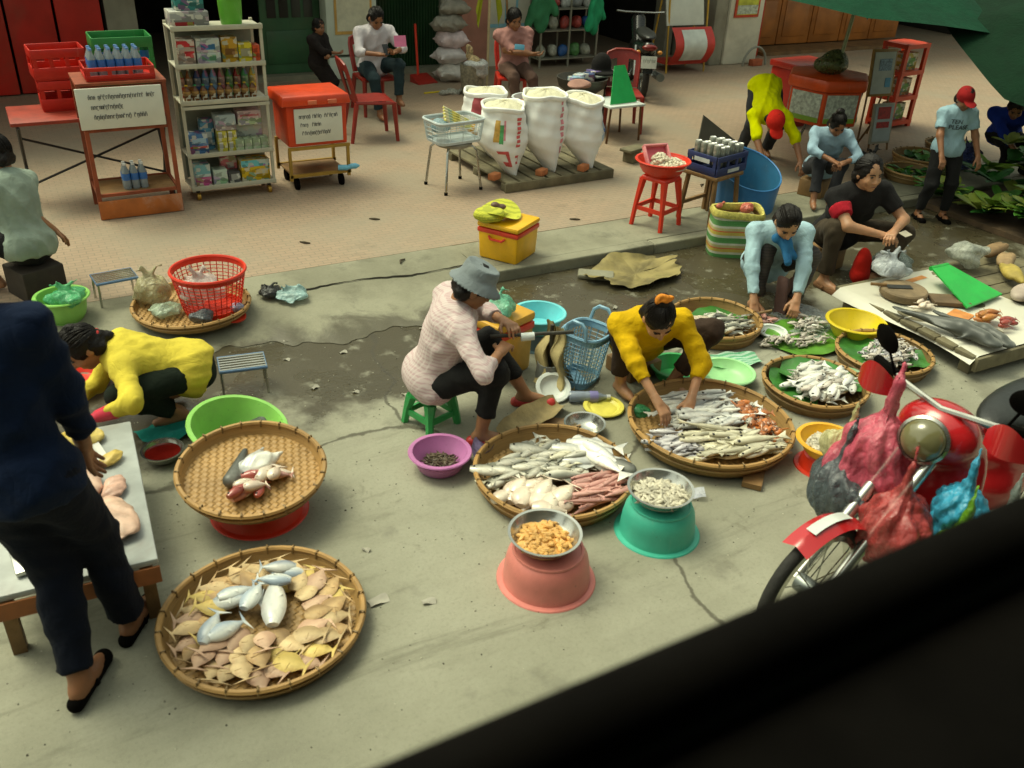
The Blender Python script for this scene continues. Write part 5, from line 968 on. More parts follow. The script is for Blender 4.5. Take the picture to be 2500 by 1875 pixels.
for i in range(6):
    for j in range(4):
        R = Matrix.Rotation(.22, 3, 'Z') @ Vector((-.165 + .066 * i, -.1 + .066 * j, .0)); p = (5.36 + R.x, 5.86 + R.y, PZ + .50 + .03 * ((i * 7 + j * 3) % 3 == 0))
        if can is None:
            can = thing('drink_can', 'silver drink can standing in the dark blue crate', 'can', p, 0, 'cans in the blue crate'); part('body', MB().lathe([(.025, 0), (.031, .008), (.031, .15), (.027, .163)], 14), CANB, can); part('lid', MB().lathe([(.0275, .1632), (.0275, .166), (.025, .164), (.001, .1645)], 14), CANT, can)
        else: dup(can, p, None)
DRB = plastic('drum_blue', (.035, .17, .40), .4, .3)
dr = thing('blue_drum', 'big blue plastic drum cut open at a slant', 'drum', (5.86, 5.98, PZ), .6)
def drum(u, v, r): a = 2 * PI * u; top = .36 + .12 * math.cos(a - .9); return (math.cos(a) * (r - .03 * (1 - v)), math.sin(a) * (r - .03 * (1 - v)), .0 + top * v)
part('shell', MB().sheet(lambda u, v: drum(u, v, .31), 48, 6), DRB, dr); part('lining', MB().sheet(lambda u, v: drum(u, max(.03, v), .302), 48, 6), plastic('drum_inside', (.03, .15, .28), .5, .5), dr); part('rim', MB().tube([drum(k / 48, 1, .306) for k in range(48)], .008, 6, True), DRB, dr); part('floor', MB().lathe([(.272, .02), (.01, .02)], 40, cap1=True), MATS['drum_inside'], dr)
one('slant_board', 'dark grey board leaning behind the blue crate of cans', 'board', MB().add([(0, 0, 0), (.62, -.25, 0), (.62, -.25, .22), (.0, 0, .62), (0, .02, 0), (.62, -.23, 0), (.62, -.23, .22), (0, .02, .62)], [(0, 1, 2, 3), (7, 6, 5, 4), (0, 4, 5, 1), (1, 5, 6, 2), (2, 6, 7, 3), (3, 7, 4, 0)]), M('board_dark', (.055, .055, .042), .6, .2, 5, dirt=.3), (6.05, 6.95, PZ), 0, rot=(.12, 0, -.25), smooth=False)
STR = bands('woven_stripes', [(0, (.08, .26, .07)), (.22, (.55, .56, .42)), (.36, (.55, .42, .08)), (.55, (.60, .14, .05)), (.62, (.5, .45, .2)), (.78, (.62, .62, .5)), (.9, (.10, .30, .09))], .145, 2)
sb = thing('woven_bag', 'striped woven market bag standing by the kerb', 'bag', (5.13, 5.27, 0), -.5); 
def bagw(u, v, off=0): a = 2 * PI * u; e = 2 / 4.0; ca = math.copysign(abs(math.cos(a)) ** e, math.cos(a)); sa = math.copysign(abs(math.sin(a)) ** e, math.sin(a)); k = 1 + .06 * math.sin(PI * v); return (ca * (.20 * k + off), sa * (.125 * k + off) * (1 + .12 * v * abs(ca)), .36 * v + .012 * math.sin(2 * a) * v)
part('body', MB().sheet(lambda u, v: bagw(u, v), 64, 16), STR, sb); part('lining', MB().sheet(lambda u, v: bagw(u, .05 + .95 * v, -.006), 64, 8), BAMD, sb); part('rim', MB().tube([bagw(k / 48, 1.0) for k in range(48)], .02, 6, True, 1.6), M('straw_yellow', (.48, .42, .10), .8, .25, 40, .5, 120), sb); part('base', MB().poly([bagw(k / 48, .01) for k in range(48)], .006), BAMD, sb); part('contents', np_mesh('contents', [solid([ell((0, 0, .26), (.16, .09, .06)), ell((.08, .02, .32), (.07, .06, .05))], .012, .03)], M('bag_contents', (.24, .19, .10), .8, .4, 15), (.012, 40, 3)), MATS['bag_contents'], sb)
for i in range(2): one('plastic_bag', ('coral pink plastic bag poking out of the striped woven bag', 'coral pink strip hanging over the rim of the striped woven bag')[i], 'plastic bag', np_mesh('pb', [solid([ell((0, 0, 0), ((.06, .05, .05), (.07, .025, .02))[i])], .008, .02)], film('coral_film', (.66, .17, .12), 1), (.01, 70, i)), None, ((5.22, 5.26, .37), (5.06, 5.40, .385))[i], .5)
# ================================================================ fish, meat and what lies about
def fish_mb(L, H, T, tail=.22, dorsal=True):
    mb = MB(); n = 10; S = 9; vs = []
    for i in range(S + 1):
        t = i / S; x = L * (t - .5) * .80 - L * .08; f = max(.05, math.sin(PI * min(1, t * .9 + .10)) ** .75) * (1 - .35 * t) if t < 1 else .12
        for k in range(n): a = 2 * PI * k / n; vs.append((x, math.cos(a) * H / 2 * f, math.sin(a) * T / 2 * f))
    fs = [(i * n + k, i * n + (k + 1) % n, (i + 1) * n + (k + 1) % n, (i + 1) * n + k) for i in range(S) for k in range(n)] + [tuple(range(n - 1, -1, -1)), tuple(S * n + k for k in range(n))]
    mb.add(vs, fs); x0 = L * .30
    mb.poly([(x0, 0, -.0015), (x0 + L * tail, H * .55, -.0015), (x0 + L * tail * .75, 0, -.0015), (x0 + L * tail, -H * .55, -.0015)], .003)
    mb.poly([(-L * .20, -H * .05, T * .36), (-L * .06, -H * .30, T * .30), (-L * .05, -H * .05, T * .40)], .002)
    for sg in (-1, 1): mb.ell((-L * .40, H * .08, sg * T * .24), (L * .022 + .002, L * .022 + .002, .004), 8, 4)
    if dorsal: mb.poly([(-L * .18, H * .42, -.001), (-L * .02, H * .70, -.001), (L * .12, H * .36, -.001)], .002)
    return mb
SILV = fishskin('silver_skin', (.32, .33, .32), (.82, .80, .73)); SLAV = fishskin('lavender_silver_skin', (.28, .27, .29), (.70, .67, .66)); GREYF = fishskin('grey_green_skin', (.19, .19, .15), (.74, .70, .58)); YELW = fishskin('yellowish_skin', (.32, .29, .19), (.82, .77, .58)); SMALL = fishskin('small_fish_skin', (.26, .24, .20), (.74, .67, .58), blood=.3); PALE = fishskin('pale_flesh', (.60, .48, .38), (.78, .68, .54), .4, blood=.12); PINKM = fishskin('pink_flesh', (.46, .20, .17), (.56, .32, .27), .35, blood=.3); ORSH = fishskin('orange_shell', (.22, .10, .05), (.56, .17, .035), .35); DARKC = fishskin('catfish_skin', (.05, .055, .048), (.20, .20, .175), .5, 0, .03, 0, .12); DRY = fishskin('dried_skin', (.40, .28, .14), (.62, .46, .25), .68, 0, .018, .22, .06); DRYB = fishskin('dried_brown', (.26, .16, .07), (.48, .32, .15), .68, 0, .018, .22, .06); WHITEF = fishskin('white_belly', (.52, .53, .51), (.82, .80, .70), .35, blood=.15); BLUEW = fishskin('blue_white_flesh', (.30, .36, .42), (.62, .63, .58), .42, 0, .018, .12, .25)
EYE = M('fish_eye', (.015, .012, .01), .15)
def fm(nm, L, H, T, mat, **k):
    me = fish_mb(L, H, T, **k).mesh(nm, mat, True, 0, 60); me.materials.append(EYE)
    if k.get('dorsal', True):
        for p in me.polygons:
            c = p.center
            if math.hypot(c.x + L * .40, c.y - H * .08) < L * .022 + .002 and abs(c.z) > T * .24 - .001 and p.area < 6e-5: p.material_index = 1
    return me
def scatter(label, group, meshes, n, spots, z, ang, spread, seed, dz=.01, tilt=.25, name='fish', cat='fish', layer=3, sc=1.0):
    """lay n fish over the spots (x, y, rx, ry); later ones rest a little higher"""
    q = random.Random(seed)
    for i in range(n):
        sx, sy, rx, ry = spots[i % len(spots)]; a = q.uniform(0, 6.28); r = math.sqrt(q.random()); me = meshes[q.randrange(len(meshes))]
        x = sx + math.cos(a) * r * rx; y = sy + math.sin(a) * r * ry; zz = z + dz * (i * layer / n) + .010 * (1 - r)
        o = obj(name, me, None, (x, y, zz), (q.uniform(-tilt, tilt) + (PI if q.random() < .25 else 0), q.uniform(-tilt, tilt) * .6, ang + q.uniform(-spread, spread) + (PI if q.random() < .3 else 0))); s = q.uniform(.82, 1.18) * sc; o.scale = (s, s * q.uniform(.9, 1.1), s); tag(o, label, cat, group)
# tray before the man in the hat
scatter('grey green fish on the tray crowded with cream chunks and pink meat', 'grey fish on the crowded tray', [fm('fish', .17, .055, .032, GREYF), fm('fish', .13, .045, .03, GREYF), fm('fish', .15, .04, .028, YELW)], 78, [(2.07, 3.30, .13, .10), (2.22, 3.23, .11, .10), (1.98, 3.22, .12, .09), (2.11, 3.12, .14, .09), (1.89, 3.22, .09, .07)], .05, .05, .6, 21, .018, name='grey_fish', sc=1.3)
scatter('cream coloured fish chunk on the tray crowded with grey fish', 'cream chunks on the crowded tray', [fm('chunk', .16, .10, .06, PALE, tail=.05, dorsal=False)], 20, [(1.82, 3.07, .06, .06), (1.85, 2.95, .06, .06), (1.94, 2.86, .06, .05), (1.93, 3.00, .08, .07), (2.0, 2.93, .06, .06)], .06, .3, .9, 22, .016, sc=1.15, name='fish_chunk', cat='fish piece')
scatter('pink strip of fish meat on the crowded tray', 'pink strips on the crowded tray', [fm('strip', .20, .034, .022, PINKM, tail=.1, dorsal=False), fm('strip', .17, .028, .02, PINKM, tail=.1, dorsal=False)], 46, [(2.12, 2.85, .12, .06), (2.24, 2.87, .10, .07), (2.19, 2.95, .14, .06), (2.31, 2.95, .06, .06)], .055, -.1, .35, 23, .018, sc=1.2, name='meat_strip', cat='meat')
scatter('big white bellied fish half on the crowded tray', 'white fish on the crowded tray', [fm('fish', .36, .12, .07, WHITEF), fm('fish', .30, .11, .07, WHITEF)], 6, [(2.32, 3.18, .06, .06), (2.35, 3.04, .05, .05)], .08, -.9, .8, 24, .02, name='white_fish')
one('cut_fish_head', 'dark grey cut fish head beside the white bellied fish', 'fish piece', np_mesh('head', [solid([ell((0, 0, .03), (.06, .05, .035)), ell((.05, 0, .03), (.04, .04, .03))], .008, .02)], DARKC), None, (2.40, 2.98, .075), -1.0)
# tray before the woman in yellow
scatter('long silver fish on the tray before the woman in yellow', 'silver fish before the woman in yellow', [fm('fish', .21, .042, .028, SILV), fm('fish', .19, .036, .026, WHITEF)], 62, [(3.13, 3.34, .16, .10), (3.29, 3.24, .14, .11), (3.07, 3.22, .14, .08), (3.20, 3.13, .15, .07)], .065, -.1, .28, 31, .02, name='silver_fish', sc=1.35)
scatter('lavender grey fish at the end of the tray before the woman in yellow', 'lavender fish before the woman in yellow', [fm('fish', .14, .035, .024, SLAV)], 30, [(2.79, 3.10, .09, .09), (2.86, 3.00, .09, .08)], .065, -.3, .4, 32, .016, name='lavender_fish', sc=1.2)
scatter('yellowish fish in the heap near the edge of the silver fish tray', 'yellowish fish before the woman in yellow', [fm('fish', .20, .04, .026, YELW), fm('fish', .17, .036, .024, YELW)], 52, [(2.96, 2.93, .13, .10), (3.08, 2.84, .13, .08), (3.04, 3.00, .14, .07), (3.20, 2.82, .09, .06)], .065, -.25, .4, 33, .02, name='yellowish_fish', sc=1.35)
scatter('orange brown crab piece beside the silver fish', 'crab pieces on the silver fish tray', [fm('claw', .07, .04, .03, ORSH, tail=.25), fm('claw', .055, .035, .03, ORSH, tail=.3), fm('claw', .07, .04, .03, GREYF)], 74, [(3.37, 3.04, .09, .12), (3.33, 2.91, .10, .09), (3.42, 3.12, .06, .08)], .062, .3, 1.2, 34, .018, .5, sc=1.35, name='crab_piece', cat='crab')
# leaf-lined trays
LEAF = M('banana_leaf', (.045, .17, .03), .4, .25, 6, .25, 30, dirt=.25)
def leaf(label, x, y, z, L, Wd, rz, mat=None, curl=.02, name='banana_leaf', cat='leaf'):
    return one(name, label, cat, MB().sheet(lambda u, v: ((u - .5) * L, (v - .5) * Wd * (math.sin(PI * (.12 + .76 * u)) ** .6), .006 + curl * (abs(v - .5) * 2) ** 2 + .006 * math.sin(u * 17 + v * 5)), 16, 6), mat or LEAF, (x, y, z), rz)
leaf('banana leaf lining the tray beside the orange yellow basin', 4.12, 3.27, .045, .50, .40, -.9, curl=.05); leaf('banana leaf under the silver fish, other half of the lining', 3.90, 3.28, .04, .46, .26, 1.1)
scatter('silver fish on banana leaf in the tray beside the orange yellow basin', 'silver fish on banana leaf', [fm('fish', .15, .042, .028, SILV), fm('fish', .12, .036, .026, SMALL), fm('fish', .17, .05, .03, WHITEF)], 76, [(4.00, 3.24, .14, .12), (4.10, 3.26, .12, .10), (3.95, 3.12, .13, .08), (4.08, 3.14, .14, .10)], .06, .1, .7, 41, .024, name='leaf_tray_fish', sc=1.3)
leaf('banana leaf lining the dark tray beside the white fish board', 4.62, 3.42, .045, .40, .30, .9, curl=.04); leaf('banana leaf edge showing in the dark tray', 4.86, 3.22, .045, .34, .26, -.4)
scatter('small grey fish in the dark tray beside the white fish board', 'small fish in the dark tray', [fm('fish', .09, .028, .02, SMALL), fm('fish', .075, .024, .018, SLAV)], 95, [(4.72, 3.34, .14, .11), (4.66, 3.26, .13, .08), (4.80, 3.24, .11, .09), (4.84, 3.34, .08, .10)], .06, .1, .9, 42, .022, name='small_fish', sc=1.25)
scatter('greenish fish in the dark leaf-lined tray between two women', 'greenish fish in the back tray', [fm('fish', .15, .04, .028, GREYF), fm('fish', .12, .036, .026, DARKC)], 34, [(4.06, 4.16, .15, .12), (4.10, 4.06, .14, .08)], .05, -.1, .6, 43, .012, name='greenish_fish', sc=1.15); leaf('dark leaf lining the tray between the women', 4.1, 4.22, .035, .44, .36, .3)
one('noodle_heap', 'heap of pale stringy fish roe at the end of the back tray', 'roe', np_mesh('roe', [solid([ell((0, 0, .03), (.12, .11, .045)), ell((.06, -.03, .05), (.06, .06, .035))], .009, .03)], M('pale_roe', (.48, .40, .30), .6, .35, 50, .8, 90), (.008, 110, 3)), None, (3.86, 4.20, .03))
one('bag_scrap', 'small turquoise plastic scrap in the back tray', 'scrap', np_mesh('scrap', [solid([ell((0, 0, 0), (.04, .025, .014))], .006, .01)], film('turq_film', (.12, .52, .34), 1), (.006, 90, 3)), None, (3.92, 4.0, .065))
# fish on leaf on the road by the woman in light blue
leaf('broad green leaf laid on the road under small fish by the woman in light blue', 4.55, 3.80, .004, .62, .50, .2, M('fresh_leaf', (.10, .26, .03), .4, .2, 6, .2)); film('clear_film', (.45, .5, .5), .55); one('plastic_sheet', 'clear plastic sheet under the small fish beside the large yellow basin', 'plastic sheet', MB().sheet(lambda u, v: (.5 * (u - .5), .42 * (v - .5), .012 + .012 * math.sin(9 * u + 4 * v) * math.sin(7 * v)), 14, 12), MATS['clear_film'], (4.72, 4.02, .004), .4)
scatter('small pale fish in the upper heap on the leaf by the woman in light blue', 'small fish on the road leaf', [fm('fish', .085, .026, .02, SMALL), fm('fish', .07, .022, .018, WHITEF)], 50, [(4.68, 3.92, .12, .09), (4.62, 3.88, .10, .07)], .028, 0, 1.0, 44, .016, name='small_fish', sc=1.2); scatter('small pale fish in the row along the edge of the broad leaf', 'small fish at the leaf edge', [fm('fish', .085, .026, .02, SMALL)], 40, [(4.40, 3.78, .14, .045), (4.26, 3.83, .10, .035), (4.52, 3.70, .10, .035)], .024, .1, .6, 45, .012, name='small_fish', sc=1.2)
basin('bowl', 'white bowl of cut fish at the hands of the woman in light blue', 'bowl', 4.34, 3.93, .085, .045, WHITEP)
scatter('red cut fish piece at the hands of the woman in light blue', 'cut fish under the knife', [fm('piece', .09, .04, .03, PINKM), fm('piece', .11, .045, .03, DARKC)], 9, [(4.42, 4.12, .10, .07)], .03, .3, 1.2, 46, .008, name='fish_piece', cat='fish piece')
one('cutting_board', 'dark low cutting board under the hands of the woman in light blue', 'board', MB().box((0, 0, .009), (.30, .22, .018)), WOODG, (4.42, 4.13, .002), .3, bev=.005)
# dried split fish on the front tray
def split_fish(L, Wd, mat):
    mb = MB(); out = [(-.5, .0), (-.42, .3), (-.2, .48), (.1, .40), (.34, .20), (.47, .20), (.45, 0), (.47, -.20), (.34, -.20), (.1, -.42), (-.2, -.5), (-.42, -.3)]
    n = len(out); vs = [(x * L, y * Wd, .004 + .028 * abs(y) + .01 * math.sin(x * 7)) for x, y in out]; vs2 = [(x * L * .45 - .02 * L, y * Wd * .45, .012 + .008 * math.sin(x * 9 + y * 5)) for x, y in out]; low = [(v[0], v[1], v[2] - .009) for v in vs]
    mb.add(vs + vs2 + low + [(0, 0, .004)], [(i, (i + 1) % n, n + (i + 1) % n, n + i) for i in range(n)] + [tuple(range(n, 2 * n))] + [(2 * n + i, 2 * n + (i + 1) % n, (i + 1) % n, i) for i in range(n)] + [tuple(2 * n + n - 1 - i for i in range(n))]); return mb.mesh('split_fish', mat, True, 0, 70)
SF = [fm('piece', .17, .10, .030, DRY, tail=.08, dorsal=False), fm('piece', .16, .095, .028, DRYB, tail=.08, dorsal=False), fm('piece', .17, .10, .030, fishskin('dried_yellow', (.44, .32, .09), (.62, .46, .15), .68, 0, .018, .22, .06), tail=.12, dorsal=False), fm('piece', .16, .10, .032, fishskin('dried_rosy', (.42, .26, .17), (.58, .39, .26), .68, 0, .018, .22, .06), tail=.12, dorsal=False)]
q = random.Random(77); k = 0
for ring, (r0, n, a0, a1) in enumerate(((.300, 30, 0, 6.283), (.228, 20, 0, 6.283), (.16, 4, 3.7, 5.3))):
    for i in range(n):
        a = a0 + (a1 - a0) * i / n; r = r0 + q.uniform(-.012, .012); k += 1
        o = obj('dried_fish', SF[q.randrange(4)], None, (.51 + math.cos(a) * r, 2.78 + math.sin(a) * r, .044 + .010 * ring + .012 * (i % 3)), (q.uniform(-.12, .12), -.14 + q.uniform(-.1, .1), a + q.uniform(-.3, .3) + .35)); sc_ = q.uniform(.85, 1.1); o.scale = (sc_ * .92, sc_ * 1.12, sc_); tag(o, 'tan dried fish piece laid round the front bamboo tray', 'dried fish', 'dried fish on the front tray')
scatter('bluish white fish fillet on the dried fish tray', 'bluish fillets on the dried fish tray', [fm('fillet', .17, .085, .05, BLUEW, tail=.1, dorsal=False)], 8, [(.40, 2.90, .12, .06), (.62, 2.98, .07, .06), (.36, 2.80, .08, .08)], .08, .2, .8, 52, .01, name='fillet', cat='fish piece')
one('fish', 'large pale scaly fish lying across the dried fish tray', 'fish', fish_mb(.36, .12, .07), WHITEF, (.58, 2.86, .085), 1.25)
# cut head on the orange tray
one('cut_fish_head', 'large white and grey cut fish head on the orange bamboo tray', 'fish piece', np_mesh('head', [solid([ell((0, 0, .045), (.085, .065, .045)), ell((-.05, .03, .04), (.05, .05, .035)), cap((.05, -.03, .05), (.10, -.06, .06), .03, .012), cap((.05, .04, .05), (.11, .05, .05), .025, .01), minus(ell((.10, 0, .06), (.06, .035, .03)))], .007, .02)], WHITEF, [(.004, 60, 3), (.005, 50, 4, 4, True)]), None, (.73, 3.60, .19), .7); one('fish_skin', 'dark grey strip of fish skin beside the white fish head', 'fish piece', np_mesh('skin', [solid([cap((-.13, 0, .03), (.10, .03, .035), .035, .016), ell((0, -.03, .02), (.11, .025, .02))], .007, .02)], DARKC), None, (.66, 3.64, .19), .9)
scatter('red and pink fish offcut on the orange bamboo tray', 'offcuts on the orange tray', [fm('offcut', .11, .045, .035, PINKM, tail=.1, dorsal=False), fm('offcut', .09, .05, .04, PALE, tail=.1, dorsal=False), fm('offcut', .09, .035, .03, fishskin('blood_red', (.28, .03, .02), (.40, .08, .06), .3), tail=.1)], 12, [(.70, 3.48, .10, .05), (.76, 3.55, .06, .06), (.66, 3.42, .07, .03)], .20, .3, .8, 53, .014, sc=1.7, name='fish_offcut', cat='fish piece')
# contents of bowls: small pieces too many to count
def heap(name, label, x, y, z, R, h, mat, pieces, n, seed, cat):
    q = random.Random(seed); mb = MB()
    for i in range(n):
        a = q.uniform(0, 6.28); r = R * math.sqrt(q.random()) * .92; L = pieces[0] * q.uniform(.7, 1.3); t = q.uniform(0, 3.1); zz = h * (1 - (r / R) ** 2) + q.uniform(-.004, .006)
        mb.ell((math.cos(a) * r, math.sin(a) * r, zz), (L, pieces[1], pieces[2]), 6, 4, Matrix.Rotation(t, 3, 'Z') @ Matrix.Rotation(q.uniform(-.3, .3), 3, 'Y'))
    mb.lathe([(R * .96, -.01), (R * .96, -.003), (R * .5, h * .6), (.002, h * .9)], 20); o = one(name, label, cat, mb, mat, (x, y, z)); o['kind'] = 'stuff'; return o
heap('fish_roe', 'orange fish roe in the steel bowl on the pink basin', 1.69, 2.55, .205, .125, .03, M('roe_orange', (.62, .34, .10), .45, .25, 18), (.022, .011, .009), 150, 1, 'roe'); heap('cut_fish', 'pale chopped fish in the steel bowl on the teal basin', 2.345, 2.59, .21, .125, .025, M('chop_pale', (.48, .44, .34), .5, .3, 25), (.03, .009, .007), 130, 2, 'cut fish'); heap('cut_fish', 'pale chopped fish in the orange yellow basin', 3.50, 2.63, .125, .115, .035, MATS['chop_pale'], (.028, .011, .009), 110, 3, 'cut fish'); heap('worms', 'dark worms in the purple colander', 1.63, 3.50, .025, .085, .025, M('worm_dark', (.085, .065, .04), .4, .3, 30), (.03, .006, .006), 120, 4, 'worms'); heap('garlic', 'white peeled garlic heaped in the red colander', 4.82, 5.87, PZ + .53, .175, .055, M('garlic_white', (.62, .56, .42), .5, .15, 20), (.017, .012, .011), 240, 5, 'garlic'); heap('garlic', 'white peeled garlic in the pink tray', 4.755, 5.885, .655, .075, .05, MATS['garlic_white'], (.016, .012, .011), 90, 6, 'garlic')
one('blood', 'dark red blood filling the steel bowl by the lime colander', 'blood', MB().lathe([(.088, 0), (.088, .002)], 28, cap1=True), M('blood_liquid', (.15, .008, .006), .12, .2, 6), (.37, 4.17, .045)); one('fish_pieces', 'dark wet fish pieces in the lime green colander', 'fish piece', np_mesh('p', [solid([ell((0, 0, 0), (.12, .07, .03)), ell((.08, .03, .01), (.07, .05, .03))], .01, .03)], DARKC, (.008, 60, 3)), None, (.79, 4.10, .085), .4)
# ---------------------------------------------------------------- plastic bags, cloths, leaf and litter
def blob(name, label, cat, loc, prims, mat, wr=(.012, 40, 1), res=.011, k=.04, rz=0): return one(name, label, cat, np_mesh(name, [solid(prims, res, k)], mat, wr), None, loc, rz)
def BAG(label, loc, s, mat, seed, ears=True, flat=1.0):
    q = random.Random(seed); pr = [ell((0, 0, .40 * s * flat), (.46 * s, .42 * s, .40 * s * flat))]
    for k in range(6): a = q.uniform(0, 6.28); r = q.uniform(.15, .38) * s; pr.append(ell((math.cos(a) * r, math.sin(a) * r, q.uniform(.15, .6) * s * flat), (q.uniform(.16, .34) * s, q.uniform(.16, .34) * s, q.uniform(.14, .34) * s * flat)))
    if ears:
        for sg in (-1, 1): pr += [cap((0, 0, .7 * s * flat), (.18 * s * sg, q.uniform(-.1, .1) * s, q.uniform(.95, 1.2) * s * flat), .13 * s, .04 * s), cap((.18 * s * sg, 0, 1.0 * s * flat), (.34 * s * sg, q.uniform(-.15, .15) * s, q.uniform(.8, 1.1) * s * flat), .05 * s, .03 * s)]
    return blob('plastic_bag', label, 'plastic bag', loc, pr, mat, (.034 * s, 9 / s, seed, 4, True), max(.006, .04 * s), .07 * s)
BAG('turquoise and green plastic bag slumped on the cooler behind the man in the hat', (2.36, 4.26, .40), .22, film('turquoise_film', (.16, .50, .34), .95), 3, True, .75)
BAG('tied dark green plastic bag by the hands of the woman in yellow', (2.86, 3.44, 0), .125, film('midgreen_film', (.05, .32, .12), 1), 4, False); BAG('pale plastic bag inside the red mesh basket', (.90, 5.66, .16), .26, film('pinkwhite_film', (.62, .54, .50), .92), 5, True, .9); BAG('green plastic bag spilling over the lime bucket', (.13, 5.90, .18), .24, film('green_film', (.10, .46, .20), .9), 6, True, .6)
BAG('cream plastic bag standing behind the red mesh basket', (.64, 5.88, .10), .26, film('cream_film', (.46, .42, .24), .95), 7); BAG('pale green plastic bag in the tray beside the red mesh basket', (.68, 5.66, .10), .22, film('palegreen_film', (.42, .52, .38), .8), 8, False, .55); BAG('crumpled dark grey bag in the tray before the red mesh basket', (.87, 5.45, .11), .15, film('slate_film', (.10, .12, .13), 1), 9, False, .8); BAG('small blue grey bag in the tray beside the red mesh basket', (1.10, 5.53, .11), .10, film('bluegrey_film', (.28, .30, .42), .9), 10, False, .8)
one('lid', 'thin red lid in the tray beside the red mesh basket', 'lid', MB().lathe([(.10, 0), (.10, .012), (.09, .012), (.088, .004), (.002, .004)], 28), RED, (1.05, 5.52, .095), rot=(.1, .15, 0))
BAG('crumpled cyan plastic bag lying on the concrete apron', (1.52, 5.68, .06), .24, film('palecyan_film', (.36, .55, .54), .9), 11, True, .4); BAG('crumpled black plastic bag beside the cyan one', (1.38, 5.76, .065), .17, film('black_film', (.02, .02, .02), 1), 12, True, .6)
BAG('white plastic bag standing on the white fish board', (5.50, 4.00, .205), .30, film('milky_film', (.56, .60, .62), .92), 13, True, .7); BAG('clear grey plastic bag behind the white plastic bag', (5.98, 4.35, .02), .36, film('grey_film', (.20, .25, .23), .85), 14, True, .7); BAG('striped pale bag of bread beyond the green dustpan', (6.35, 4.00, .19), .32, film('striped_film', (.40, .42, .36), .92), 15, False, .7)
one('grey_rag', 'clear plastic strip blown over the road near the teal basin', 'plastic strip', MB().sheet(lambda u, v: (.30 * (u - .5), .07 * (v - .5), .01 + .02 * abs(math.sin(u * 8)) + .01 * v), 16, 3), film('lilac_film', (.46, .48, .56), .75), (2.60, 2.76, .0), -.5)
one('beige_cloth', 'beige cloth draped to dry beside the blue mesh basket', 'cloth', MB().sheet(lambda u, v: (.24 * (u - .5) * (.35 + .65 * v) + .02 * math.sin(v * 9), .05 * math.sin(u * 13 + v * 3) * (.3 + v) + (.10 * (1 - v) if u < .5 else -.06 * v), .40 - .37 * v + .04 * math.sin(u * 5) * v), 26, 16), fabric('beige_cloth', (.46, .38, .19), .3), (2.60, 3.98, .0), -.4)
cs = thing('cloth_stand', 'dark grey post and pot holding up the beige cloth', 'stand', (2.60, 4.02, 0)); part('post', MB().tube([(0, 0, 0), (0, 0, .40)], .012, 8), IRON, cs); part('pot', MB().lathe([(.07, 0), (.085, .05), (.075, .15), (.07, .15), (.07, .02), (.002, .02)], 24), M('pot_grey', (.22, .24, .24), .35, metal=.3), cs)
wbo = thing('water_bottle', 'clear plastic bottle lying before the blue mesh basket', 'bottle', (2.60, 3.78, .035), 0, None, (0, PI / 2, -.45)); part('body', bottle_mb(.034, .24), M('clear_blue_bottle', (.38, .44, .55), .15, .1, 8, trans=.4), wbo); part('wrapper', MB().lathe([(.0355, .12), (.0355, .17)], 14, cap0=False), M('violet_label', (.22, .20, .45), .4), wbo); part('cap', MB().lathe([(.0145, .222), (.0145, .245), (.001, .245)], 12), WCAP, wbo)
# straw fan, knife and odds by the man's tray
leaf('dry brown palm leaf fan lying behind the crowded fish tray', 2.28, 3.66, .01, .50, .20, .35, M('dry_leaf', (.27, .21, .10), .8, .3, 8, .3), .05, 'palm_fan', 'fan'); leaf('violet and pale blue wrapper at the edge of the crowded fish tray', 1.90, 3.52, .015, .22, .12, .8, M('violet_wrap', (.24, .20, .34), .4, .6, 18), .05, 'wrapper', 'wrapper'); leaf('brown cardboard scrap behind the crowded fish tray', 2.38, 3.56, .006, .28, .14, -.1, M('cardboard', (.30, .19, .10), .8, .2), .01, 'cardboard', 'cardboard')
# dried lotus leaf by the kerb
lt = one('lotus_leaf', 'large dried brown and green lotus leaf lying against the kerb', 'leaf', MB().sheet(lambda u, v: (math.cos(2 * PI * u) * .42 * v * (1 + .07 * math.sin(u * 57) * v ** 3 + .05 * math.sin(u * 131) * v ** 4 + .10 * math.sin(u * 19)), math.sin(2 * PI * u) * .28 * v * (1 + .07 * math.sin(u * 31) * v), .012 + .05 * v * v * abs(math.sin(u * 12 + 2 * v)) + .012 * abs(math.sin(u * 44)) * v + .01 * math.sin(9 * v + 20 * u) * v), 140, 12), M('lotus_dry', (.20, .16, .06), .75, .45, 5, .5, 18, dirt=.5, dcol=(.16, .17, .04)), (4.10, 5.20, .0), .1)
one('concrete_chunk', 'pale broken slab lying beside the dried lotus leaf', 'slab', MB().box((0, 0, .02), (.28, .14, .04)), CONC, (3.78, 5.28, .0), -.6, bev=.015)
leaf('mint green striped plastic under the handled scoop', 3.82, 3.74, .006, .40, .20, -.2, bands('mint_stripes', [(0, (.40, .60, .46)), (.5, (.12, .40, .22))], .03, 1), .02, 'plastic_sheet', 'plastic sheet')
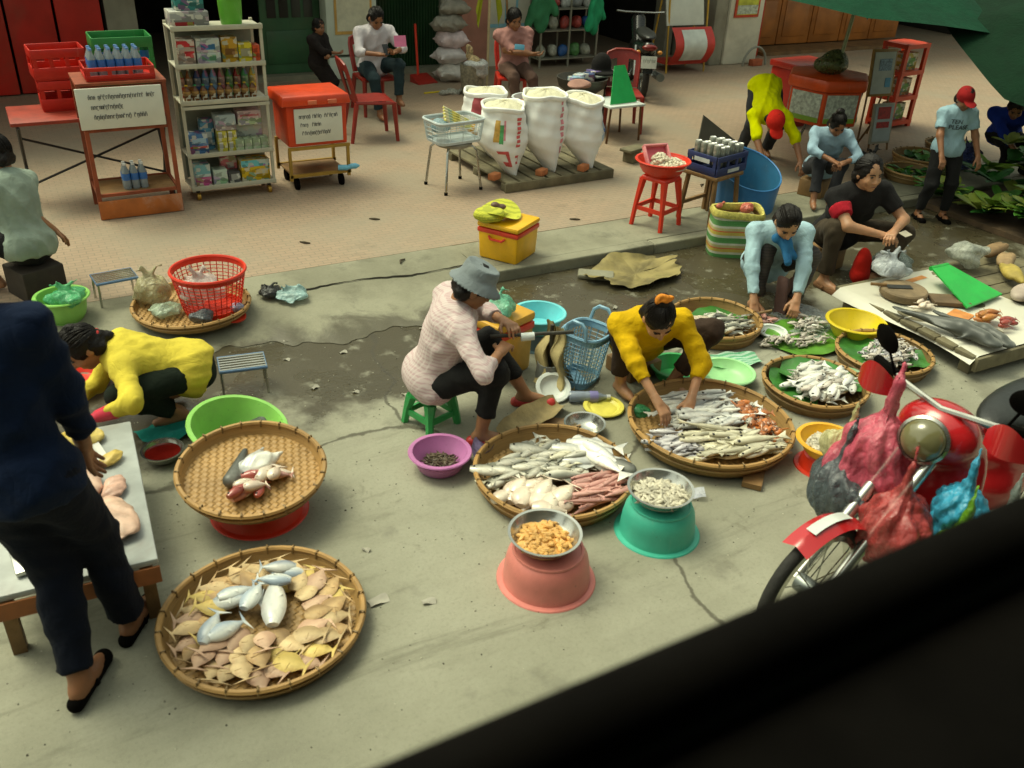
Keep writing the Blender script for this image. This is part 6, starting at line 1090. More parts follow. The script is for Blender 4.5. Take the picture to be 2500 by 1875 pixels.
# ---------------------------------------------------------------- the white fish board on its low platform
pf = thing('low_table', 'low dark wooden platform spread with a white oilcloth', 'platform', (5.10, 2.94, 0), -.02)
for i in range(8): part('plank', MB().b2((.0, .0 + i * .15, .13), (1.9, .142 + i * .15, .16)), WOODG, pf, bev=.005)
for x in (.1, 1.8):
    for y in (.08, 1.1): part('leg', MB().b2((x - .04, y - .04, 0), (x + .04, y + .04, .13)), WOODG, pf)
part('front_beam', MB().b2((.01, -.035, .06), (1.89, -.002, .155)), WOODG, pf, bev=.006)
OIL = M('oilcloth', (.60, .58, .48), .45, .06, 3, .1, 10, dirt=.35, dcol=(.42, .30, .22)); clo = one('oilcloth', 'white oilcloth with orange print spread over the low platform', 'cloth', MB().sheet(lambda u, v: (1.02 * u + .04 * math.sin(v * 5) - .03, 1.16 * v - .02, .164 + .006 * math.sin(u * 11) * math.sin(v * 9) - (.05 * max(0, .06 - u) / .06)), 30, 26), OIL, (5.10, 2.95, 0), -.02)
for (x, y, L, w_, r) in ((.35, .42, .34, .14, .3), (.62, 1.02, .30, .05, .1)): part('orange_print', MB().sheet(lambda u, v: (x + L * (u - .5) * math.cos(r) - w_ * (v - .5) * math.sin(r), y + L * (u - .5) * math.sin(r) + w_ * (v - .5) * math.cos(r), .172), 5, 3), M('oil_orange', (.60, .24, .07), .45, .2, 12), clo)
cb = thing('chopping_block', 'round brown chopping block on the white oilcloth', 'chopping block', (5.42, 3.78, .176)); part('block', MB().lathe([(.155, 0), (.165, .015), (.165, .05), (.155, .06), (.002, .061)], 36), M('block_wood', (.19, .135, .075), .8, .25, 9, .4, 40, dirt=.4), cb)
kn = thing('cleaver', 'dark cleaver lying across the chopping block', 'knife', (5.40, 3.80, .240), -.5); part('blade', MB().b2((-.10, -.03, 0), (.08, .03, .004)), M('blade_dark', (.08, .08, .075), .35, metal=.7), kn); part('handle', MB().tube([(-.10, .015, .006), (-.21, .018, .008)], .012, 8), WOODB, kn)
one('chopping_block', 'dark brown square board beside the round chopping block', 'chopping block', MB().box((0, 0, .015), (.26, .16, .03)), M('board_brown', (.13, .085, .045), .8, .25, 9, .3), (5.64, 3.56, .178), -.55, bev=.006)
gp = thing('green_dustpan', 'bright green plastic scoop lying on the white oilcloth', 'scoop', (5.86, 3.62, .19), .2); part('pan', MB().add([(-.26, -.16, 0), (.20, -.20, 0), (.16, .22, .10), (-.02, .26, .10), (-.26, -.16, .012), (.20, -.20, .012), (.16, .22, .112), (-.02, .26, .112)], [(3, 2, 1, 0), (4, 5, 6, 7), (0, 1, 5, 4), (1, 2, 6, 5), (2, 3, 7, 6), (3, 0, 4, 7)]), plastic('scoop_green', (.025, .38, .06)), gp, smooth=False); part('lip', MB().tube([(-.02, .26, .10), (.16, .22, .10)], .018, 8), MATS['scoop_green'], gp)
for i, (x, y, a, s, lab) in enumerate(((5.22, 3.26, 1.75, .85, 'big dark grey catfish lying along the edge of the white oilcloth'), (5.36, 3.16, 1.55, .7, 'smaller grey catfish lying against the big one on the white oilcloth'))): one('catfish', lab, 'fish', np_mesh('catfish', [solid([cap((-.30 * s, 0, .05), (-.12 * s, 0, .055), .055 * s, .062 * s), cap((-.12 * s, 0, .055), (.33 * s, .02, .03), .062 * s, .014 * s), ell((.38 * s, .02, .03), (.07 * s, .035 * s, .008)), ell((-.36 * s, 0, .04), (.085 * s, .07 * s, .032 * s)), cap((-.2 * s, .05, .04), (-.14 * s, .12, .02), .012, .005), cap((-.2 * s, -.05, .04), (-.14 * s, -.12, .02), .012, .005), ell((.02 * s, .05, .05 * s), (.07 * s, .03 * s, .006))], .009, .03)], DARKC), None, (x, y, .18), a)
scatter('orange brown roe sac on the white oilcloth', 'roe sacs on the oilcloth', [fm('sac', .16, .08, .06, fishskin('roe_sac', (.34, .11, .02), (.50, .20, .04), .35), tail=.05, dorsal=False)], 7, [(5.62, 3.24, .10, .06)], .20, -.3, .5, 61, .015, name='roe_sac', cat='roe'); scatter('dark red fish liver beside the orange roe sacs', 'livers on the oilcloth', [fm('liver', .12, .06, .05, fishskin('liver_red', (.22, .025, .018), (.34, .06, .04), .25), tail=.05, dorsal=False)], 5, [(5.66, 3.12, .08, .04)], .20, -.3, .6, 62, .012, name='liver', cat='meat'); scatter('pink scrap of meat beside the round chopping block', 'pink scraps on the oilcloth', [fm('scrap', .11, .05, .03, PALE, tail=.05, dorsal=False)], 6, [(5.36, 3.58, .12, .06)], .187, -.3, .6, 63, .008, name='meat_scrap', cat='meat')
# things beyond the platform and the vegetable heap, right edge
for i, (x, y, a, c, lab) in enumerate(((6.62, 3.80, .5, (.30, .20, .10), 'long bread loaf'), (6.75, 4.0, .2, (.24, .15, .07), 'browner bread loaf'), (6.45, 3.62, .9, (.36, .27, .06), 'yellow banana bunch'))): blob('produce', lab + ' lying beyond the green scoop on the platform', 'produce', (x, y, .2), [ell((0, 0, .04), (.19, .045, .042)), ell((.05, .05, .035), (.15, .035, .035))], M('produce%d' % i, c, .7, .25, 10), (.004, 30, i), .01, .02, a)
blob('melon', 'pale pinkish melon half beside the green scoop', 'melon', (6.25, 3.40, .17), [ell((0, 0, .045), (.17, .08, .05))], M('melon', (.42, .34, .28), .6, .15), (.004, 20, 1), .011, .02, .3)
dk = thing('dark_pail', 'dark green pail with a blue rim behind the oilcloth', 'pail', (6.55, 3.02, 0)); part('shell', MB().lathe([(.15, 0), (.2, .28), (.19, .28), (.14, .02), (.002, .02)], 32), plastic('pail_dark', (.02, .05, .03)), dk); part('rim', MB().lathe([(.195, .27), (.215, .275), (.215, .295), (.195, .295), (.195, .27)], 32, cap0=False), plastic('pail_blue', (.03, .14, .42)), dk)
VEG = [M('veg_dark', (.02, .11, .015), .5, .3, 8, .3), M('veg_mid', (.06, .20, .02), .5, .3, 8, .3), M('veg_light', (.16, .28, .03), .5, .3, 8, .3), M('veg_yellow', (.26, .32, .05), .5, .3, 8, .3)]
q = random.Random(9)
for i in range(95):
    x = 7.75 + 2.2 * q.random(); y = 4.05 + 1.5 * q.random(); z = .06 + .42 * max(0, 1 - abs(x - 8.9) / 1.2) * q.random() + .05
    m = VEG[q.randrange(4)]; nm = ('dark green', 'mid green', 'light green', 'yellow green')[VEG.index(m)]; mb = MB()
    for k in range(9):
        a = q.uniform(0, 6.28); L = q.uniform(.16, .32); w_ = L * q.uniform(.3, .5); el = q.uniform(.15, .9); ca, sa = math.cos(a), math.sin(a)
        mb.sheet(lambda u, v: (ca * L * u * math.cos(el * u) - sa * w_ * (v - .5) * math.sin(PI * (.1 + .85 * u)), sa * L * u * math.cos(el * u) + ca * w_ * (v - .5) * math.sin(PI * (.1 + .85 * u)), L * u * math.sin(el) * (1 - .5 * u) + .02 * abs(v - .5)), 5, 2)
    one('leafy_vegetable', nm + ' leafy bunch in the vegetable heap beside the person in the printed shirt', 'vegetable', mb, m, (x, y, z), 0, 'leafy bunches in the vegetable heap', ang=180)
for i, (x, y, rz) in enumerate(((8.05, 4.25, .2), (8.75, 4.15, -.1), (9.45, 4.35, .1))):
    crate(('dark green', 'dark red', 'black')[i] + ' crate heaped with leafy greens at the edge of the vegetable heap', x, y, 0, .5, .36, .26, plastic(('vegcrate_green', 'vegcrate_red', 'vegcrate_black')[i], ((.015, .08, .03), (.16, .012, .01), (.015, .015, .015))[i]), rz)
for i, (x, y, R_, m_) in enumerate(((8.15, 6.0, .26, BAMD), (8.75, 6.35, .30, BAM), (9.5, 6.55, .28, BAMD))):
    tray(('small dark tray of greens on the pavement by the printed shirt', 'bamboo tray of greens on the pavement beyond the printed shirt', 'dark bamboo tray of greens under the low parasol')[i], x, y, R_, .10, PZ + .004, m_)
    for j in range(5):
        mb = MB()
        for k in range(8):
            a = q.uniform(0, 6.28); L = q.uniform(.10, .2); w_ = L * .4; el = q.uniform(.2, .9); ca, sa = math.cos(a), math.sin(a)
            mb.sheet(lambda u, v: (ca * L * u * math.cos(el * u) - sa * w_ * (v - .5) * math.sin(PI * (.1 + .85 * u)), sa * L * u * math.cos(el * u) + ca * w_ * (v - .5) * math.sin(PI * (.1 + .85 * u)), L * u * math.sin(el) * (1 - .5 * u) + .02 * abs(v - .5)), 5, 2)
        one('leafy_vegetable', ('dark green bunch in the small dark tray by the printed shirt', 'green bunch in the bamboo tray beyond the printed shirt', 'green bunch in the tray under the low parasol')[i], 'vegetable', mb, VEG[(i + j) % 3], (x + math.cos(j * 1.3) * R_ * .5, y + math.sin(j * 1.3) * R_ * .5, PZ + .05), 0, 'greens in pavement tray %d' % (i + 1), ang=180)
for i, (x, y, s_) in enumerate(((7.75, 6.2, .30), (8.45, 5.85, .26), (9.0, 6.0, .34))): BAG(('black plastic bag of goods on the pavement behind the printed shirt', 'olive plastic bag beside the pavement tray of greens', 'dark blue plastic bag between two pavement trays')[i], (x, y, PZ), s_, film(('pavebag_black', 'pavebag_olive', 'pavebag_blue')[i], ((.02, .02, .02), (.10, .11, .03), (.015, .03, .12))[i], 1), 30 + i)
vt = thing('vegetable_mat', 'brown mat under the vegetable heap', 'mat', (8.85, 4.9, .002)); part('mat', MB().b2((-1.1, -.7, 0), (1.2, .7, .05)), M('mat_brown', (.08, .05, .025), .9, .3), vt)
# ---------------------------------------------------------------- left meat table
lt2 = thing('meat_table', 'low table with a pale zinc top for meat, beside the walking person', 'table', (-.42, 3.03, 0), -.06); part('top', MB().b2((0, 0, .30), (.60, 1.08, .33)), M('zinc_top', (.36, .38, .36), .45, .2, 5, .1, 30, dirt=.7, dcol=(.20, .10, .07)), lt2, bev=.008)
for x in (.05, .55):
    for y in (.06, 1.0): part('leg', MB().b2((x - .025, y - .025, 0), (x + .025, y + .025, .30)), WOODB, lt2)
part('skirt', MB().b2((.0, -.012, .22), (.60, -.002, .298)), M('orange_board', (.30, .10, .03), .6, .2, dirt=.4), lt2)
blob('pork_slab', 'pale slab of pork lying on the zinc meat table', 'meat', (.06, 3.28, .335), [ell((0, -.03, .03), (.085, .13, .035)), ell((.03, .07, .028), (.06, .10, .03)), ell((-.05, .03, .02), (.06, .07, .022))], M('pork', (.54, .36, .27), .5, .3, 14, .3, 30, dirt=.5, dcol=(.40, .14, .10)), [(.006, 30, 2), (.006, 45, 3, 4, True)], .01, .03, .2); blob('pork_slab', 'second pale slab of pork further along the zinc meat table', 'meat', (-.02, 3.62, .335), [ell((0, 0, .03), (.075, .12, .034)), ell((.04, -.06, .025), (.05, .07, .028)), ell((-.04, .08, .02), (.05, .06, .02))], MATS['pork'], [(.006, 30, 4), (.006, 45, 5, 4, True)], .01, .03, -.1)
blob('chicken', 'yellow skinned chicken on the zinc meat table', 'poultry', (-.06, 3.86, .335), [ell((0, 0, .05), (.10, .07, .05)), cap((.05, .05, .04), (.12, .12, .03), .025, .015), cap((-.05, .05, .04), (.02, .15, .03), .025, .015)], M('chicken_yellow', (.52, .38, .08), .45, .2, 9), (.006, 30, 4), .01, .03); scatter('red meat lump before the stooping woman with the red glove', 'red meat lumps', [fm('lump', .12, .07, .05, fishskin('raw_meat', (.32, .06, .04), (.46, .16, .12), .35), tail=.05, dorsal=False)], 10, [(-.02, 4.38, .12, .10), (.12, 4.36, .06, .06)], .03, 0, 1.2, 71, .03, name='meat_lump', cat='meat')
q = random.Random(41)
for i, (x, y, nm, c, sz) in enumerate(((.10, 3.50, 'pale pink pork chop', (.56, .34, .26), .07), (.12, 3.74, 'yellow chicken leg', (.56, .40, .10), .06), (-.14, 3.45, 'dark red liver piece', (.20, .03, .025), .07), (-.22, 3.66, 'pale pork rind roll', (.60, .46, .36), .08), (.06, 3.98, 'yellow chicken half', (.58, .44, .12), .08), (-.26, 3.98, 'red lean meat piece', (.38, .07, .05), .08), (.02, 3.12, 'grey tripe heap', (.40, .38, .30), .07))):
    blob('meat_piece', nm + ' lying on the zinc meat table', 'meat', (x, y, .333), [ell((0, 0, .02), (sz, sz * .7, .026)), ell((sz * .5, sz * .3, .02), (sz * .6, sz * .5, .022)), ell((-sz * .4, sz * .3, .018), (sz * .5, sz * .4, .02))], M('tablemeat%d' % i, c, .4, .25, 14, .3, 40), [(.006, 40, i), (.005, 60, i + 3, 4, True)], .008, .025, q.uniform(0, 3))
leaf('crumpled white paper spread on the zinc meat table', -.10, 3.80, .334, .40, .30, .2, M('meat_paper', (.58, .58, .54), .7, .1), .012, 'paper', 'paper')
tr = thing('steel_tray', 'steel tray of sliced meat under the arm of the walking person', 'tray', (-.20, 3.20, .335), .1); part('tray', MB().box((0, 0, .012), (.24, .18, .024)), STEEL, tr, bev=.006); blob('sliced_meat', 'pale sliced meat with a red piece in the steel tray', 'meat', (-.20, 3.2, .36), [ell((0, -.03, .01), (.09, .05, .02)), ell((-.02, .05, .015), (.08, .035, .025))], M('sliced', (.50, .38, .28), .45, .3, 12), (.006, 40, 4), .009, .02)
one('teal_cloth', 'wet teal cloth on the ground before the stooping woman', 'cloth', MB().sheet(lambda u, v: (.34 * (u - .5), .22 * (v - .5), .012 + .022 * abs(math.sin(u * 7 + v * 5)) + .012 * math.sin(v * 11)), 18, 14), fabric('teal_cloth', (.02, .20, .17)), (.46, 4.42, 0), .3)
# litter on the road
q = random.Random(15)
for i, (x, y, s) in enumerate(((1.17, 2.62, .06), (.98, 2.72, .09), (1.05, 3.05, .04), (1.30, 4.55, .05), (1.5, 4.4, .04), (1.6, 4.9, .05), (1.25, 4.95, .04), (1.0, 4.4, .035), (2.2, 5.0, .05), (1.35, 5.2, .10), (3.6, 4.75, .05), (2.9, 4.95, .06), (1.75, 4.25, .04), (1.9, 4.6, .045))): one('paper_scrap', 'pale paper scrap trodden on the wet road', 'litter', MB().sheet(lambda u, v: (s * (u - .5), s * .55 * (v - .5), .006 + .006 * math.sin(5 * u + 4 * v)), 4, 3), M('scrap_paper', (.34, .32, .26), .7, .2), (x, y, .001), q.uniform(0, 3), 'paper scraps on the road')
for i, (x, y) in enumerate(((2.45, 5.95), (3.55, 6.6), (2.6, 6.9), (4.2, 6.25), (1.9, 6.6), (5.9, 6.6))): one('twig', 'dark twig or peel dropped on the pavement', 'litter', MB().tube([(-.04, 0, .006), (0, .015, .012), (.05, 0, .006)], [.005, .009, .005], 6), M('twig', (.06, .045, .025), .9), (x, y, PZ + .004), q.uniform(0, 3), 'twigs on the pavement')
# ---------------------------------------------------------------- loaded loaded red motorbike by the bus
sco = thing('loaded_motorbike', 'red motorbike with round headlamp and chrome fork, stopped beside the bus', 'motorbike', (2.43, 1.74, 0), math.radians(6)); SR = M('scooter_red', (.45, .012, .018), .22, .08, 3, coat=.6)
wheel(sco, 0.0, .30, 'wheel', .026, 'y'); wheel(sco, 1.40, .28, 'wheel', .05, 'y')
part('rim_band', MB().lathe([(.232, -.022), (.256, -.018), (.256, .018), (.232, .022), (.228, 0), (.232, -.022)], 48, cap0=False), STEEL, sco, loc=(0, 0, .30), rot=(PI / 2, 0, 0))
fd = part('fender', MB().sheet(lambda u, v: (-.335 * math.cos(1.05 + 1.35 * v), (u - .5) * .12, .30 + .335 * math.sin(1.05 + 1.35 * v) - .012 * abs(u - .5) * 4), 6, 14), SR, sco); part('white_stripe', MB().sheet(lambda u, v: (-.338 * math.cos(1.3 + .7 * v), (u - .5) * .045, .30 + .338 * math.sin(1.3 + .7 * v)), 2, 8), WHITEP, fd)
for s in (-1, 1): part('fork', MB().tube([(0, s * .065, .30), (.52, s * .065, .76)], .026, 10), STEEL, sco)
part('leg_shield', np_mesh('shield', [solid([ell((.30, 0, .62), (.10, .22, .34), Matrix.Rotation(.25, 3, 'Y')), ell((.26, 0, .88), (.13, .17, .13)), cap((.38, 0, .30), (.75, 0, .30), .12, .14)], .016, .06)], SR), SR, sco, loc=(.38, 0, -.05)); part('rear_body', np_mesh('rear', [solid([cap((.80, 0, .45), (1.35, 0, .62), .17, .14), ell((.95, 0, .62), (.3, .15, .12))], .016, .06)], SR), SR, sco, loc=(.38, 0, -.05))
part('seat', np_mesh('seat', [solid([ell((1.05, 0, .78), (.40, .14, .07))], .014, .03)], MATS['vinyl']), MATS['vinyl'], sco, loc=(.38, 0, -.05))
hl = part('headlamp', MB().lathe([(.05, -.05), (.085, -.01), (.088, .015), (.075, .045), (.045, .066), (.002, .075)], 28), M('lamp_glass', (.16, .15, .07), .12, .1, 6, coat=.8), sco, loc=(.50, -.02, .85), rot=(0, math.radians(-75), .25))
part('lamp_ring', MB().lathe([(.086, -.012), (.098, -.008), (.100, .012), (.088, .020), (.086, -.012)], 32, cap0=False), CHROME, hl)
part('handlebar', MB().tube([(.30, -.34, 1.03), (.25, -.2, 1.02), (.22, 0, 1.0), (.25, .2, 1.02), (.30, .34, 1.03)], .014, 8), CHROME, sco, loc=(.38, 0, -.05))
for s in (-1, 1):
    part('grip', MB().tube([(.27, s * .24, 1.025), (.31, s * .37, 1.03)], .02, 8), RUB, sco, loc=(.38, 0, -.05)); part('brake_lever', MB().tube([(.20, s * .22, 1.0), (.2, s * .34, 1.0)], .007, 6), CHROME, sco, loc=(.38, 0, -.05))
    mi = part('mirror', MB().lathe([(.002, -.02), (.055, -.012), (.068, .0), (.062, .008), (.002, .008)], 28), RUB, sco, loc=(.60, s * .30, 1.13), rot=(.3 * s, math.radians(70), 0)); part('mirror_stalk', MB().tube([(.25, s * .24, 1.03), (.22, s * .29, 1.16)], .006, 6), RUB, sco, loc=(.38, 0, -.05))
    part('hand_guard', MB().sheet(lambda u, v: (.20 - .05 * math.sin(PI * u), s * (.20 + .17 * u), .93 + .14 * v * math.sin(PI * (.15 + .7 * u)) + .03), 10, 5), SR, sco, loc=(.38, 0, -.05))
def hbag(label, x, y, z, s, mat, seed):
    q = random.Random(seed); pr = [ell((0, 0, -.42 * s), (.38 * s, .32 * s, .42 * s)), cap((0, 0, -.05 * s), (0, 0, .42 * s), .11 * s, .03 * s), cap((0, 0, .3 * s), (.1 * s, .06 * s, .55 * s), .05 * s, .03 * s)]
    for k in range(6): a = q.uniform(0, 6.28); r = q.uniform(.12, .3) * s; pr.append(ell((math.cos(a) * r, math.sin(a) * r, -q.uniform(.3, .8) * s), (q.uniform(.16, .3) * s, q.uniform(.16, .3) * s, q.uniform(.16, .34) * s)))
    V, Fq = solid(pr, max(.006, .03 * s), .08 * s); th = np.arctan2(V[:, 1], V[:, 0]); rr = np.hypot(V[:, 0], V[:, 1]) + 1e-6; tt = np.clip((V[:, 2] + .9 * s) / (.9 * s), 0, 1.3)
    fold = (np.abs(np.sin(th * 4.5 + seed + 2.2 * np.sin(V[:, 2] / s * 3 + seed))) - .6) * (.05 + .16 * tt) + (np.abs(np.sin(th * 9 + V[:, 2] / s * 7 + seed * 2)) - .6) * .05
    k = 1 + fold * np.clip(rr / (.1 * s), .3, 1); V[:, 0] *= k; V[:, 1] *= k; V[:, 2] += .05 * s * np.sin(th * 3 + seed) * (1 - tt)
    one('plastic_bag', label, 'plastic bag', np_mesh('plastic_bag', [(V, Fq)], mat, (.02 * s, 14 / s, seed, 4, True)), None, (x + .16, y - .02, z - .09))
hbag('dark slate plastic bag hanging from the loaded red motorbike', 2.62, 2.00, .76, .36, film('darkslate_film', (.07, .09, .10), 1), 1); hbag('pink plastic bag hanging from the loaded red motorbike', 2.74, 1.95, .96, .42, film('hotpink_film', (.62, .10, .16), .95), 2); hbag('red and white plastic bag hanging before the front wheel of the red motorbike', 2.60, 1.70, .80, .34, film('redwhite_film', (.42, .06, .06), .95), 3); hbag('bright blue plastic bag with a knotted top on the loaded red motorbike', 2.80, 1.58, .84, .28, film('azure_film', (.05, .36, .56), 1), 4); hbag('lime green plastic bag hanging low on the loaded red motorbike', 2.72, 1.50, .72, .32, film('limegreen_film', (.14, .34, .02), 1), 5); hbag('grey white plastic bag beside the lime green one on the red motorbike', 2.92, 1.46, .76, .30, film('greywhite_film', (.34, .40, .36), .95), 6); hbag('pale yellow plastic bag behind the dark slate one on the red motorbike', 2.74, 2.10, .82, .24, film('paleyellow_film', (.55, .52, .26), .95), 7)
# ================================================================ people
SK1 = skinmat('skin_brown', (.33, .165, .085)); SK2 = skinmat('skin_tan', (.42, .225, .125)); SK3 = skinmat('skin_deep', (.25, .115, .055))
def nrm(v): v = np.array(v, float); return v / (np.linalg.norm(v) + 1e-9)
def ik(a, b, l1, l2, pole):
    a, b = np.array(a, float), np.array(b, float); d = b - a; L = np.linalg.norm(d); m = (l1 + l2) * .995
    if L > m: b = a + d / L * m; d = b - a; L = m
    L = max(L, abs(l1 - l2) + .02); u = nrm(d); p = nrm(np.array(pole, float) - u * np.dot(pole, u)); x = (l1 * l1 - l2 * l2 + L * L) / (2 * L); h = math.sqrt(max(0, l1 * l1 - x * x))
    return a + u * x + p * h, b
def frame(r, f, u): return np.stack([r, f, u], 1)
def hand_prims(w, d, n, side, s=1.0, curl=.5, g=0.0):
    """palm, four fingers of unequal length with a knuckle bend, thumb from the side of the palm"""
    d = nrm(d); n = nrm(np.array(n) - d * np.dot(n, d)); sd = np.cross(d, n) * side; w = np.array(w, float); pr = []
    for o in (-.024, -.008, .008, .024): pr.append(cap(w + sd * o * .7 * s, w + (d * .082 + sd * o) * s, .013 * s + g, .012 * s + g, .012))
    for o, l in ((-.027, .060), (-.009, .074), (.009, .080), (.027, .070)):
        b = w + (d * .082 + sd * o) * s; c1, c2 = curl * .6, curl * 1.5
        m = b + (d * math.cos(c1) + n * math.sin(c1)) * l * .5 * s + sd * o * .15 * s; e = m + (d * math.cos(c2) + n * math.sin(c2)) * l * .5 * s
        pr += [cap(b, m, .0095 * s + g, .0085 * s + g, .004), cap(m, e, .0085 * s + g, .0068 * s + g, .004)]
    tb = w + (d * .022 + sd * .028 + n * .006) * s; tm = tb + (d * .034 + sd * .026 + n * .012) * s; te = tm + (d * .032 + sd * .006 + n * .012) * s
    return pr + [cap(tb, tm, .013 * s + g, .0105 * s + g, .008), cap(tm, te, .0105 * s + g, .008 * s + g, .004)]
def person(label, z0, fwd, pel, neck, face, hR, hL, fR, fL, shirt, trous, skin=SK1, eR=(0, -1, -.5), eL=None, kR=None, kL=None, sleeve=1.0, leg=.85, hair='short', s=1.0, palm=(0, 0, -1), curl=.5, toe=None, feet=None, glove=None, girth=1.0, hatmat=None, group=None, band=None, hdir=None):
    V = lambda p: np.array(p, float); pel, neck = V(pel), V(neck); f0 = nrm((fwd[0], fwd[1], 0)); up = nrm(neck - pel); r = nrm(np.cross(f0, (0, 0, 1))); r = nrm(r - up * np.dot(r, up)); f = np.cross(up, r); L = np.linalg.norm(neck - pel)
    base = V((pel[0], pel[1], z0)); g = girth
    eL = eL or eR
    kR = kR or (f0[0], f0[1], .8); kL = kL or kR
    shR = neck - up * .045 * s + r * .165 * s * g; shL = neck - up * .045 * s - r * .165 * s * g; hpR = pel + r * .085 * s * g; hpL = pel - r * .085 * s * g
    elR, wrR = ik(shR, hR, .265 * s, .235 * s, eR); elL, wrL = ik(shL, hL, .265 * s, .235 * s, eL)
    knR, anR = ik(hpR, fR, .40 * s, .385 * s, kR); knL, anL = ik(hpL, fL, .40 * s, .385 * s, kL)
    R = frame(r, f, up); T = lambda p: tuple(V(p) - base)
    def torso(e): return [ell(T(pel + up * .02 * s), ((.150 * g + e) * s, (.11 * g + e) * s, (.12 + e) * s), R, .06), ell(T(pel + up * L * .42), ((.132 * g + e) * s, (.10 * g + e) * s, (.15 + e) * s), R, .06), ell(T(pel + up * L * .74), ((.150 * g + e) * s, (.105 * g + e) * s, (.15 + e) * s), R, .06), cap(T(shR), T(shL), (.055 + e) * s, None, .06)]
    # ---- bare body, one surface
    bd = torso(-.016) + [cap(T(neck - up * .03), T(neck + up * .06 * s), .054 * s, .05 * s, .03)]
    for sh, el_, wr in ((shR, elR, wrR), (shL, elL, wrL)): bd += [cap(T(sh), T(el_), (.034 if sleeve > .5 else .046) * s, (.030 if sleeve > .5 else .039) * s, .03), cap(T(el_), T(wr), (.030 if sleeve > .6 else .040) * s, .026 * s, .02)]
    tdir = nrm(toe) if toe is not None else f0
    for hp, kn, an in ((hpR, knR, anR), (hpL, knL, anL)):
        bd += [cap(T(hp), T(kn), .066 * s, .044 * s, .04), cap(T(kn), T(kn + (an - kn) * .45), .045 * s, .046 * s, .03), cap(T(kn + (an - kn) * .45), T(an), .052 * s, .032 * s, .02), cap(T(an + V((0, 0, -.02))), T(an + tdir * .13 * s + V((0, 0, -.045))), .032 * s, .022 * s, .02), cap(T(an - tdir * .03 + V((0, 0, -.035))), T(an + tdir * .08 * s + V((0, 0, -.045))), .028 * s, .03 * s, .02)]
    # ---- head
    fv = nrm(face); hu = nrm((0, 0, 1)) + up * .5 + f0 * .45; hu = nrm(hu - fv * np.dot(hu, fv)); hr = np.cross(fv, hu); c = neck + up * .055 * s + hu * .085 * s + fv * .025 * s; H = frame(hr, fv, hu); P = lambda a, b, d: T(c + (hr * a + fv * b + hu * d) * s)
    hd = [ell(P(0, 0, .02), (.073 * s, .092 * s, .098 * s), H), ell(P(0, .028, -.05), (.056 * s, .062 * s, .062 * s), H, .03), cap(P(0, -.02, -.05), T(neck - up * .01), .05 * s, .054 * s, .03), ell(P(0, .06, -.092), (.022 * s, .022 * s, .018 * s), H, .02), ell(P(.034, .062, -.03), (.026 * s, .026 * s, .026 * s), H, .02), ell(P(-.034, .062, -.03), (.026 * s, .026 * s, .026 * s), H, .02),
          ell(P(.031, .093, .004), (.017 * s, .012 * s, .009 * s), H, 0), minus(ell(P(.031, .097, .006), (.018 * s, .014 * s, .010 * s), H)), minus(ell(P(-.031, .097, .006), (.018 * s, .014 * s, .010 * s), H)), cap(P(0, .088, .008), P(0, .106, -.030), .008 * s, .013 * s, .010), ell(P(.013, .095, -.034), (.010 * s, .010 * s, .008 * s), H, .006), ell(P(-.013, .095, -.034), (.010 * s, .010 * s, .008 * s), H, .006), cap(P(-.018, .086, -.060), P(.018, .086, -.060), .008 * s, None, .006), cap(P(-.014, .084, -.068), P(.014, .084, -.068), .008 * s, None, .006),
          ell(P(.074, -.008, -.012), (.010 * s, .022 * s, .03 * s), H, .008), ell(P(-.074, -.008, -.012), (.010 * s, .022 * s, .03 * s), H, .008)]
    parts = [solid(bd, .014 * max(.8, s), .03), solid(hd, .0075 * s, .02)]
    hands = []
    for wr, el_, sd, gl in ((wrR, elR, 1, glove in ('R', 'B')), (wrL, elL, -1, glove in ('L', 'B'))):
        dr = nrm(wr - el_) if hdir is None else nrm(nrm(wr - el_) * .5 + nrm(hdir)); parts.append(solid([cap(T(wr - (wr - el_) * .12), T(wr + dr * .02 * s), .027 * s, .024 * s, .01)] + [q_ for q_ in hand_prims(T(wr), dr, palm, sd, s, curl)], .0055, .010))
        if gl: hands.append(solid([cap(T(wr - (wr - el_) * .45), T(wr), .043 * s, .034 * s, .012)] + hand_prims(T(wr), dr, palm, sd, s * 1.06, curl, .004), .0065, .012))
    o = thing('person', label, 'person', tuple(base), 0, group)
    part('body', np_mesh('body', parts, skin), skin, o)
    for sx in (-1, 1):
        part('eye', MB().ell(P(.031 * sx, .083, .006), (.013 * s, .009 * s, .0065 * s), 10, 6, Matrix([list(H[i]) for i in range(3)])), M('eye_dark', (.03, .02, .015), .15), o)
        part('eyebrow', MB().tube([P(.014 * sx, .094, .022), P(.032 * sx, .091, .027), P(.05 * sx, .078, .021)], .0035 * s, 5), hairmat(), o)
    part('mouth', MB().ell(P(0, .0905, -.064), (.022 * s, .0055 * s, .006 * s), 10, 6, Matrix([list(H[i]) for i in range(3)])), M('lip', (.24, .085, .06), .4), o)
    # ---- hair, hats
    hm = hairmat()
    hp = [ell(P(0, -.012, .028), (.085 * s, .102 * s, .106 * s), H), cap(P(-.04, -.05, -.04), P(.04, -.05, -.04), .05 * s, None, .03), minus(ell(P(0, .090, -.045), (.072 * s, .07 * s, .105 * s), H)), cut(P(0, 0, -.085), tuple(-hu), None)]
    if hair == 'bun': hp.insert(2, ell(P(0, -.06, .13), (.045 * s, .045 * s, .045 * s), H, .015))
    if hair == 'low': hp.insert(2, cap(P(0, -.09, -.03), P(0, -.12, -.075), .04 * s, .03 * s, .02))
    if hair == 'long': hp[-1] = cut(P(0, 0, -.2), tuple(-hu), None); hp.insert(2, cap(P(0, -.07, -.02), P(.02, -.085, -.16), .055 * s, .035 * s, .03))
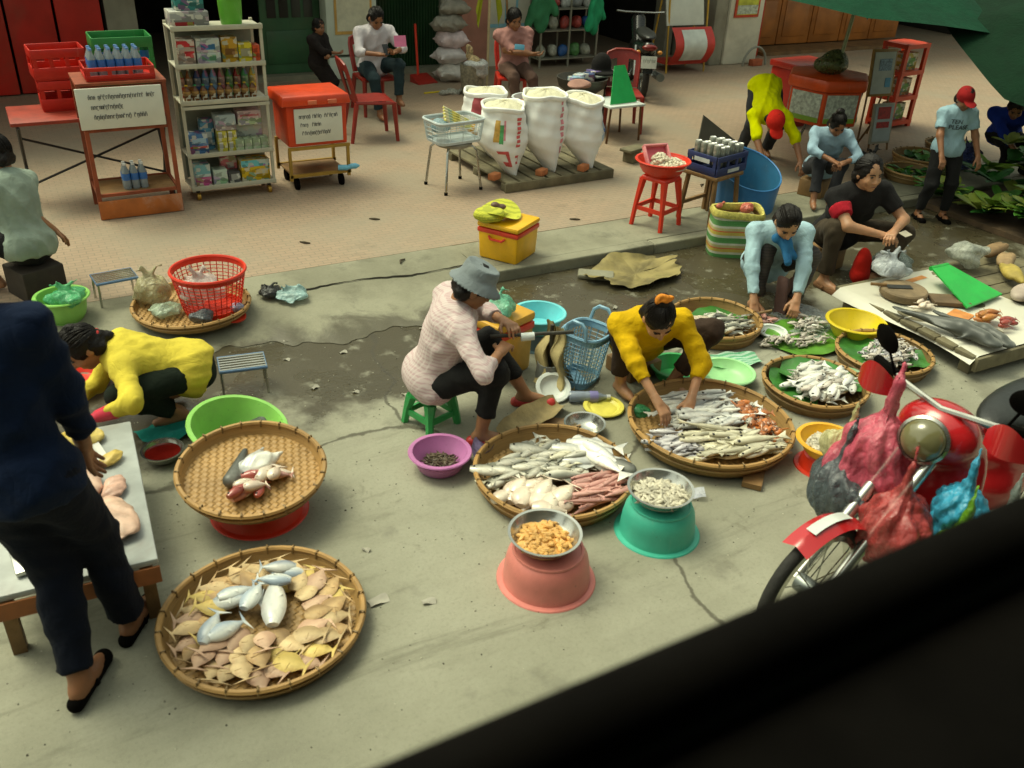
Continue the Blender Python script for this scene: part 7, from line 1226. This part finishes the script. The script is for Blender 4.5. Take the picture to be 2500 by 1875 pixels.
    if hair != 'bald': part('hair', np_mesh('hair', [solid(hp, .008 * s, .02)], hm, [(.003, 70, 3), (.003, 150, 4, 5, True)]), hm, o)
    if hair != 'bald' and not hatmat:                       # combed strands over the hair mass
        q = random.Random(len(label)); mbh = MB(); tgt = {'bun': nrm((0, -.45, 1.0)), 'low': nrm((0, -1, -.25)), 'long': nrm((0, -.9, -.6)), 'short': nrm((0, -.3, -1))}[hair]
        for i in range(110):
            a = q.uniform(-2.6, 2.6); st0 = nrm((math.sin(a), math.cos(a) * .75 + .05, max(.12, .62 * max(0, math.cos(a))) + q.uniform(.05, .4))) if hair != 'short' else nrm((q.uniform(-1, 1), q.uniform(-1, .45), q.uniform(.55, 1))); pts = []
            for j in range(7):
                t = j / 6 * (.95 if hair != 'short' else .55); dv = nrm(st0 * (1 - t) + tgt * t); rr = 1.0 + .03 * math.sin(PI * j / 6) + q.uniform(0, .015); pts.append(P(dv[0] * .086 * rr, -.012 + dv[1] * .103 * rr, .028 + dv[2] * .107 * rr))
            mbh.tube(pts, [.0012, .0026, .003, .003, .003, .0026, .001], 4)
        part('hair_strands', mbh, hm, o, kind='stuff')
    if band:
        bm_, where = band
        part('hair_band', np_mesh('band', [solid([cap(P(-.03, where[0], where[1]), P(.03, where[0], where[1]), .022 * s, None, .01), ell(P(0, where[0], where[1] + .012), (.045 * s, .026 * s, .018 * s), H, .01)], .006, .01)], bm_, (.006, 120, 3)), bm_, o)
    if hatmat and hair == 'short' and girth != 1.001:
        hb = [cyl(P(0, -.005, .045), P(0, -.012, .128), .108 * s, .092 * s, .01), cyl(P(0, 0, .012), P(0, -.004, .055), .150 * s, .108 * s, .015), minus(ell(P(0, 0, -.02), (.104 * s, .118 * s, .085 * s), H))]
        part('hat', np_mesh('hat', [solid(hb, .007, .02)], hatmat, (.003, 50, 5)), hatmat, o)
    if hatmat and girth == 1.001:
        cp = [ell(P(0, -.01, .035), (.092 * s, .108 * s, .100 * s), H), minus(ell(P(0, .03, -.065), (.10 * s, .14 * s, .08 * s), H)), ell(P(0, .115, .03), (.07 * s, .075 * s, .012 * s), H, .01)]
        part('cap', np_mesh('cap', [solid(cp, .007, .015)], hatmat, (.002, 50, 5)), hatmat, o)
    # ---- clothes
    st_ = torso(.017) + [ell(T(pel - up * .01 * s), ((.150 * g + .028) * s, (.11 * g + .026) * s, .135 * s), R, .06), cap(T(neck - up * .035 * s), T(neck + up * .005 * s), .066 * s, .062 * s, .03), cap(T(neck + f * .05 * s - up * .02 * s), T(neck + r * .06 * s + up * .015 * s), .02 * s, .018 * s, .012), cap(T(neck + f * .05 * s - up * .02 * s), T(neck - r * .06 * s + up * .015 * s), .02 * s, .018 * s, .012)]
    for sh, el_, wr in ((shR, elR, wrR), (shL, elL, wrL)):
        if sleeve >= .5:
            e2 = el_ + (wr - el_) * max(.05, (sleeve - .5) * 2 * .92); st_ += [cap(T(sh), T(el_), .067 * s, .056 * s, .04), cyl(T(el_), T(e2), .055 * s, .046 * s, .02)]
        else: st_ += [cyl(T(sh), T(sh + (el_ - sh) * sleeve * 2), .066 * s, .068 * s, .03)]
    st_ += [cut(T(pel - up * .085 * s), tuple(-up), .26)]
    part('shirt', np_mesh('shirt', [solid(st_, .0125 * max(.85, s), .035)], shirt, [(.006 * s, 22 / s, 11), (.0065 * s, 34 / s, len(label), 3, True)], .009 * s), shirt, o)
    tr_ = [ell(T(pel - up * .01), (.150 * s * g, .115 * s * g, .125 * s), R, .05)]
    for hp_, kn, an in ((hpR, knR, anR), (hpL, knL, anL)): tr_ += [cap(T(hp_), T(kn), .098 * s, .074 * s, .05), cyl(T(kn), T(kn + (an - kn) * leg), .071 * s, .062 * s, .03)]
    part('trousers', np_mesh('trousers', [solid(tr_, .014 * max(.85, s), .035)], trous, [(.005 * s, 22 / s, 5), (.006 * s, 32 / s, len(label) + 3, 3, True)], .009 * s), trous, o)
    if hands: part('glove', np_mesh('glove', hands, M('glove_red', (.62, .03, .07), .35, .1, 9)), MATS['glove_red'], o)
    if feet:
        for an in (anR, anL): part('sandal', np_mesh('sandal', [solid([cap(T(an - tdir * .05 + V((0, 0, -.066))), T(an + tdir * .15 * s + V((0, 0, -.066))), .032, .036, .01), cap(T(an + tdir * .04 + r * .04 - V((0, 0, .06))), T(an + tdir * .05 + V((0, 0, -.015))), .012, .012, .01), cap(T(an + tdir * .04 - r * .04 - V((0, 0, .06))), T(an + tdir * .05 + V((0, 0, -.015))), .012, .012, .01)], .008, .01)], feet), feet, o)
    o['_c'] = 1; del o['_c']; o_info[label] = dict(c=c, hu=hu, fv=fv, hr=hr, up=up, f=f, r=r, pel=pel, neck=neck, base=base, L=L, wrR=wrR, wrL=wrL, shR=shR, elR=elR); return o
o_info = {}
FB = fabric
DKT = FB('black_trousers', (.014, .014, .014)); NAVYT = FB('navy_trousers', (.005, .007, .014)); BRNT = FB('brown_trousers', (.055, .042, .028)); GRYT = FB('dark_grey_trousers', (.03, .03, .033))
STRT = bands('dark_striped_trousers', [(0, (.035, .027, .025)), (.5, (.014, .012, .012))], .02, 2)
person('man in a grey bucket hat and pale pink checked shirt sitting on a low stool', 0, (1, -.2), (1.77, 3.93, .29), (1.89, 3.85, .725), (.8, -.25, -.5), (2.02, 3.60, .55), (2.14, 3.78, .62), (1.92, 3.60, .085), (2.34, 3.86, .085), plaid('pink_plaid', (.54, .44, .43), (.42, .25, .27), (.64, .56, .54), 44), DKT, SK1, (.2, -1, -.6), (.5, .8, -.4), (.7, -.8, .9), (.7, .5, 1), .80, .72, 'short', 1.0, (0, .3, -1), .9, (.9, -.5, 0), plastic('sandal_red', (.55, .04, .04)), None, 1.08, FB('hat_grey', (.20, .23, .24)))
person('woman in a golden yellow jacket leaning over her fish tray', 0, (-.35, -.95), (3.16, 3.90, .25), (2.97, 3.57, .555), (-.15, -.66, -.72), (2.84, 3.20, .17), (3.08, 3.27, .17), (2.92, 3.72, .085), (3.24, 3.62, .085), FB('golden_jacket', (.60, .37, .015)), FB('dark_brown_skirt', (.04, .025, .018)), SK2, (-1, .3, .5), (1, .3, .5), (-.5, -.6, .8), (.5, -.6, .8), .74, .8, 'bun', 1.0, (0, .2, -1), .7, (0, -1, 0), None, None, 1.08, None, None, (M('scrunchie_orange', (.72, .24, .02), .8, .2, 30, .5, 80), (-.06, .155)))
person('woman in a light blue long-sleeved shirt crouching to cut fish', 0, (-.5, -.88), (4.86, 4.60, .21), (4.66, 4.33, .60), (-.3, -.66, -.66), (4.36, 4.16, .12), (4.58, 3.98, .12), (4.50, 4.30, .085), (4.70, 4.14, .085), FB('light_blue_shirt', (.36, .52, .58)), STRT, SK2, (-1, -.1, .2), (1, -.3, .2), (-.25, -.5, 1), (.25, -.5, 1), .95, .9, 'low', 1.0, (0, .2, -1), .9, (-.1, -1, 0), None, None, 1.05)
person('woman in a black T-shirt with a red armband crouching with money in her hands', 0, (-.25, -.97), (5.64, 4.66, .33), (5.53, 4.45, .755), (-.22, -.95, -.12), (5.50, 4.14, .50), (5.60, 4.12, .52), (5.30, 4.40, .085), (5.66, 4.24, .085), FB('black_tee', (.014, .013, .013)), BRNT, SK2, (-1, -.1, -.4), (1, -.1, -.4), (-.5, -.6, .6), (.6, -.6, .6), .34, .9, 'long', 1.06, (.2, 0, -1), .9, (0, -1, 0), FB('sandal_brown', (.16, .08, .04)), None, 1.12)
person('girl in a pale blue shirt with her hair in a topknot sitting by the drum', PZ, (-.6, -.8), (6.78, 5.98, .36), (6.68, 5.83, .74), (-.3, -.7, -.6), (6.50, 5.62, .55), (6.62, 5.58, .52), (6.45, 5.68, .165), (6.62, 5.64, .165), FB('pale_blue_shirt', (.28, .40, .48)), GRYT, SK3, (-1, -.2, -.4), (.6, -.6, -.4), (-.6, -.8, .7), (-.4, -.9, .7), .82, .8, 'bun', .86, (0, .2, -1), .8)
person('person in a fluorescent yellow shirt and red cap bending forward by the drum', PZ, (-.4, -.9), (7.06, 7.18, .84), (6.88, 6.83, .60), (-.2, -.55, -.8), (6.62, 6.55, .22), (7.02, 6.42, .22), (6.98, 7.30, .165), (7.26, 7.20, .165), FB('neon_yellow', (.58, .60, .01), .1), GRYT, SK3, (-1, .2, .4), (1, .2, .4), (-.4, -.9, .3), (-.3, -.9, .3), .52, .9, 'short', 1.0, (0, .2, -1), .6, None, None, None, 1.001, FB('cap_red', (.55, .02, .015), .1))
person('person in a pale blue printed T-shirt and red cap standing by the vegetables', 0, (-.45, -.9), (7.52, 5.22, .68), (7.50, 5.20, 1.03), (-.3, -.8, -.45), (7.25, 5.05, .62), (7.66, 4.98, .62), (7.42, 5.26, .07), (7.62, 5.14, .07), FB('printed_tee', (.28, .42, .48)), DKT, SK3, (-.6, .5, -.3), (.6, .3, -.3), None, None, .36, .92, 'short', .80, (0, .2, -1), .5, None, RUB, None, 1.001, FB('cap_maroon', (.26, .012, .014)))
person('person in royal blue bending over the vegetable heap', 0, (-.7, -.6), (9.45, 5.95, .45), (9.15, 5.72, .74), (-.6, -.5, -.6), (8.95, 5.35, .35), (9.20, 5.25, .35), (9.35, 5.75, .085), (9.55, 5.65, .085), FB('royal_blue', (.012, .035, .26)), DKT, SK3, (-.6, .4, .3), (.6, .2, .3), (-.6, -.6, .6), (-.5, -.7, .6), .85, .9, 'short', .95)
person('woman in a pale yellow jacket and red rubber glove stooping over meat', 0, (-1, -.12), (.62, 4.56, .29), (.25, 4.60, .44), (-.70, -.12, -.7), (.02, 4.60, .22), (.12, 4.30, .26), (.54, 4.74, .085), (.52, 4.48, .085), FB('pale_yellow_jacket', (.62, .50, .07)), FB('teal_black_trousers', (.012, .018, .012)), SK1, (0, .6, -.8), (.4, -1, .1), (-.8, .3, .7), (-.8, -.3, .7), .88, .85, 'low', 1.0, (0, 0, -1), .35, (-1, 0, 0), None, 'L', 1.10, None, None, (M('headband_red', (.50, .02, .02), .6), (-.085, -.02)))
person('elder in a grey green shirt sitting with his back to the road', PZ, (-.75, .6), (-.02, 6.42, .42), (-.05, 6.55, .86), (-.8, .4, -.2), (-.40, 6.75, .55), (.20, 6.52, .42), (-.35, 6.85, .165), (-.25, 6.55, .165), FB('grey_green_shirt', (.27, .33, .27)), DKT, SK1, (.3, .6, -.6), (.6, -.4, -.3), (-.7, .4, .6), (-.7, .2, .6), .44, .9, 'short', 1.0, (0, 0, -1), .4, None, None, None, 1.12)
person('person in dark navy clothes walking past the meat table', 0, (.45, .8), (-.20, 2.88, .92), (-.23, 2.98, 1.46), (.1, .9, -.3), (.02, 3.05, .86), (-.52, 3.02, .88), (.03, 2.98, .085), (-.18, 2.72, .10), FB('navy_shirt', (.005, .012, .034)), NAVYT, SK3, (.6, -.6, -.2), (-.8, -.5, -.2), (.3, .9, .2), (.3, .9, .2), .86, .93, 'short', 1.14, (.5, 0, -.5), .5, (.5, .8, 0), RUB, None, .98)
person('woman in a white and pink blouse sitting with a phone by the poster cabinet', PZ, (0, -1), (3.98, 10.46, .60), (3.98, 10.40, 1.04), (.05, -.8, -.55), (3.92, 10.10, .80), (4.10, 10.08, .82), (3.88, 10.02, .165), (4.14, 10.06, .30), FB('white_blouse', (.56, .52, .54)), FB('dark_jeans', (.02, .035, .04)), SK3, (-1, .1, -.5), (1, .1, -.5), (-.2, -1, .5), (.2, -1, .6), .70, .9, 'low', 1.0, (0, -.2, 1), .9, (0, -1, 0), None, None, 1.08)
person('woman in a dusty pink shirt sitting with folded arms behind the sacks', PZ, (-.3, -.95), (5.62, 10.0, .60), (5.56, 9.93, 1.03), (-.1, -.9, -.3), (5.68, 9.66, .80), (5.42, 9.68, .82), (5.46, 9.60, .165), (5.72, 9.56, .165), FB('dusty_pink_shirt', (.34, .17, .15)), FB('brown_sarong', (.11, .065, .05)), SK3, (-1, -.1, -.5), (1, -.1, -.5), None, None, .55, .9, 'short', 1.0, (0, .3, 1), .8, (-.2, -1, 0), None, None, 1.06)
person('small boy in a black and red tracksuit standing by the green door', PZ, (.6, -.75), (3.44, 10.88, .60), (3.45, 10.87, .90), (.55, -.8, -.2), (3.62, 10.72, .72), (3.50, 10.66, .70), (3.42, 10.93, .145), (3.52, 10.84, .145), FB('black_tracktop', (.018, .014, .013)), FB('black_trackpants', (.02, .016, .014)), SK3, (-.3, -.8, -.6), (.8, .2, -.6), None, None, .82, .92, 'short', .72, (0, .2, 1), .9)
# ---- what they wear and hold besides
def torso_print(label, parent_lab, mb_fn, mat, name): pass
def at_person(lab, rr, ff, uu): d = o_info[lab]; return d['pel'] + d['r'] * rr + d['f'] * ff + d['up'] * uu
def find(lab): return next(o for o in bpy.data.objects if o.get('label') == lab)
# red armband and bag on the woman in black
lab = 'woman in a black T-shirt with a red armband crouching with money in her hands'; d = o_info[lab]; a0 = d['shR'] + (d['elR'] - d['shR']) * .38 - d['base']; a1 = d['shR'] + (d['elR'] - d['shR']) * .66 - d['base']
part('armband', np_mesh('armband', [solid([cyl(tuple(a0), tuple(a1), .084, .070, .01)], .008, .01)], FB('armband_red', (.42, .015, .03)), (.003, 50, 2)), MATS['armband_red'], find(lab))
one('shoulder_bag', 'bright red shoulder bag hanging before the woman in black', 'bag', np_mesh('bag', [solid([ell((0, 0, .14), (.085, .05, .13)), ell((0, -.01, .06), (.09, .06, .07))], .01, .03)], FB('bag_red', (.46, .015, .012)), (.006, 40, 3)), None, (5.46, 4.22, .10), .2)
bk1 = one('banknotes', 'folded banknotes in the hands of the woman in black', 'banknote', MB().box((0, 0, 0), (.13, .06, .003)), M('banknote', (.45, .40, .30), .7), (5.64, 4.05, .52), .3, rot=(.3, .1, .3))
one('low_stool', 'low wooden block seat under the woman in black', 'stool', MB().b2((-.13, -.12, 0), (.13, .12, .17)), WOODB, (5.64, 4.74, 0), .2, bev=.01); one('low_stool', 'low wooden block seat under the girl with the topknot', 'stool', MB().b2((-.12, -.12, 0), (.12, .12, .16)), WOODB, (6.79, 6.0, PZ), .4, bev=.01); one('low_stool', 'low wooden block seat under the elder in grey green', 'stool', MB().b2((-.14, -.14, 0), (.14, .14, .21)), M('dark_block', (.03, .022, .014), .8, .2), (-.02, 6.42, PZ), .4, bev=.01); one('low_stool', 'low wooden block seat under the woman in the golden jacket', 'stool', MB().b2((-.13, -.12, 0), (.13, .12, .10)), WOODB, (3.17, 3.93, 0), .1, bev=.01)
one('phone', 'black mobile phone in the hands of the woman in the white blouse', 'phone', MB().box((0, 0, 0), (.07, .012, .13)), M('phone_black', (.01, .01, .01), .2), (3.98, 10.03, .86), 0, rot=(-.6, 0, .1), bev=.004); one('pink_note', 'bright pink paper held by the woman in the white blouse', 'paper', MB().box((0, 0, 0), (.14, .003, .12)), M('paper_pink', (.62, .16, .30), .6), (4.14, 10.00, .95), 0, rot=(-.3, 0, -.1)); one('phone', 'light blue phone in the hand of the woman with folded arms', 'phone', MB().box((0, 0, 0), (.12, .014, .06)), M('phone_blue', (.12, .36, .50), .3), (5.46, 9.58, .90), 0, rot=(-.3, .1, -.2), bev=.004)
kn2 = thing('knife', 'short steel knife in the hand of the woman in light blue', 'knife', (4.36, 4.10, .10), 2.6, None, (0, .25, 2.6)); part('blade', MB().b2((0, -.012, 0), (.12, .012, .002)), STEEL, kn2); part('handle', MB().tube([(0, 0, .001), (-.09, 0, .004)], .010, 8), WOODB, kn2)
kn3 = thing('scale_hook', 'dark hand balance with a pale grip in the hands of the man in the hat', 'balance', (2.14, 3.64, .59), -.5); part('beam', MB().tube([(-.14, 0, 0), (.30, .05, .02)], .011, 8), IRON, kn3); part('grip', MB().tube([(.02, .005, .0), (.09, .015, .005)], .022, 10), WHITEP, kn3)
blu = one('neck_scarf', 'blue scarf hanging from the neck of the woman in light blue', 'scarf', np_mesh('scarf', [solid([cap((0, 0, 0), (-.03, -.09, -.12), .045, .03), cap((0, 0, 0), (.05, -.07, -.10), .04, .025), cap((-.06, .03, .02), (.06, .03, .02), .03)], .01, .03)], FB('scarf_blue', (.03, .14, .30)), (.006, 50, 4)), None, (4.62, 4.24, .545))
brs = one('tea_cloth', 'dull mauve cloth hanging between the knees of the woman in light blue', 'cloth', MB().sheet(lambda u, v: (.16 * (u - .5), -.04 - .03 * v + .02 * math.sin(u * 9), .30 - .27 * v + .015 * math.sin(u * 6)), 14, 10), FB('mauve_cloth', (.17, .10, .09)), (4.63, 4.20, 0), -.1)
# lettering on the printed T-shirt
lab = 'person in a pale blue printed T-shirt and red cap standing by the vegetables'; d = o_info[lab]
def word(txt, size):
    cu = bpy.data.curves.new('lettering', 'FONT'); cu.body = txt; cu.size = size; cu.extrude = .002; cu.align_x = 'CENTER'; tmp = bpy.data.objects.new('tmp', cu); COL.objects.link(tmp); bpy.context.view_layer.update()
    me = bpy.data.meshes.new_from_object(tmp.evaluated_get(bpy.context.evaluated_depsgraph_get())); bpy.data.objects.remove(tmp, do_unlink=True); return me
R3 = Matrix([[d['r'][i], d['up'][i], d['f'][i]] for i in range(3)])
INKT = M('tee_ink', (.02, .03, .03), .8)
for txt, uu, sz, off in (("TEN", .245, .055, -.035), ("PLEASE.", .195, .055, .0)):
    me = word(txt, sz); me.materials.append(INKT)
    for v in me.vertices:                                             # bend the flat word round the chest
        x = v.co.x + off; v.co = Vector((x, v.co.y, v.co.z - 2.6 * x * x))
    p = d['pel'] + d['up'] * uu + d['f'] * .108 - d['base']; o = obj('lettering', me, find(lab)); M4 = (Matrix.Translation(Vector(p)) @ (R3 @ Matrix.Diagonal((-1, 1, 1))).to_4x4()); o.matrix_local = Matrix.Translation(Vector(p)) @ Matrix([[-d['r'][i], d['up'][i], d['f'][i]] for i in range(3)]).to_4x4(); o['kind'] = 'stuff'
